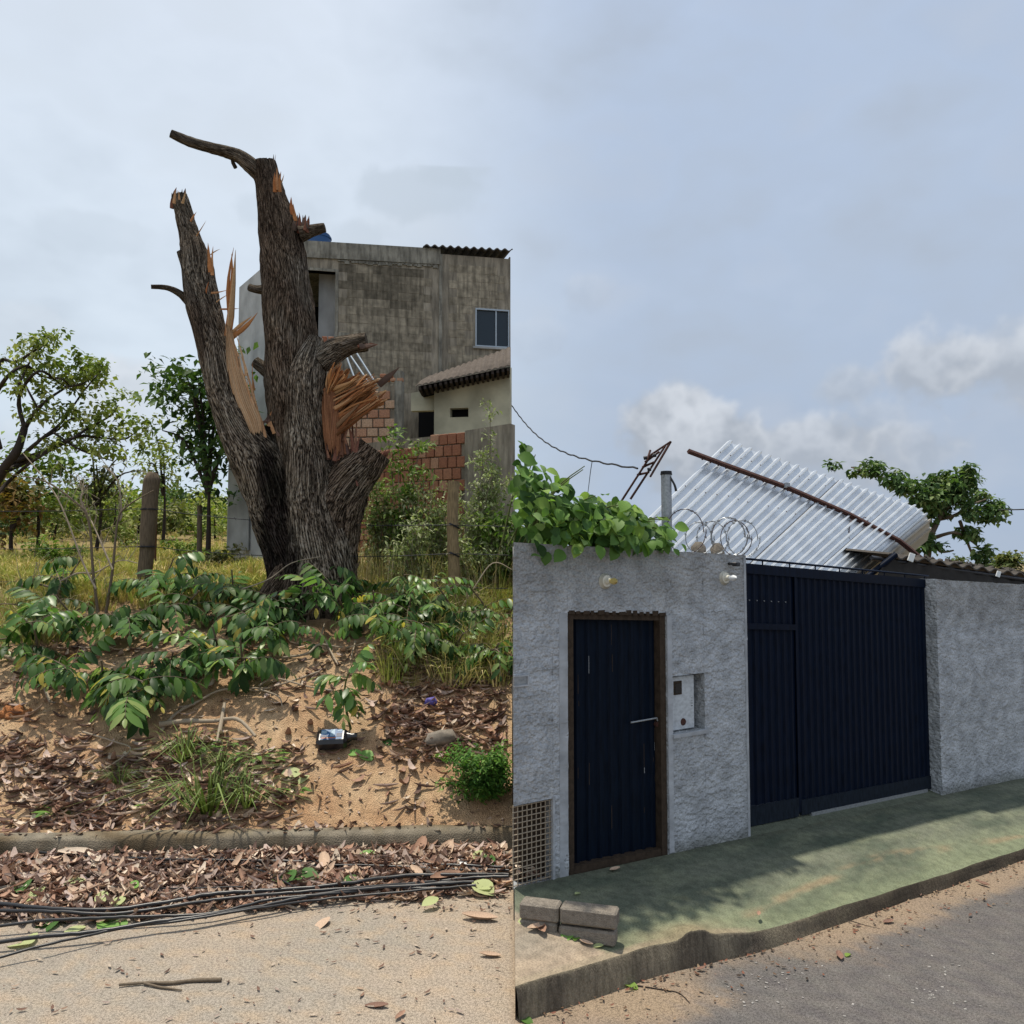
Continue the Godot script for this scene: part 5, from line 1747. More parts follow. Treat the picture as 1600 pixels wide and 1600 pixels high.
# ---------------------------------------------------------------- dry grass and weeds
func field() -> void:
	var tufts := [tuft_mesh(9, 0.20, 0.008, 0.7, 1).mesh(M.grass_mass), tuft_mesh(12, 0.30, 0.010, 0.55, 2).mesh(M.grass_mass)]
	var tones := [Color(0.60, 0.46, 0.20), Color(0.52, 0.44, 0.16), Color(0.40, 0.41, 0.11), Color(0.68, 0.53, 0.28), Color(0.30, 0.34, 0.085)]
	for part_ in 2:
		var xs := []
		var cs := []
		for i in (9000 if part_ == 0 else 9000):
			var d := 12.6 + pow(rng.randf(), 1.7) * (34.0 if part_ == 0 else 12.0)
			var x := -rng.randf() * (d * 0.66 + 1.0)
			var g := nz.get_noise_2d(x * 60, d * 60)
			if part_ == 1 and g < -0.05: continue
			if g < -0.28: continue
			var k := rng.randf_range(0.6, 1.2) * (1.0 + d * 0.012)
			xs.append(yaw(Vector3(x, gh(x, d) - 0.01, -d), k, 0.25))
			var c: Color = tones[rng.randi() % 5] if g < 0.25 else tones[[2, 4, 1][rng.randi() % 3]]
			cs.append(c * rng.randf_range(0.7, 1.2))
		var o := many("dry_grass", tufts[part_], xs, cs, self)
		tag(o, "yellow dry grass covering the field behind the posts" if part_ == 0 else "taller green-yellow grass along the top of the bank", "grass", "", "stuff")
	# weeds before the garden wall: wild shrubs, each of stems and small grey-green leaves
	var tiny := clump_mesh(7, 0.13, 0.085, 0.034, 0.1, 40).mesh(M.foliage)
	var lush := clump_mesh(7, 0.14, 0.11, 0.055, 0.1, 41).mesh(M.foliage)
	var pale := [Color(0.34, 0.39, 0.18), Color(0.44, 0.47, 0.27), Color(0.23, 0.30, 0.11), Color(0.55, 0.57, 0.37)]
	var green := [Color(0.15, 0.28, 0.045), Color(0.22, 0.35, 0.07), Color(0.10, 0.18, 0.03)]
	var list := [[585, 930, 13.9, 735, 26, 0, "thin grey-green weed hard against the trunk's right side"], [625, 930, 14.0, 675, 34, 1, "tall bright green weed in front of the red brick wall"], [665, 935, 13.7, 740, 34, 0, "wide pale weed between trunk and bamboo post"], [690, 930, 13.9, 790, 30, 0, "scraggly pale weed just left of the bamboo post"],
		[735, 935, 13.5, 740, 30, 0, "tall pale weed just right of the bamboo post"], [762, 930, 13.6, 620, 22, 0, "tallest straggling weed reaching above the rendered wall end"], [780, 940, 13.3, 800, 26, 1, "green weed at the far end of the garden wall"], [640, 940, 13.3, 820, 34, 0, "low tangled weed at the bank's top beside the trunk"], [745, 945, 13.2, 850, 36, 0, "low dense weed under the bamboo post's right side"]]
	for k in list:
		var base := at(k[0], k[1], k[2])
		base.y = gh(base.x, k[2]) - 0.05
		var top := at(k[0], k[3], k[2])
		var hh := top.y - base.y
		var sp: float = k[4] / F * k[2]
		var t := thing("wild_shrub", k[6], "shrub", base, "weeds in front of the garden wall")
		var xs := []
		var cs := []
		for i in 13:
			var a := rng.randf() * TAU
			var o := Vector3(cos(a), 0, sin(a) * 0.7) * sp * rng.randf_range(0.3, 1.3)
			var e := base + o + Vector3(0, hh * rng.randf_range(0.45, 1.0), 0)
			var pts := smooth([base + o * 0.2, base.lerp(e, 0.5) - o * 0.15 + Vector3(rng.randfn(), 0, rng.randfn()) * 0.05, e], 6)
			var mb := MB.new()
			mb.tube(pts, radii(0.011, 0.004, pts.size()), 5)
			for q in 5:
				var p: Vector3 = pts[4 + rng.randi() % (pts.size() - 4)]
				var d := Vector3(rng.randfn(), 0.7 + rng.randf(), rng.randfn() * 0.6).normalized() * rng.randf_range(0.12, 0.4)
				mb.tube([p, p + d * 0.6 + Vector3(0, -0.01, 0), p + d], [0.004, 0.003, 0.002], 4)
				for w in 3: xs.append(yaw(p + d * rng.randf_range(0.3, 1.05), rng.randf_range(0.6, 1.2), 0.8))
			part("stem", mb, M.pale_twig if rng.randf() < 0.5 else M.twig, t)
			for q in 8: xs.append(yaw(pts[3 + rng.randi() % (pts.size() - 3)] + Vector3(rng.randfn(), rng.randfn(), rng.randfn()) * 0.06, rng.randf_range(0.6, 1.15), 0.8))
		for i in xs.size(): cs.append((pale if k[5] == 0 else (green if i % 3 else pale))[i % 3] * rng.randf_range(0.7, 1.25))
		many("foliage", lush if k[5] == 1 else tiny, xs, cs, t)
	# dry straw standing between them
	var xs2 := []
	var cs2 := []
	var straw := tuft_mesh(9, 0.85, 0.006, 0.35, 77).mesh(M.grass_mass)
	for i in 420:
		var d := rng.randf_range(12.9, 15.3)
		var x := lerpf(-2.6, -0.1, rng.randf()) * d / 13.5
		xs2.append(yaw(Vector3(x, gh(x, d) - 0.03, -d), rng.randf_range(0.5, 1.25), 0.25))
		cs2.append([Color(0.50, 0.40, 0.22), Color(0.38, 0.30, 0.16), Color(0.30, 0.32, 0.12), Color(0.62, 0.50, 0.32)][rng.randi() % 4])
	var so := many("dry_straw", straw, xs2, cs2, self)
	tag(so, "dry tan straw standing among the weeds by the brick wall", "grass", "", "stuff")
	# bare dry saplings at the left
	for k in [[[[160, 1010], [146, 900], [138, 812], [112, 780], [70, 752], [20, 742]], [[138, 812], [126, 780], [132, 770]], [[150, 920], [130, 880], [100, 800], [78, 760], [36, 708]], "long bare sapling leaning left over the dry grass"], [[[165, 960], [176, 890], [184, 815], [200, 790], [240, 766]], [[184, 815], [190, 805], [186, 760], [176, 740], [160, 728]], [[176, 890], [150, 830], [140, 808]], "bare forked sapling just left of the timber post"], [[[20, 922], [50, 912], [88, 924], [90, 960]], [[88, 912], [120, 896], [150, 894], [186, 876], [215, 880]], [[90, 960], [96, 930], [88, 912]], "crooked grey fallen twig arching over the grass"]]:
		var b0 := at(k[0][0][0], k[0][0][1], 12.6)
		var t := thing("dry_sapling", k[3], "sapling", b0, "bare twiggy saplings")
		for l in 3:
			var sp := smooth(path(k[l], 12.5 - 0.06 * l, 12.3 + 0.2 * l), 5)
			var mb := MB.new()
			mb.tube(sp, radii(0.026 if l == 0 else 0.016, 0.007, sp.size()), 6)
			part("stem", mb, M.pale_twig if l else M.twig, t)
			for q in 6:
				var p: Vector3 = sp[2 + rng.randi() % (sp.size() - 3)]
				mb = MB.new()
				mb.tube([p, p + Vector3(rng.randfn() * 0.12, rng.randf_range(0.1, 0.35), rng.randfn() * 0.1), p + Vector3(rng.randfn() * 0.2, rng.randf_range(0.2, 0.6), rng.randfn() * 0.15)], [0.006, 0.005, 0.002], 4)
				part("twig", mb, M.pale_twig, t)

# ---------------------------------------------------------------- what stands on and behind the street wall
func roof_and_wall_top() -> void:
	# blown-off metal roofing that lies tipped up behind the gate
	var A := at(1136, 690, 12.5)
	var B := at(1480, 812, 15.0)
	var C := at(938, 880, 8.9)     # lower left
	var D := at(1352, 915, 11.3)   # lower right
	var nn := (B - A).cross(C - A).normalized()
	if nn.z < 0: nn = -nn
	var S := func(a: float, b: float) -> Vector3:   # a along the top edge, b down the ribs
		var p := A.lerp(B, a).lerp(C.lerp(D, a), b)
		var k := maxf(0.0, a - 0.80) / 0.20
		return p - nn * (0.16 * k * k + 0.34 * k * k * k) - nn * 0.05 * sin(PI * b) * (1.0 - a) + Vector3(0, -0.06 * k * k, 0)
	var r := thing("metal_roofing", "bright corrugated metal roofing torn loose and tipped up behind the navy gate", "roof sheet", C.lerp(D, 0.5))
	var n := 26
	var split := [0, 12, 19, 24, 26]
	for s in 4:
		var rows := []
		var m := 14
		for i in m + 1:
			var row := []
			for j in range(split[s], split[s + 1]):
				for e in [[0.0, 0.0], [0.13, 1.0], [0.34, 1.0], [0.47, 0.0]]:
					var a: float = (j + e[0]) / n
					var b := float(i) / m
					row.append(S.call(a, b) + nn * (e[1] * 0.05 + 0.014 * s + 0.0025 * nf.get_noise_3d(a * 5, b * 1.2, s)))
			row.append(S.call(float(split[s + 1]) / n + 0.004, float(i) / m) + nn * 0.014 * s)
			rows.append(row)
		var mb := MB.new()
		for i in m:
			for j in rows[0].size() - 1: mb.quad(rows[i + 1][j], rows[i + 1][j + 1], rows[i][j + 1], rows[i][j])
		part("sheet" if s < 3 else "curled_edge", mb, M.zinc if s < 3 else M.zinc_under, r)
	for s in [12, 19]:
		var sm := []
		for i in 15: sm.append(S.call((s + 0.02) / n, i / 14.0) + nn * 0.006)
		var mbs := MB.new()
		mbs.tube(sm, radii(0.013, 0.013, 15), 5)
		part("lap_seam", mbs, M.dark_steel, r)
	for j in n:
		for b in [0.12, 0.45, 0.9]:
			if rng.randf() < 0.3: continue
			var sc := MB.new()
			var q: Vector3 = S.call((j + 0.33) / n, b + rng.randf_range(-0.01, 0.01)) + nn * 0.05
			sc.tube([q, q + nn * 0.010], [0.009, 0.006], 6)
			part("screw", sc, M.rust, r)
	# the purlin still screwed to it
	var line := [[1071, 711], [1130, 733], [1222, 766], [1320, 808], [1400, 850], [1452, 886]]
	var pts := []
	for i in line.size():
		var ry := ray(line[i][0], line[i][1])
		pts.append(EYE + ry * ((A - EYE).dot(nn) / ry.dot(nn)) + nn * 0.075)
	pts[5] -= nn * 0.05
	var mb2 := MB.new()
	for i in pts.size() - 1:
		var d: Vector3 = (pts[i + 1] - pts[i]).normalized()
		var y := nn.cross(d).normalized()
		mb2.box(Transform3D(Basis(d, y, d.cross(y)), (pts[i] + pts[i + 1]) / 2), Vector3(pts[i].distance_to(pts[i + 1]) + 0.01, 0.05 + 0.002 * i, 0.055 + 0.002 * i))
	part("purlin", mb2, M.rust, r)
	for i in 22:
		var f := 0.07 + i * 0.042
		var k := f * (pts.size() - 1)
		var p: Vector3 = pts[int(k)].lerp(pts[mini(int(k) + 1, pts.size() - 1)], k - int(k))
		mb2 = MB.new()
		mb2.box(Transform3D(Basis(), p + Vector3(0, -0.038, 0.01)), Vector3(0.02, 0.03, 0.02))
		part("clip", mb2, M.rust, r)
	mb2 = MB.new()
	var sp: Vector3 = pts[2]
	mb2.cbox(Transform3D(Basis(nn.cross(Vector3.UP).normalized(), Vector3.UP, nn), sp + nn * 0.035), Vector3(0.13, 0.07, 0.03), 0.006)
	part("splice_plate", mb2, M.galv, r)
	for w in [[[1340, 822], [1346, 812], [1352, 818], [1344, 828]], [[1330, 800], [1322, 842], [1336, 880]], [[1352, 828], [1340, 858], [1318, 872]]]:
		var wp := []
		for q in w:
			var ry := ray(q[0], q[1])
			wp.append(EYE + ry * ((A - EYE).dot(nn) / ry.dot(nn)) + nn * 0.06)
		mb2 = MB.new()
		var swp := smooth(wp, 4)
		mb2.tube(swp, radii(0.006, 0.005, swp.size()), 5)
		part("tie_wire", mb2, M.rust, r)
	# older roof that still stands to the right of it
	var E0 := at(1388, 866, 11.2)
	var E1 := at(1600, 897, 13.6)
	var ol := thing("old_roof", "dark weathered fibre-cement roof edge above the far grey wall", "roof", E0.lerp(E1, 0.5) + Vector3(0, -0.4, 0))
	var rows2 := [[], [], []]
	var m2 := 160
	for i in m2 + 1:
		var f := float(i) / m2 * 1.6
		var wv := 0.03 * sin(f * 60.0)
		var e := E0.lerp(E1, f)
		var gap := 0.0
		rows2[0].append(e + Vector3(0, wv - 0.02 - gap, 0)); rows2[1].append(e + Vector3(0, wv, 0)); rows2[2].append(e + Vector3(-0.7, 0.13 + wv, -1.1))
	var mo := MB.new()
	mo.grid(rows2, false)
	part("sheet", mo, M.old_roof, ol)
	# its underside falls towards the yard, seen through the gap the sheet left
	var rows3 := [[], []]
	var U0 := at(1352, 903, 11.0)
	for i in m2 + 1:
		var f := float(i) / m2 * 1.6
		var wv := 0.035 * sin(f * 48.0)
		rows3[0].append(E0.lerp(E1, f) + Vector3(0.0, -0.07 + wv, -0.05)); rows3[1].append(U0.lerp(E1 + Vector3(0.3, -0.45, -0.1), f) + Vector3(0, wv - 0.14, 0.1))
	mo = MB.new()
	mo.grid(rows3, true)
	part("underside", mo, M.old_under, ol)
	mo = MB.new()
	mo.tube([E0 + Vector3(-0.25, -0.05, 0.05), E0.lerp(E1, 1.6) + Vector3(0, -0.1, 0.06)], [0.035, 0.035], 4)
	part("beam", mo, M.dark_steel, ol)
	mo = MB.new()
	mo.tube([E0 + Vector3(0.1, 0.0, 0.02), E0 + Vector3(-0.42, -0.40, 0.0)], [0.04, 0.04], 4)
	part("brace", mo, M.navy, ol)
	for k in [[1424, 871, 11.2, 0.11], [1560, 897, 12.9, 0.09]]:
		mo = MB.new()
		mo.cbox(Transform3D(Basis(Vector3.FORWARD, 0.35), at(k[0], k[1], k[2] - 0.1)), Vector3(k[3] * 0.7, k[3], 0.02), 0.003)
		part("bracket", mo, M.white_paint, ol)
	for i in 26:
		mo = MB.new()
		var f := rng.randf_range(0.15, 1.1)
		var c := E0.lerp(E1, f) + Vector3(-0.1, 0.05, -0.1)
		mo.cbox(Transform3D(Basis(Vector3(rng.randf(), 1, rng.randf()).normalized(), rng.randf() * 6), c), Vector3(rng.randf_range(0.05, 0.12), 0.03, 0.06), 0.008)
		part("loose_shard", mo, M.old_roof, ol)
	# razor wire
	var rz := thing("razor_wire", "loose coil of razor wire along the grey wall's top beside the gate", "razor wire", WALL.p(2.4, wall_top(2.4)))
	for k in [[2.52, 0.185, 0.03], [2.66, 0.175, 0.0], [2.60, 0.19, -0.03], [2.30, 0.16, 0.02], [2.74, 0.18, 0.02], [1.98, 0.21, -0.02], [2.12, 0.15, 0.02]]:
		var cp := []
		var tilt := rng.randf_range(0.75, 1.0)
		for i in 34:
			var a := TAU * i / 33.0 * 1.02
			cp.append(WALL.p(k[0] + cos(a) * k[1] * 0.85 * tilt, wall_top(k[0]) + k[1] * 0.95 + sin(a) * k[1], -0.08 + k[2] + cos(a) * k[1] * 0.5 + 0.03 * a / TAU))
		var mw := MB.new()
		mw.tube(cp, radii(0.004, 0.004, cp.size()), 5)
		part("coil", mw, M.galv if k[2] > 0 else M.rust, rz)
		mw = MB.new()
		for i in 33:
			var d: Vector3 = (cp[i + 1] - cp[i]).normalized()
			var o := Vector3(rng.randfn(), rng.randfn(), rng.randfn()).normalized() * 0.014
			mw.tri(cp[i] - d * 0.016, cp[i] + o, cp[i] + d * 0.016)
			mw.tri(cp[i] - d * 0.016 - o, cp[i] - o * 0.1, cp[i] + d * 0.016 - o)
		part("barbs", mw, M.galv, rz)
	for k in [2.16, 2.42]:
		var sh := MB.new()
		sh.tube([WALL.p(k, wall_top(k) - 0.01, -0.09), WALL.p(k, wall_top(k) + 0.06, -0.09), WALL.p(k, wall_top(k) + 0.11, -0.09)], [0.07, 0.065, 0.03], 10, true, func(_a, _l, rr, p): return rr * 0.5 * nf.get_noise_3dv(p * 14))
		solo("mortar_lump", sh, M.block_stone, "grey mortar lump on the wall top under the razor wire, %s" % ("nearer the vine" if k < 2.3 else "nearer the gate"), "rubble", WALL.p(k, wall_top(k)))
	# service bracket, pole and the cable
	var hd := at(1000, 735, 7.75)
	var br := thing("cable_bracket", "rusty triangular metal bracket rising from the vine over the wall", "bracket", WALL.p(1.25, wall_top(1.25)))
	for l in [[[960, 800], [1018, 710], [1048, 690]], [[985, 780], [1040, 696]], [[1008, 722], [1030, 706]], [[1004, 730], [1022, 722]], [[996, 742], [1014, 738]], [[1016, 704], [1010, 722]], [[1048, 690], [1016, 745]]]:
		var mk := MB.new()
		var lp := path(l, 7.85, 7.75)
		mk.tube(lp, radii(0.012, 0.010, lp.size()), 6)
		part("strut", mk, M.rust, br)
	for k in [[1006, 716], [1020, 712], [1012, 734]]:
		var mi := MB.new()
		mi.tube([at(k[0], k[1], 7.74), at(k[0] + 5, k[1] - 1, 7.74)], [0.018, 0.018], 10)
		part("insulator", mi, M.dark_steel, br)
	var po := WALL.p(1.42, wall_top(1.42) - 0.3, -0.3)
	var pl := thing("service_pole", "grey round service pole with a dark cap behind the wall", "pole", po)
	var mp := MB.new()
	var ptop := at(1041, 742, 7.9)
	po = Vector3(ptop.x, wall_top(1.6) - 0.5, ptop.z)
	pl.position = po
	mp.tube([po, ptop], [0.05, 0.05], 14)
	part("tube", mp, M.galv, pl)
	mp = MB.new()
	mp.tube([ptop, ptop + Vector3(0, 0.035, 0)], [0.058, 0.052], 14)
	part("cap", mp, M.dark_steel, pl)
	mp = MB.new()
	mp.tube(smooth([ptop + Vector3(0.03, -0.02, 0.03), ptop + Vector3(0.07, -0.1, 0.04), ptop + Vector3(0.085, -0.16, 0.04)], 4), radii(0.01, 0.014, 9), 6)
	part("lead", mp, M.cable, pl)
	# the aerial cable runs from the bracket back to the house
	var house_end := at(797, 630, 19.7)
	var cb := []
	for i in 15:
		var f := i / 14.0
		cb.append(at(996, 732, 7.8).lerp(house_end, f) + Vector3(0, -0.35 * sin(PI * f), 0))
	var mc := MB.new()
	var wob := []
	var scb := smooth(cb, 4)
	for i in scb.size(): wob.append(scb[i] + Vector3(0, 0.008 * sin(i * 1.7), 0))
	mc.tube(wob, radii(0.010, 0.014, wob.size()), 6)
	var ac := solo("overhead_cable", mc, M.cable, "dark twisted cable sagging across the sky from the bracket", "cable", cb[0])
	mc = MB.new()
	mc.tube([scb[10], scb[10] + Vector3(-0.02, -0.12, 0), scb[10] + Vector3(-0.06, -0.42, 0.02)], [0.005, 0.005, 0.004], 5)
	part("hanging_end", mc, M.cable, ac)
	vine()

func vine() -> void:
	var v := thing("wall_vine", "leafy green vine spilling over the top of the grey wall", "vine", WALL.p(0.3, wall_top(0.3)))
	var meshes := []
	for k in [[0.125, 0.10, 0.25, 0.35], [0.105, 0.085, 0.35, 0.2], [0.14, 0.11, 0.15, 0.5]]:
		meshes.append(leaf_mesh(k[0], k[1], k[2], k[3], 4, 0.0).mesh(null))
	var upper := func(s: float) -> float:   # height of the mass above the wall
		return lerpf(0.98, 0.62, smoothstep(0.0, 0.35, s)) * (1.0 - smoothstep(0.3, 1.7, s) * 0.5) - (0.12 if s > 0.35 and s < 1.0 else 0.0)
	for i in 26:
		var s0 := rng.randf_range(-0.05, 1.35)
		var p0 := WALL.p(s0, wall_top(s0) - 0.02, -0.25)
		var h: float = upper.call(clampf(s0, 0, 1.6))
		var e := WALL.p(s0 + rng.randf_range(0.0, 0.5), wall_top(s0) + h * rng.randf_range(0.4, 1.05), rng.randf_range(-0.3, 0.15))
		if e.x < 0.06: e.x = 0.06
		var st := smooth([p0, p0.lerp(e, 0.5) + Vector3(0, 0.12, 0), e], 4)
		var mb := MB.new()
		mb.tube(st, radii(0.009, 0.004, st.size()), 5)
		part("stem", mb, M.green_stem, v)
	var xs := []
	var cs := []
	var tone := [Color(0.065, 0.13, 0.028), Color(0.10, 0.19, 0.038), Color(0.04, 0.088, 0.025)]
	var placed := 0
	for i in 1000:
		var s := rng.randf_range(-0.06, 1.68)
		var h: float = upper.call(s)
		var o := rng.randf_range(-0.55, 0.16)
		var y := rng.randf()
		if s > 1.3 and rng.randf() < 0.5: continue
		var hy := minf(h, 0.86) * pow(y, 0.8) * (1.0 + 0.25 * nz.get_noise_2d(s * 90, 4))
		if o > 0.02: hy = hy * 0.85 - 0.16 * rng.randf() * (1.0 if s < 0.75 else 0.2)
		var p := WALL.p(s, wall_top(s) + hy + 0.02, o)
		if p.x < 0.03: continue
		var out := (WALL.n * rng.randf_range(0.1, 1.0) + WALL.u * rng.randfn() * 0.7 + Vector3(0, rng.randf_range(-1.2, 0.25), 0)).normalized()
		var up := (WALL.n * 0.7 + Vector3(0, 0.8, 0) + Vector3(rng.randfn(), rng.randfn(), rng.randfn()) * 0.35).normalized()
		var x := facing(out, up, p, rng.randf_range(0.65, 1.2))
		if placed < 300 and o > -0.28:
			placed += 1
			piece("leaf", meshes[rng.randi() % 3], M["vine%d" % [0, 0, 1, 1, 2, 3, 3, 4][rng.randi() % 8]], x, v)
		else:
			xs.append(x)
			cs.append(tone[rng.randi() % 3] * rng.randf_range(0.8, 1.3))
	var lm := leaf_mesh(0.125, 0.10, 0.25, 0.35, 4).mesh(M.foliage)
	many("foliage", lm, xs, cs, v)

func right_tree() -> void:
	var z := 17.0
	var f := at(1440, 900, z)
	f.y = 0.4
	var t := thing("umbrella_tree", "spreading tree with drooping dark green leaf whorls behind the old roof", "tree", f)
	var tr := branchy(t, [[1440, 960], [1446, 900], [1452, 850], [1466, 812], [1482, 790]], z, 0.075, 0.05, M.twig, "trunk", 0.05)
	for l in [[[1452, 850], [1432, 832], [1440, 806], [1430, 780], [1400, 760]], [[1466, 812], [1490, 806], [1516, 790], [1540, 780]], [[1460, 840], [1490, 832], [1510, 840], [1530, 856]], [[1482, 790], [1500, 770], [1512, 740], [1516, 728]], [[1456, 846], [1470, 862], [1490, 860]], [[1482, 790], [1470, 770], [1476, 752]], [[1420, 770], [1380, 748], [1360, 740], [1330, 730]], [[1500, 815], [1508, 838], [1520, 868], [1528, 880]]]:
		branchy(t, l, z, 0.04, 0.014, M.twig, "branch", 0.25)
	var spots := []
	for k in [[1512, 736, 0.8], [1518, 752, 0.7], [1470, 752, 1.0], [1490, 764, 1.0], [1446, 770, 1.0], [1440, 786, 1.0], [1466, 784, 0.9], [1500, 778, 1.0], [1530, 776, 0.9], [1548, 790, 0.9], [1560, 798, 0.7], [1520, 800, 0.9], [1540, 808, 0.7], [1444, 806, 0.8], [1362, 734, 0.8], [1372, 728, 0.6], [1398, 744, 0.8], [1412, 756, 0.8], [1426, 762, 0.7], [1302, 724, 0.5], [1336, 736, 0.45], [1510, 834, 0.7], [1522, 838, 0.6], [1536, 862, 0.7], [1545, 880, 0.7], [1440, 850, 0.7], [1460, 852, 0.7], [1448, 840, 0.6], [1390, 752, 0.5], [1476, 800, 0.6], [1530, 890, 0.5], [1500, 752, 0.7], [1456, 762, 0.8]]:
		spots.append([at(k[0], k[1], z + rng.randf_range(-0.6, 0.6)), k[2]])
	crown_of(t, spots, 0.25, 34, clump_mesh(7, 0.13, 0.15, 0.075, 0.75, 60).mesh(M.foliage), [Color(0.085, 0.15, 0.05), Color(0.12, 0.20, 0.06), Color(0.055, 0.105, 0.038), Color(0.20, 0.26, 0.10)], 0.7)
	for k in [[1575, 878, 0.6, 15.5, "yellow-green bush top at the far right above the old roof"], [1494, 878, 0.35, 15.5, "small yellowish shoot peeping over the middle of the old roof"]]:
		var base := at(k[0], 900, k[3])
		base.y = 0.3
		var b := thing("yard_bush", k[4], "bush", base, "bushes behind the old roof")
		var sp := []
		for i in 7: sp.append([at(k[0] + rng.randfn() * 14 * k[2], k[1] + rng.randfn() * 12 * k[2], k[3]), k[2]])
		crown_of(b, sp, 0.3, 40, clump_mesh(6, 0.12, 0.12, 0.06, 0.2, 61).mesh(M.foliage), [Color(0.15, 0.18, 0.05), Color(0.20, 0.20, 0.06), Color(0.09, 0.13, 0.04)])
		var mb := MB.new()
		mb.tube([base, sp[0][0]], [0.03, 0.012], 6)
		part("stem", mb, M.pale_twig, b)
	for k in [[1574, 797]]:
		var mb := MB.new()
		mb.tube([at(1560, 797, 16), at(1640, 795, 15)], [0.012, 0.012], 5)
		solo("far_wire", mb, M.cable, "thin dark wire leaving the picture beside the tree's outer leaves", "wire", at(1560, 797, 16))

# ---------------------------------------------------------------- cut branches heaped on the bank
var LF := []
var LFM: Mesh
var LSIZE := 1.0   # leaflet size of the branch in hand
var LPALE := 0.0   # how many of its leaflets are pale
func frond(o: Node, p: Vector3, dir: Vector3, len_: float, pairs: int, rach: MB, old := 0.0, spare = null) -> void:   # a feather leaf: a drooping midrib with leaflets in pairs
	var up := Vector3.UP
	var side := dir.cross(up).normalized()
	var q := p
	var d := dir
	var last := p
	var sag := rng.randf_range(0.08, 0.30)
	var fall := rng.randf_range(0.25, 0.95)
	for i in pairs + 1:
		var f := (i + 1.0) / (pairs + 1)
		d = (d + Vector3(rng.randfn() * 0.06, -sag, rng.randfn() * 0.06)).normalized()
		q = last + d * len_ / (pairs + 1)
		rach.tube([last, q], [0.006 - 0.003 * f, 0.005 - 0.003 * f], 4, false)
		last = q
		var nrm := side.cross(d).normalized()
		var k := (0.72 + 0.5 * sin(PI * f)) * rng.randf_range(0.62, 1.2) * LSIZE
		for s in [-1, 1]:
			if i == pairs and s == 1: continue
			if rng.randf() < 0.07: continue
			var ld = (side * s * 0.85 + d * 0.55 + Vector3(0, -fall, 0)).normalized() if i < pairs else d
			var m := rng.randf()
			var g := 0 if m < 0.34 else (1 if m < 0.66 else (2 if m < 0.86 else 3))
			if rng.randf() < LPALE: g = 2 + rng.randi() % 2
			if rng.randf() < old + 0.03: g = 4
			if spare != null:
				spare.append(facing(ld, (nrm + Vector3(rng.randfn(), rng.randfn(), rng.randfn()) * 0.12).normalized(), q, k))
				continue
			piece("leaflet", LF[rng.randi() % LF.size()], M["glossy%d" % g], facing(ld, (nrm + Vector3(rng.randfn(), rng.randfn(), rng.randfn()) * 0.12).normalized(), q, k), o)

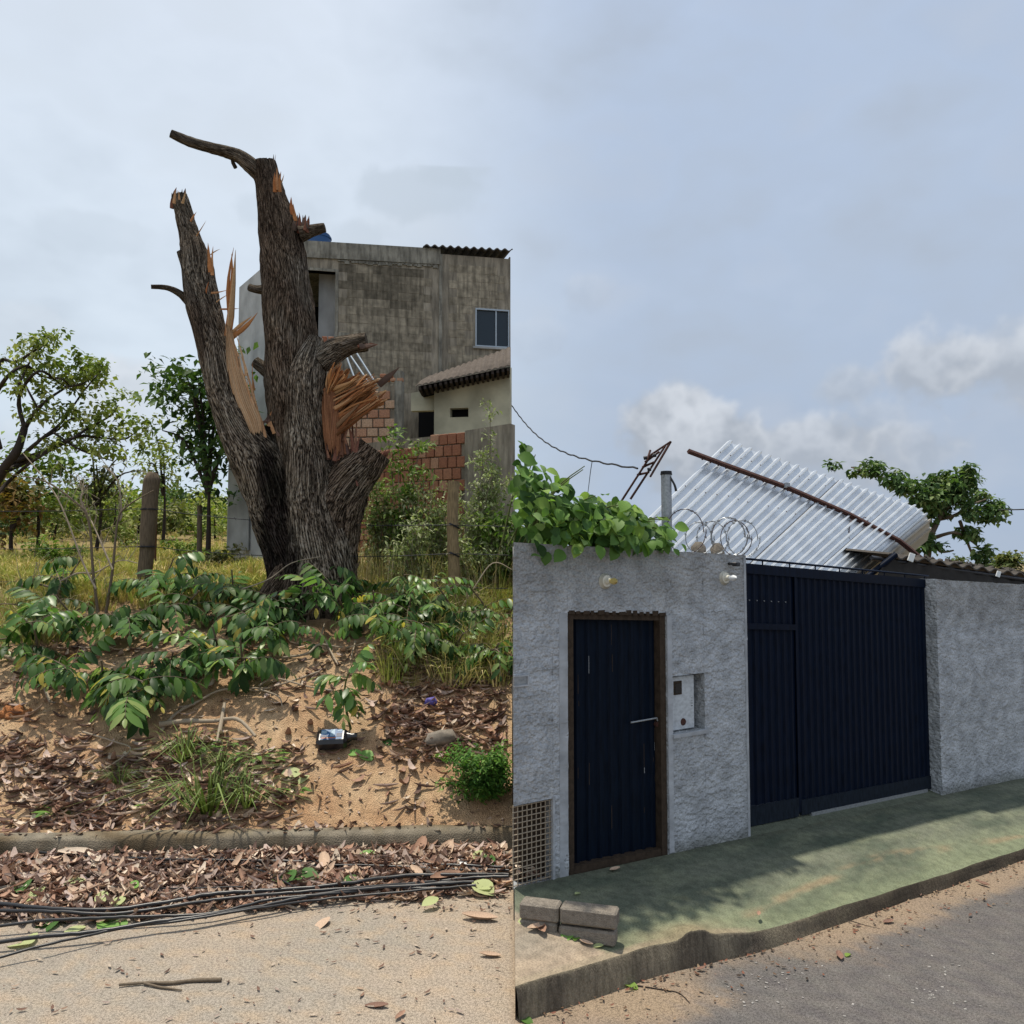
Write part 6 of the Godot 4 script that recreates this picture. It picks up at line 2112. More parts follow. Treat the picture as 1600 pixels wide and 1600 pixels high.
func fallen_branches() -> void:
	for k in [[0.18, 0.068, 0.22, 0.22], [0.165, 0.06, 0.3, 0.35], [0.20, 0.075, 0.15, 0.12]]: LF.append(leaf_mesh(k[0], k[1], k[2], k[3], 4).mesh(null))
	LFM = leaf_mesh(0.18, 0.068, 0.22, 0.25, 4).mesh(M.glossy_mass)
	var list := [[45, 1045, 6, 0.0, "dark leafy cut branch at the bank's left edge"], [100, 1090, 7, 0.1, "big drooping leafy branch low on the left of the heap"], [160, 1105, 8, 0.1, "dense leafy branch whose leaflets hang over the sand, lowest of the heap"], [222, 1125, 7, 0.1, "leafy branch showing pale undersides at the heap's lowest edge"], [270, 1085, 7, 0.0, "leafy branch above the forked white stick"], [120, 1005, 7, 0.0, "leafy branch at the foot of the bare sapling"], [200, 1005, 7, 0.0, "leafy branch under the leaning timber post"],
		[285, 985, 7, 0.0, "upright leafy branch right of the timber post"], [330, 1045, 6, 0.05, "leafy branch in the middle of the heap with dark hanging leaves"], [372, 1075, 6, 0.15, "low leafy branch with yellowing leaflets above the forked stick"], [395, 1000, 7, 0.12, "leafy branch left of the trunk's foot with yellow leaflets"], [440, 1030, 6, 0.0, "dark leafy branch below the trunk's foot"], [478, 985, 6, 0.0, "leafy branch lying right against the trunk"], [535, 985, 6, 0.0, "glossy leafy branch just right of the trunk's foot"], [585, 990, 5, 0.05, "leafy branch beside the orange rag"],
		[632, 1000, 5, 0.05, "leafy branch between the orange rag and the bamboo post"], [668, 1030, 5, 0.0, "low leafy branch above the dry sticks on the right"], [715, 1045, 6, 0.0, "leafy branch under the bamboo post"], [765, 1060, 6, 0.05, "lowest leafy branch at the bank's right end"], [765, 995, 6, 0.05, "upper leafy branch at the bank's right end"], [705, 985, 5, 0.0, "leafy branch around the bamboo post's foot"], [645, 965, 5, 0.1, "small leafy branch at the bank's top near the orange rag"], [62, 985, 5, 0.0, "upper leafy branch at the bank's left edge"], [95, 940, 5, 0.0, "loose leafy branch at the grass edge left of the saplings"], [300, 935, 6, 0.0, "leafy branch standing just right of the timber post's foot"], [415, 985, 6, 0.1, "leafy branch below the burnt side of the trunk"], [610, 975, 5, 0.0, "leafy branch right beside the orange rag's foot"], [355, 955, 6, 0.0, "topmost leafy branch between post and trunk"], [250, 945, 6, 0.0, "topmost leafy branch at the timber post's foot"], [440, 965, 6, 0.05, "leafy branch hiding the trunk's left foot"], [545, 950, 5, 0.0, "leafy branch hiding the trunk's right foot"]]
	for k in list:
		var b := ground_at(k[0], k[1])
		LSIZE = rng.randf_range(1.0, 1.25) if k[0] < 560 else rng.randf_range(0.75, 1.0)
		LPALE = 0.12 if k[0] < 560 else 0.4
		var t := thing("fallen_branch", k[4], "branch", b, "leafy cut branches heaped on the bank")
		var mb := MB.new()
		var lean := Vector3(rng.randfn() * 0.25, 0.62, rng.randf_range(0.0, 0.3))
		var e := b + lean * rng.randf_range(0.7, 1.2)
		var st := smooth([b + Vector3(rng.randfn() * 0.5, 0.05, -0.5), b + Vector3(0, 0.22, -0.15), e], 5)
		mb.tube(st, radii(0.022, 0.010, st.size()), 6)
		var extra := []
		var tints := []
		var e2 := b + Vector3(rng.randfn() * 0.3, 0.34, rng.randf_range(0.1, 0.5))
		var st2 := smooth([st[4], st[4].lerp(e2, 0.5) + Vector3(0, 0.1, 0), e2], 5)
		mb.tube(st2, radii(0.014, 0.007, st2.size()), 6)
		var n: int = k[2]
		for i in n * 2 + (1 if k[0] < 560 else 5):
			var own: Array = st if i % 2 == 0 else st2
			var p: Vector3 = own[2 + rng.randi() % (own.size() - 2)]
			var a: float = TAU * (i + rng.randf() * 0.6) / (n + 1.5)
			var dir := Vector3(cos(a), rng.randf_range(0.0, 0.95), sin(a) * 0.9 + 0.25).normalized()
			frond(t, p, dir, rng.randf_range(0.42, 0.66), 4 + rng.randi() % 3, mb, k[3], null if i < 7 else extra)
		for x in extra: tints.append(Color(0.15, 0.21, 0.07) * rng.randf_range(0.6, 1.2) if rng.randf() < LPALE else [Color(0.030, 0.066, 0.018), Color(0.045, 0.095, 0.024), Color(0.070, 0.13, 0.032), Color(0.022, 0.05, 0.014)][rng.randi() % 4])
		if extra: many("foliage", LFM, extra, tints, t)
		part("stem", mb, M.twig, t)
	LSIZE = 1.0
	LPALE = 0.1
	# the sapling-like sprig that stuck in the sand by the bottle
	var s := ground_at(541, 1140)
	var t2 := thing("leafy_sprig", "leafy sprig standing upright in the sand behind the black bottle", "sapling", s)
	var ms := MB.new()
	var tip := s + Vector3(0.06, 0.72, 0.05)
	var stem := smooth([s + Vector3(0.06, -0.03, 0), s + Vector3(0, 0.25, 0.03), s + Vector3(-0.02, 0.5, 0), tip], 5)
	ms.tube(stem, radii(0.016, 0.007, stem.size()), 6)
	for k in [[15, 0.2, 0.8, -0.1, 6], [13, 0.9, 0.15, 0.25, 5], [12, -0.9, 0.3, 0.2, 4], [10, 0.75, -0.1, 0.6, 5], [9, -0.45, 0.2, 0.75, 4], [8, 0.2, -0.2, 0.9, 4], [14, 0.5, 0.7, 0.3, 4], [11, -0.6, 0.6, 0.0, 4]]:
		frond(t2, stem[k[0]], Vector3(k[1], k[2], k[3]).normalized(), 0.38, k[4], ms, 0.08)
	part("stem", ms, M.green_stem, t2)
	var sx := []
	var sc2 := []
	for i in 520:
		var px := rng.randf_range(600, 792) if i % 3 else rng.randf_range(-10, 110)
		var g := ground_at(px, rng.randf_range(935, 1075) if i % 3 else rng.randf_range(930, 1010))
		if g.x > -0.05: continue
		sx.append(yaw(g + Vector3(0, 0.0, 0), rng.randf_range(0.5, 1.2), 0.5))
		sc2.append([Color(0.46, 0.40, 0.18), Color(0.36, 0.38, 0.12), Color(0.26, 0.33, 0.08), Color(0.56, 0.46, 0.26)][rng.randi() % 4] * rng.randf_range(0.7, 1.2))
	var so := many("brow_grass", tuft_mesh(9, 0.42, 0.009, 0.9, 33).mesh(M.grass_mass), sx, sc2, self)
	tag(so, "straggling straw and green grass among the leafy branches on the bank's brow", "grass", "", "stuff")
	# bare sticks among and below the leaves
	var sticks := [[[[0, 1030], [40, 1040], [60, 1055], [72, 1085], [80, 1100]], 0.03, "forked grey-brown stick at the bank's left edge", [[60, 1048], [85, 1030]]], [[[250, 1142], [290, 1135], [335, 1130], [372, 1136], [400, 1158]], 0.034, "thick pale forked branch lying across the sand, lowest on the left", [[344, 1150], [352, 1105], [340, 1165]]],
		[[[252, 1145], [275, 1120], [310, 1098], [350, 1086], [420, 1078]], 0.022, "long thin grey stick arching up out of the heap", []], [[[405, 1075], [430, 1066], [480, 1072], [520, 1078]], 0.016, "thin pale stick reaching towards the leafy sprig", [[408, 1080], [436, 1092], [442, 1106]]], [[[455, 990], [500, 998], [514, 1012], [528, 1045]], 0.02, "bent pale stick below the trunk's foot", [[502, 998], [508, 975]]], [[[440, 1030], [480, 1026], [500, 1012], [540, 1012], [572, 1005]], 0.018, "wavy pale stick right below the trunk", [[556, 1004], [548, 1034]]],
		[[[590, 1010], [640, 980], [690, 975], [722, 958], [730, 925]], 0.02, "long grey stick rising from the leaves to the bamboo post", []], [[[600, 1030], [660, 1034], [720, 1030], [770, 1000]], 0.014, "thin brown stick crossing the leaves on the right", []], [[[500, 1052], [450, 1070], [400, 1080], [380, 1074]], 0.014, "thin crooked stick left of the leafy sprig", []], [[[330, 930], [372, 922], [420, 905], [455, 880], [500, 870]], 0.012, "thin curved dead shoot before the trunk's base", []], [[[690, 1000], [740, 920], [770, 880], [800, 890]], 0.014, "reddish dead shoot right of the bamboo post", []], [[[130, 1150], [180, 1162], [205, 1180], [160, 1210]], 0.012, "thin brown stick among the dry leaves at the left", []]]
	for k in sticks:
		var pts := []
		for q in k[0]:
			var g := ground_at(q[0], q[1] + 4)
			pts.append(g + Vector3(0, k[1] + rng.randf_range(0.0, 0.07), 0.02))
		if k[0][-1][1] < 940:
			for i in pts.size(): pts[i] = at(k[0][i][0], k[0][i][1], 12.3)
		var t := thing("bare_stick", k[2], "stick", pts[0], "bare sticks on the bank")
		var sp := smooth(pts, 5)
		var mb := MB.new()
		mb.tube(sp, radii(k[1], k[1] * 0.5, sp.size()), 7, true, func(_a, _l, r, p): return r * 0.3 * nf.get_noise_3dv(p * 9.0))
		part("stem", mb, M.pale_twig, t)
		if k[3]:
			var fp := []
			for q in k[3]: fp.append(ground_at(q[0], q[1] + 4) + Vector3(0, k[1] + 0.03, 0.03))
			mb = MB.new()
			sp = smooth(fp, 5)
			mb.tube(sp, radii(k[1] * 0.8, k[1] * 0.4, sp.size()), 6)
			part("fork", mb, M.pale_twig, t)

func bank_plants() -> void:
	# grass tufts and small herbs
	var blade := tuft_mesh(64, 0.46, 0.012, 1.45, 90)
	for k in [[325, 1268, 1.45, "sprawling green grass tuft overhanging the low kerb"], [290, 1190, 0.95, "narrow-leaved green tuft under the forked pale branch"], [188, 1225, 0.55, "small reddish-green grass tuft among the dry leaves"], [385, 1262, 0.9, "short grass tuft right of the sprawling one"], [350, 1205, 0.7, "dull green tuft above the sprawling grass"]]:
		var g := ground_at(k[0], k[1])
		var mb := MB.new()
		mb.v = blade.v.duplicate(); mb.n = blade.n; mb.t = blade.t; mb.ix = blade.ix
		for c in blade.c: mb.c.append(Color(0.13, 0.21, 0.065).lerp(Color(0.27, 0.28, 0.12), rng.randf() * 0.6) * c.r)
		var yx := yaw(g, k[2])
		for i in mb.v.size(): mb.v[i] = yx * mb.v[i]
		solo("grass_tuft", mb, M.grass_mass, k[3], "grass", g, "green tufts on the bank")
	for k in [[85, 1275, 0.13, 9, "low broad-leaved green herb left of the tufts near the kerb"], [395, 1195, 0.3, 26, "leafy green weed beside the pale fallen leaf"], [240, 1262, 0.1, 7, "tiny green seedling above the kerb"], [462, 1240, 0.1, 9, "tiny green herb left of the bare sand"], [310, 1180, 0.2, 14, "broad-leaved herb under the forked branch"]]:
		var g := ground_at(k[0], k[1])
		var t := thing("green_herb", k[4], "herb", g, "low herbs on the bank")
		var mb := MB.new()
		for i in k[3]:
			var a := rng.randf() * TAU
			var p: Vector3 = g + Vector3(cos(a), rng.randf_range(0.2, 0.9), sin(a)) * k[2] * rng.randf_range(0.3, 1.0)
			mb.tube([g, p], [0.004, 0.002], 4)
			piece("leaf", LF[rng.randi() % 3], M[["glossy2", "vine0", "vine1"][rng.randi() % 3]], facing(Vector3(cos(a), 0.2, sin(a)), Vector3.UP, p, rng.randf_range(0.5, 0.9)), t)
		part("stem", mb, M.green_stem, t)
	# bright fine-leaved shrub at the right end
	var b := ground_at(765, 1252)
	var t := thing("bright_shrub", "low bright green fine-leaved shrub by the kerb's right end", "shrub", b)
	var xs := []
	var cs := []
	var fine := clump_mesh(10, 0.10, 0.055, 0.026, 0.1, 95).mesh(M.foliage)
	var mb3 := MB.new()
	for i in 16:
		var e := b + Vector3(rng.randf_range(-0.55, 0.25), rng.randf_range(0.12, 0.55), rng.randf_range(-0.3, 0.2))
		mb3.tube([b, b.lerp(e, 0.5) + Vector3(0, 0.05, 0), e], [0.008, 0.006, 0.003], 5)
		for j in 26: xs.append(yaw(b.lerp(e, rng.randf_range(0.35, 1.05)) + Vector3(rng.randfn(), rng.randfn() * 0.6, rng.randfn()) * 0.055, rng.randf_range(0.7, 1.3), 0.6))
	for i in xs.size():
		if xs[i].origin.x > -0.04: xs[i].origin.x = -0.04 - rng.randf() * 0.1
		cs.append([Color(0.075, 0.18, 0.03), Color(0.11, 0.24, 0.04), Color(0.04, 0.11, 0.022), Color(0.17, 0.30, 0.07)][rng.randi() % 4])
	many("foliage", fine, xs, cs, t)
	part("stem", mb3, M.green_stem, t)

# ---------------------------------------------------------------- dry leaves
func litter_density(px: float, d: float) -> float:   # px: column of the photograph's frame at that depth; only how thick the leaves lie
	if d < 8.1: return 1.0
	var left := 1.0 - smoothstep(380, 520, px)
	var right := smoothstep(560, 640, px)
	var k := 0.06
	if d < 10.0: k = maxf(k, left * 0.75 * (1.0 - smoothstep(9.3, 10.0, d)) + right * 0.16)
	if d > 9.3 and d < 11.2: k = maxf(k, right * 0.85)
	if d >= 10.0: k = maxf(k, 0.16)
	return k

func litter() -> void:
	var meshes := []
	for k in [[0.22, 0.085, 2.6, 0.35], [0.20, 0.075, 1.6, 0.6], [0.25, 0.075, 3.8, 0.2], [0.17, 0.08, 1.0, 0.5], [0.24, 0.055, 4.2, 0.4]]: meshes.append(curl_leaf(k[0], k[1], k[2], k[3]))
	var plain := []
	var multi := []
	var xs := [[], [], [], [], []]
	var cs := [[], [], [], [], []]
	for m in meshes:
		plain.append(m.mesh(null))
		multi.append(m.mesh(M.dry_mass))
	var tones := [Color(0.33, 0.20, 0.14), Color(0.50, 0.36, 0.26), Color(0.23, 0.135, 0.10), Color(0.62, 0.51, 0.40), Color(0.44, 0.34, 0.29), Color(0.15, 0.095, 0.075)]
	var bed := Node3D.new()
	bed.name = "leaf_litter"
	add_child(bed)
	bed.position = Vector3(-3, -0.25, -7.5)
	tag(bed, "layer of dry brown curled leaves along the gutter and on the bank", "leaf litter", "", "stuff")
	var singles := 0
	var tries := 0
	while tries < 18000:
		tries += 1
		var d := 6.7 + 4.7 * pow(rng.randf(), 1.15)
		var x := -rng.randf() * (d * 0.615 + 2.2)
		if x > -0.06: continue
		var px := 800 + F * x / d
		var zk := 8.06 + (x + 4.84) * 0.066
		var p: Vector3
		if d < zk - 0.02:
			# the gutter: a strip whose near edge wanders
			var edge := lerpf(6.75, 7.35, smoothstep(100, 780, px)) - 0.1 + 0.22 * nz.get_noise_2d(x * 70, 31)
			if d < edge: continue
			var thick := smoothstep(edge, edge + 0.7, d)
			if rng.randf() > 0.35 + 0.65 * thick: continue
			p = Vector3(x, road_h(x, d) + 0.01 + 0.06 * rng.randf() * thick, -d)
		elif d < zk + 0.34:
			if d < zk + 0.1 or rng.randf() > 0.28: continue
			p = Vector3(x, -0.07, -d)
		else:
			if rng.randf() > litter_density(px, d) * (0.65 + 0.9 * nz.get_noise_2d(x * 90, d * 90)): continue
			p = Vector3(x, gh(x, d) + 0.01 + 0.025 * rng.randf(), -d)
		var k := rng.randi() % 5
		var sc := rng.randf_range(0.6, 1.15)
		var xf := yaw(p, sc, 0.55)
		if singles < 300 and d < 8.0 and rng.randf() < 0.35:
			singles += 1
			piece("dry_leaf", plain[k], M["dry%d" % [0, 0, 1, 1, 2, 3, 4, 4, 5][rng.randi() % 9]], xf, bed)
		else:
			xs[k].append(xf)
			cs[k].append(tones[[0, 0, 1, 1, 2, 3, 4, 4, 5, 5][rng.randi() % 10]] * rng.randf_range(0.75, 1.3))
	for k in 5: many("leaf_layer", multi[k], xs[k], cs[k], bed)
	# crumbs of twig and leaf in the gutter and on the road
	var cx := []
	var cc := []
	var crumb := curl_leaf(0.05, 0.018, 1.0, 0.3).mesh(M.dry_mass)
	for i in 2600:
		var d := 5.2 + 3.0 * rng.randf()
		var x := -rng.randf() * (d * 0.62)
		if d < 6.9 and rng.randf() > 0.12: continue
		cx.append(yaw(Vector3(x, road_h(x, d) + 0.012, -d), rng.randf_range(0.4, 1.3), 0.3))
		cc.append(tones[rng.randi() % 6] * 0.7)
	for i in 1500:
		var d := 8.6 + 2.8 * rng.randf()
		var x := -rng.randf() * (d * 0.62)
		cx.append(yaw(Vector3(x, gh(x, d) + 0.008, -d), rng.randf_range(0.5, 1.6), 0.4))
		cc.append(tones[rng.randi() % 6] * rng.randf_range(0.6, 1.0))
	many("leaf_crumbs", crumb, cx, cc, bed)

# ---------------------------------------------------------------- cables lying along the gutter
func cables() -> void:
	var list := [[[[-10, 1337], [60, 1344], [160, 1352], [280, 1358], [400, 1360], [520, 1358], [640, 1362], [720, 1366], [795, 1366]], 0.014, "upper thick black cable running the length of the leaf-filled gutter"], [[[-10, 1352], [100, 1355], [220, 1360], [400, 1364], [560, 1366], [700, 1370], [795, 1372]], 0.010, "second black cable just below the uppermost in the gutter"], [[[255, 1322], [300, 1338], [360, 1358], [420, 1378], [480, 1402], [560, 1400]], 0.009, "thin dark cable crossing down from the kerb to the bundle"], [[[-10, 1405], [60, 1388], [120, 1392], [230, 1400], [380, 1400]], 0.006, "thin wire over the leaves in the left gutter"],
		[[[-10, 1428], [80, 1437], [170, 1435], [260, 1424], [340, 1412], [420, 1405], [520, 1398], [620, 1385], [700, 1382], [795, 1380]], 0.018, "thickest black cable of the bundle, on its upper side"], [[[-10, 1436], [80, 1442], [180, 1440], [280, 1428], [360, 1416], [450, 1412], [560, 1404], [650, 1392], [740, 1385], [795, 1386]], 0.015, "black cable second from the top of the bundle"], [[[-10, 1462], [60, 1456], [140, 1452], [220, 1448], [330, 1440], [420, 1422], [510, 1414], [600, 1400], [700, 1394], [742, 1392]], 0.013, "black cable in the middle of the bundle with a cut end"], [[[-10, 1487], [70, 1480], [150, 1472], [230, 1460], [330, 1446], [410, 1430], [500, 1414], [600, 1402], [740, 1393]], 0.016, "glossy black cable along the bundle's road side"], [[[-10, 1512], [60, 1497], [130, 1480], [200, 1464], [300, 1452], [400, 1436], [500, 1418], [620, 1408], [730, 1400]], 0.010, "lowest thin black cable swinging out onto the bare road"], [[[200, 1335], [176, 1362], [156, 1392], [138, 1416]], 0.014, "short dark twisted cable crossing the gutter at the left"], [[[600, 1398], [680, 1400], [744, 1398]], 0.014, "cut black cable end at the bundle's right"]]
	for k in list:
		var pts := []
		for q in k[0]:
			var g := road_at(q[0], q[1])
			if g.x > -0.03: g.x = -0.03
			pts.append(g + Vector3(0, 0.045 + k[1] + rng.randf_range(0, 0.03), 0))
		if k[0][0][0] < 0: pts.push_front(pts[0] + (pts[0] - pts[1]).normalized() * 2.5)
		var sp := smooth(pts, 6)
		for i in sp.size(): sp[i] += Vector3(0, 0.006 * nf.get_noise_1d(i * 0.9 + k[1] * 900), 0.012 * nf.get_noise_1d(i * 0.5 + k[1] * 700))
		var mb := MB.new()
		mb.tube(sp, radii(k[1], k[1], sp.size()), 8)
		solo("black_cable", mb, M.cable, k[2], "cable", pts[0], "downed black cables in the gutter")

func lay(p: Vector3, n: Vector3) -> Transform3D:   # y along the ground's normal, random turn
	var z := n.cross(Vector3.RIGHT).normalized()
	return Transform3D(Basis(n.cross(z), n, z) * Basis(Vector3.UP, rng.randf() * TAU), p)

func slope(p: Vector3) -> Vector3:
	var d := -p.z
	return Vector3(gh(p.x - 0.1, d) - gh(p.x + 0.1, d), 0.2, gh(p.x, d + 0.1) - gh(p.x, d - 0.1)).normalized()

func small_things() -> void:
	# the oil bottle: flat black body, shoulder, neck, cap and a printed label
	var g := ground_at(520, 1168)
	var up := Vector3(0.02, 0.86, 0.50).normalized()
	var x := Vector3(0.97, -0.05, -0.13)
	x = (x - up * x.dot(up)).normalized()
	var B := Basis(x, up, x.cross(up))
	var X := Transform3D(B, g + up * 0.095)
	var t := thing("oil_bottle", "black plastic oil bottle with a blue and white label lying on the sand", "bottle", g)
	var mb := MB.new()
	mb.cbox(X, Vector3(0.34, 0.145, 0.24), 0.035)
	part("body", mb, M.bottle, t)
	mb = MB.new()
	mb.tube([X * Vector3(0.165, 0, -0.02), X * Vector3(0.20, 0, -0.025), X * Vector3(0.225, 0, -0.03)], [0.068, 0.05, 0.034], 16)
	part("neck", mb, M.bottle, t)
	mb = MB.new()
	mb.tube([X * Vector3(0.222, 0, -0.03), X * Vector3(0.275, 0, -0.03)], [0.04, 0.04], 20)
	part("cap", mb, M.bottle, t)
	var lb := mat("label_blue", lin(0.04, 0.11, 0.24), 0.4)
	mat("label_pale", lin(0.22, 0.32, 0.42), 0.4)
	mat("label_dark", lin(0.02, 0.035, 0.08), 0.4)
	mat("label_red", lin(0.34, 0.12, 0.07), 0.4)
	mb = MB.new()
	mb.cbox(X * Transform3D(Basis(), Vector3(0.0, 0.0735, 0)), Vector3(0.235, 0.004, 0.165), 0.001)
	var lab := part("label", mb, lb, t)
	for k in [[-0.085, -0.035, 0.06, 0.05, "label_pale"], [-0.085, 0.03, 0.075, 0.03, "label_dark"], [0.01, -0.02, 0.05, 0.11, "label_pale"], [0.085, 0.02, 0.06, 0.06, "label_dark"], [0.09, -0.055, 0.055, 0.02, "label_pale"], [-0.03, 0.06, 0.16, 0.018, "label_red"]]:
		mb = MB.new()
		mb.box(X * Transform3D(Basis(), Vector3(k[0], 0.0765, k[1])), Vector3(k[2], 0.003, k[3]))
		part("print_block", mb, M[k[4]], lab)
	# stone, crumpled purple bag, orange rag
	g = ground_at(690, 1168)
	mb = MB.new()
	mb.tube([g + Vector3(-0.17, 0.03, 0.02), g + Vector3(-0.13, 0.06, 0.01), g + Vector3(0, 0.085, 0), g + Vector3(0.11, 0.08, -0.02), g + Vector3(0.16, 0.06, -0.03)], [0.03, 0.075, 0.10, 0.085, 0.03], 16, true, func(_a, _l, r, p): return r * 0.45 * nf.get_noise_3dv(p * 6.0))
	solo("grey_stone", mb, M.block_stone, "flat grey stone lying among the dry leaves right of the bottle", "stone", g)
	g = ground_at(673, 1104)
	mat("purple_bag", lin(0.10, 0.085, 0.30), 0.5)
	mb = MB.new()
	mb.tube([g + Vector3(-0.07, 0.02, 0), g + Vector3(-0.03, 0.05, 0), g + Vector3(0.03, 0.055, 0), g + Vector3(0.07, 0.02, 0)], [0.02, 0.055, 0.05, 0.02], 12, true, func(_a, _l, r, p): return r * 0.9 * nf.get_noise_3dv(p * 16.0))
	solo("crumpled_bag", mb, M.purple_bag, "crumpled purple scrap of plastic among the dry leaves", "litter", g)
	mat("orange_rag", lin(0.60, 0.24, 0.03), 0.7, {"back": lin(0.5, 0.2, 0.02)})
	var q := at(600, 945, 12.3)
	mb = MB.new()
	mb.grid([[q + Vector3(-0.13, -0.06, 0.05), q + Vector3(-0.05, -0.05, 0.1), q + Vector3(0.08, -0.05, 0.08)], [q + Vector3(-0.1, -0.02, 0), q + Vector3(0.0, 0.05, 0.06), q + Vector3(0.09, 0.0, 0)], [q + Vector3(-0.06, 0.0, -0.05), q + Vector3(0.0, 0.10, -0.02), q + Vector3(0.07, 0.03, -0.05)]])
	solo("orange_rag", mb, M.orange_rag, "small bright orange rag on top of the leaf heap beside the trunk", "litter", q)
	mb = MB.new()
	g = ground_at(34, 1115)
	mat("red_earth", lin(0.36, 0.15, 0.06), 0.95, {"bump": M.rough_tex, "scale": Vector3.ONE * 3, "depth": 2.0})
	mb.tube(smooth([g + Vector3(-0.35, -0.08, 0.0), g + Vector3(-0.18, -0.04, 0), g + Vector3(0.0, -0.03, 0), g + Vector3(0.16, -0.06, 0)], 6), smooth([0.05, 0.11, 0.09, 0.03], 6), 24, true, func(_a, _l, r, p): return r * 1.1 * nf.get_noise_3dv(p * 11.0))
	solo("earth_clod", mb, M.red_earth, "low clod of red earth at the bank's left edge", "earth", g)
	# twig on the bare road
	var w := []
	for k in [[186, 1543], [225, 1540], [270, 1540], [300, 1536], [346, 1535]]: w.append(road_at(k[0], k[1]) + Vector3(0, 0.018, 0))
	t = thing("road_twig", "dark forked twig lying alone on the bare concrete road", "twig", w[0])
	mb = MB.new()
	var sp := smooth(w, 4)
	mb.tube(sp, radii(0.009, 0.013, sp.size()), 7, true, func(_a, _l, r, p): return r * 0.4 * nf.get_noise_3dv(p * 20.0))
	part("stem", mb, M.twig, t)
	mb = MB.new()
	mb.tube([road_at(225, 1541) + Vector3(0, 0.02, 0), road_at(250, 1546) + Vector3(0, 0.014, 0), road_at(284, 1550) + Vector3(0, 0.012, 0)], [0.008, 0.008, 0.005], 6)
	part("fork", mb, M.twig, t)
	# leaves that can be told apart, green and dry
	var shapes := {"oval": leaf_mesh(0.22, 0.12, 0.15, 0.12, 5), "broad": leaf_mesh(0.24, 0.19, 0.2, 0.15, 5), "roll": curl_leaf(0.26, 0.12, 2.4, 0.16)}
	var list := [[452, 1214, "broad", "pale_leaf", 1.05, "pale green lobed leaf left of the bare sand"], [470, 1222, "oval", "pale_leaf", 0.8, "second pale leaf overlapping the lobed one"], [552, 1180, "oval", "fresh_leaf", 0.9, "fresh green leaf just below the bottle"], [572, 1184, "broad", "fresh_leaf", 0.9, "wide fresh green leaf right below the bottle cap"], [610, 1164, "oval", "dark_leaf", 0.7, "dark curled leaf between bottle and stone"], [446, 1384, "broad", "dark_leaf", 1.15, "left one of a pair of wide dark green leaves in the gutter"], [480, 1382, "broad", "dark_leaf", 1.2, "right one of a pair of wide dark green leaves in the gutter"], [576, 1350, "broad", "fresh_leaf", 1.0, "bright green folded leaf over the upper cable"], [552, 1383, "oval", "dark_leaf", 0.8, "olive green leaf touching the cable bundle"], [612, 1322, "oval", "fresh_leaf", 0.7, "small green leaf under the kerb in mid gutter"], [670, 1422, "oval", "pale_leaf", 0.8, "pale leaf just below the cable bundle"], [752, 1396, "broad", "pale_leaf", 0.75, "big pale leaf draped over the cables' cut ends"], [775, 1398, "broad", "pale_leaf", 1.0, "pale leaf at the right end of the cable bundle"], [752, 1350, "broad", "pale_leaf", 0.9, "pale green leaf under the kerb's right end"], [780, 1358, "broad", "dark_leaf", 1.0, "dark leaf in the gutter's right corner"], [726, 1362, "oval", "white_paint", 0.7, "nearly white bleached leaf beside the upper cable"], [30, 1400, "broad", "dark_leaf", 1.1, "dark green leaf at the left edge of the gutter"], [52, 1410, "oval", "pale_leaf", 1.0, "yellowing leaf next to the dark one at the left edge"], [80, 1372, "oval", "fresh_leaf", 0.8, "small fresh leaf high in the left gutter"], [120, 1388, "oval", "pale_leaf", 0.8, "straw-coloured leaf in the left gutter"], [158, 1416, "oval", "pale_leaf", 0.9, "pale leaf beside the short twisted cable"], [185, 1420, "oval", "pale_leaf", 0.9, "yellow-green leaf above the bundle at the left"], [200, 1400, "broad", "fresh_leaf", 0.9, "green leaf under the thin wire"], [172, 1446, "broad", "fresh_leaf", 1.2, "large green leaf lying across the bundle at the left"], [75, 1448, "broad", "dark_leaf", 1.0, "dark leaf caught under the bundle"], [38, 1474, "broad", "pale_leaf", 1.1, "grey-green leaf on the road edge at the far left"], [112, 1456, "oval", "pale_leaf", 0.8, "whitish leaf just below the bundle"], [508, 1369, "roll", "dry1", 1.1, "pinkish dry leaf curled over the upper cable"], [660, 1384, "roll", "dry1", 0.8, "tan dry leaf folded over the bundle"], [712, 1380, "roll", "dry0", 1.1, "big brown dry leaf at the bundle's right"], [730, 1436, "roll", "dry1", 1.1, "lone dry star-shaped leaf on the bare road right of the bundle"], [502, 1446, "oval", "dry1", 0.9, "yellowish dry leaf flat on the road below the bundle"], [612, 1576, "roll", "dry2", 0.6, "small dry curl at the photo's lower edge on the road"], [640, 1578, "roll", "dry0", 0.4, "tiny dry curl beside the small one at the lower edge"], [744, 1494, "roll", "dry1", 0.6, "small dry leaf on the bare road at the right"], [100, 1345, "roll", "dry1", 1.3, "big tan rolled leaf against the kerb at the left"], [135, 1346, "roll", "dry3", 1.2, "long pale rolled leaf in the left gutter"], [452, 1330, "roll", "dry0", 1.4, "large reddish curled leaf leaning on the kerb"], [700, 1338, "roll", "dry1", 1.5, "long tan curled leaf under the kerb at the right"], [655, 1345, "roll", "dry0", 1.2, "wavy rust-brown leaf in the right gutter"]]
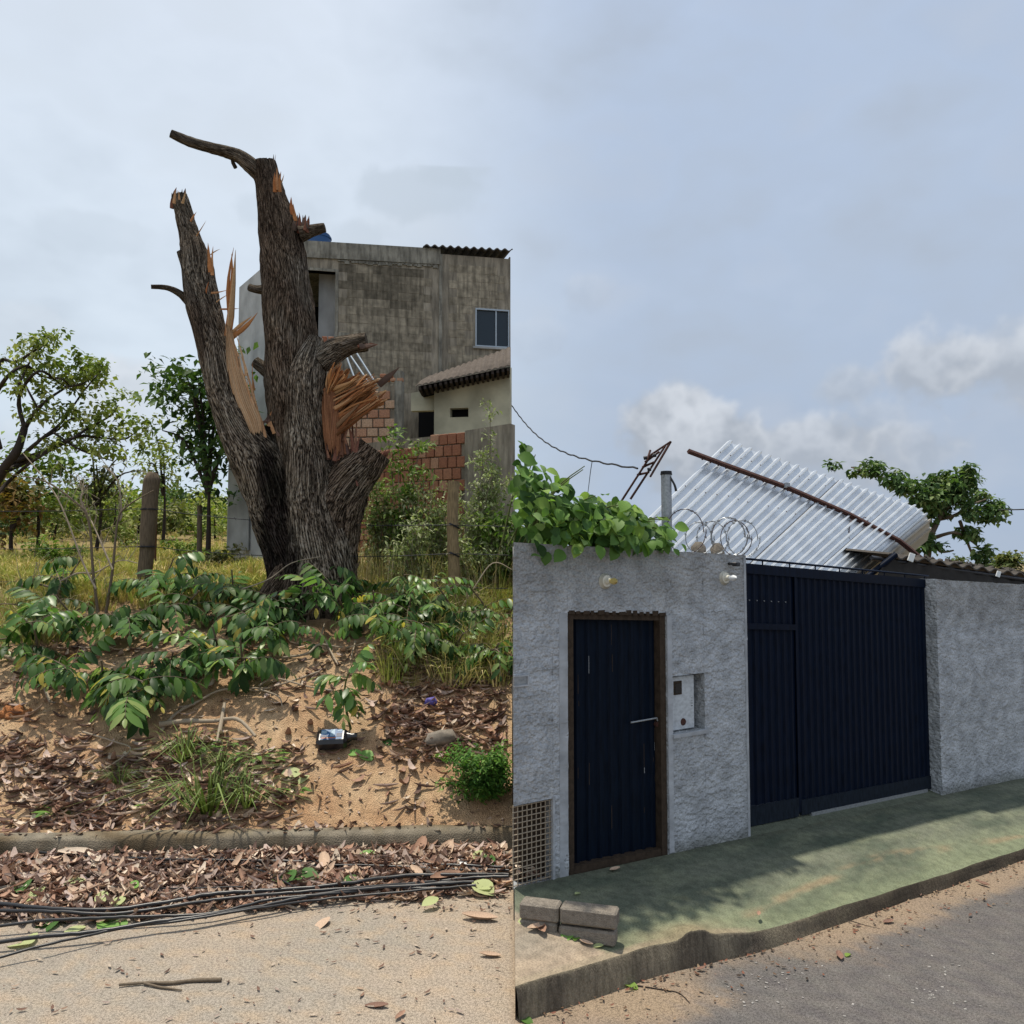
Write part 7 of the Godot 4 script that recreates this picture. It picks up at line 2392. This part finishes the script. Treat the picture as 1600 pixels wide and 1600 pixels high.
	for k in list:
		var on_road: bool = k[1] > 1318
		var p := road_at(k[0], k[1]) if on_road else ground_at(k[0], k[1])
		var n := Vector3.UP if on_road else slope(p)
		var deep: bool = on_road and k[1] < 1425
		p += n * (0.07 if deep else 0.014)
		var xf := lay(p, (n + Vector3(rng.randfn() * 0.12, 0, 0.22 if deep else 0.05)).normalized())
		var src: MB = shapes[k[2]]
		var m := MB.new()
		m.n = PackedVector3Array(); m.t = src.t; m.c = src.c; m.ix = src.ix
		for i in src.v.size():
			m.v.append(xf * (src.v[i] * k[4] - Vector3(0, 0, 0.1)))
			m.n.append((xf.basis * src.n[i]).normalized())
		if p.x > -0.15:
			for i in m.v.size(): m.v[i].x -= 0.12
		solo("fallen_leaf", m, M[k[3]], k[5], "leaf", p, "single leaves on the ground by the bank")

func on_pave(x: float, y: float) -> Vector3:
	var r := ray(x, y)
	var q := EYE
	for i in 8:
		var sd := wall_sd(q.x, -q.z)
		q = EYE + r * ((pave_h(sd.x, clampf(sd.y, 0, 1.3)) - EYE.y) / r.y)
	return q

func pavement_things() -> void:
	# the row of concrete blocks that divides the pavement
	var e := on_pave(966, 1478)
	var s := on_pave(822, 1438)
	var dir := (s - e)
	dir.y = 0
	dir = dir.normalized()
	var nrm := Vector3(-dir.z, 0, dir.x)
	if nrm.z < 0: nrm = -nrm
	var B := Basis(dir, Vector3.UP, dir.cross(Vector3.UP))
	var l1 := 0.40
	var yb := e.y + 0.02
	var spec := [[0.0, l1, 0.105, 0.115, "upper concrete block at the kerb end of the pavement divider"], [l1 + 0.012, 0.52, 0.105, 0.115, "second upper concrete block, reaching back to the wall's end"], [0.012, 0.40, 0.0, 0.1, "lower concrete block under the kerb end of the divider"], [0.425, 0.50, 0.0, 0.1, "half-buried lower block behind the fallen leaves"]]
	for k in spec:
		var c = e + dir * (k[0] + k[1] / 2)
		c.y = yb + k[2] + k[3] / 2 + (0.004 if k[2] > 0 else -0.01)
		var ln: float = k[1]
		# stay on this side of the vacant lot
		var far = e + dir * (k[0] + ln)
		if far.x < 0.07:
			ln = maxf(0.08, ln - (0.07 - far.x) / absf(dir.x))
			c = e + dir * (k[0] + ln / 2)
			c.y = yb + k[2] + k[3] / 2
		var mb := MB.new()
		mb.cbox(Transform3D(B * Basis(Vector3.UP, rng.randf_range(-0.02, 0.02)), c), Vector3(ln, k[3], 0.14 if k[2] > 0 else 0.125), 0.014)
		solo("concrete_block", mb, M.block_stone, k[4], "block", c - Vector3(0, k[3] / 2, 0), "concrete blocks of the pavement divider")
	# leaves on this side
	var shapes := {"oval": leaf_mesh(0.15, 0.085, 0.2, 0.15, 5), "roll": curl_leaf(0.16, 0.085, 2.2, 0.2)}
	var list := [[955, 1363, "roll", "dry1", 0.7, "orange-brown leaf on the green pavement below the narrow door", 0], [902, 1398, "oval", "pale_leaf", 0.45, "tiny pale leaf on the green pavement near the blocks", 0], [842, 1448, "roll", "dry0", 1.0, "rust-brown curled leaf against the blocks", 0], [828, 1455, "roll", "dry1", 0.9, "tan leaf under the rust-brown one by the blocks", 0], [862, 1452, "roll", "dry2", 0.8, "dark dry leaf in the middle by the blocks", 0], [888, 1462, "oval", "fresh_leaf", 1.1, "bright green leaf against the blocks", 0], [900, 1466, "oval", "vine1", 0.9, "second green leaf against the blocks, nearer the kerb", 0], [818, 1440, "oval", "pale_leaf", 0.7, "pale leaf at the blocks' inner end", 0], [908, 1474, "roll", "dry1", 0.6, "small orange leaf right below the green ones", 0], [935, 1480, "oval", "pale_leaf", 0.6, "yellowish leaf near the blocks' kerb end", 0],
		[985, 1541, "oval", "vine3", 1.0, "yellow-green leaf on the sandy road edge", 1], [1090, 1518, "roll", "dry2", 0.45, "small dark leaf on the road below the kerb lump", 1], [1310, 1492, "roll", "dry2", 0.8, "brown dry cluster on the asphalt's edge", 1], [1324, 1494, "oval", "vine3", 0.5, "yellow leaf on the brown cluster", 1], [1394, 1442, "roll", "dry2", 0.7, "brown dry leaf in the middle of the sandy strip", 1], [1440, 1392, "oval", "pale_leaf", 0.6, "pale leaf close under the kerb at the right", 1], [1438, 1402, "roll", "dry5", 0.5, "dark leaf below the pale one at the right", 1], [1544, 1386, "roll", "dry2", 0.7, "dry twig-like leaf at the far right of the strip", 1], [1344, 1448, "roll", "dry5", 0.35, "tiny dark leaf scrap on the strip", 1], [1258, 1448, "roll", "dry5", 0.35, "tiny dark scrap near the kerb's middle", 1], [1350, 1412, "roll", "dry0", 0.5, "reddish leaf under the kerb edge", 1], [1165, 1474, "roll", "dry0", 0.6, "rusty leaf under the kerb past the lump", 1], [1515, 1434, "roll", "dry5", 0.35, "dark scrap out on the asphalt", 1], [1186, 1428, "roll", "dry0", 0.45, "brown leaf on the pavement's outer edge", 0], [1435, 1388, "roll", "dry1", 0.5, "tan leaf against the right kerb", 1], [1560, 1352, "oval", "pale_leaf", 0.5, "pale scrap under the kerb at the far right", 1], [1540, 1354, "roll", "dry1", 0.5, "tan scrap under the kerb at the far right", 1], [820, 1595, "oval", "vine0", 0.8, "green leaf at the near end of the kerb", 1]]
	for k in list:
		var p := road_at(k[0], k[1]) if k[6] else on_pave(k[0], k[1])
		p.y += 0.012
		var xf := lay(p, (Vector3.UP + Vector3(rng.randfn() * 0.1, 0, 0.08)).normalized())
		var src: MB = shapes[k[2]]
		var m := MB.new()
		m.t = src.t; m.c = src.c; m.ix = src.ix
		for i in src.v.size():
			m.v.append(xf * (src.v[i] * k[4] - Vector3(0, 0, 0.06 * k[4])))
			m.n.append((xf.basis * src.n[i]).normalized())
		solo("fallen_leaf", m, M[k[3]], k[5], "leaf", p, "single leaves by the grey wall")
	# crumbs along the kerb
	var xs := []
	var cs := []
	for i in 500:
		var sx := rng.randf_range(-0.6, 7.0)
		var d := kerb_d(sx) + 0.06 + 0.5 * pow(rng.randf(), 2.5)
		var p := WALL.p(sx, 0, d)
		if p.x < 0.1: continue
		p.y = road_h(p.x, 0) + 0.01
		xs.append(yaw(p, rng.randf_range(0.2, 0.7), 0.4))
		cs.append([Color(0.13, 0.08, 0.05), Color(0.06, 0.045, 0.035), Color(0.28, 0.2, 0.13), Color(0.2, 0.09, 0.06)][rng.randi() % 4])
	var o := many("kerb_crumbs", curl_leaf(0.06, 0.03, 1.2, 0.4).mesh(M.dry_mass), xs, cs, self)
	tag(o, "scattered leaf crumbs along the foot of the pavement kerb", "leaf litter", "", "stuff")
	# pale stone chips worn out of the asphalt
	xs = []; cs = []
	for k in [[1200, 1535, 60, 26, 70], [1250, 1512, 30, 10, 24], [1440, 1540, 46, 22, 60], [1500, 1560, 60, 20, 30], [1180, 1565, 60, 16, 40], [1350, 1570, 90, 14, 30], [1420, 1490, 90, 40, 30], [1480, 1520, 30, 14, 20]]:
		for i in int(k[4] * 0.4):
			var p := road_at(k[0] + rng.randfn() * k[2] * 0.6, k[1] + rng.randfn() * k[3] * 0.6)
			if p.x < 0.9 or p.z > -4.8: continue
			xs.append(yaw(p + Vector3(0, 0.002, 0), rng.randf_range(0.12, 0.5)))
			cs.append(Color(0.36, 0.34, 0.32) * rng.randf_range(0.5, 1.1))
	var chip := MB.new()
	chip.cbox(Transform3D(), Vector3(0.045, 0.012, 0.03), 0.006)
	o = many("stone_chips", chip.mesh(M.dry_mass), xs, cs, self)
	tag(o, "pale stone chips worn out of the grey asphalt", "gravel", "", "stuff")
	# dry crack in the road below the kerb
	for k in [[[[990, 1540], [1028, 1546], [1060, 1552], [1078, 1568]], "thin dark crack across the sandy road edge"], [[[1300, 1430], [1350, 1446], [1375, 1452]], "short dark crack near the brown leaf on the strip"]]:
		var pts := []
		for q in k[0]: pts.append((road_at(q[0], q[1]) if k[1] else on_pave(q[0], q[1])) + Vector3(0, 0.003 if k[1] else 0.006, 0))
		var mb := MB.new()
		var sp := smooth(pts, 4)
		mb.tube(sp, radii(0.006, 0.003, sp.size()), 4)
		var c := struct("road_crack", mb, M.dark_bark)
		c.name = numbered("road_seam")
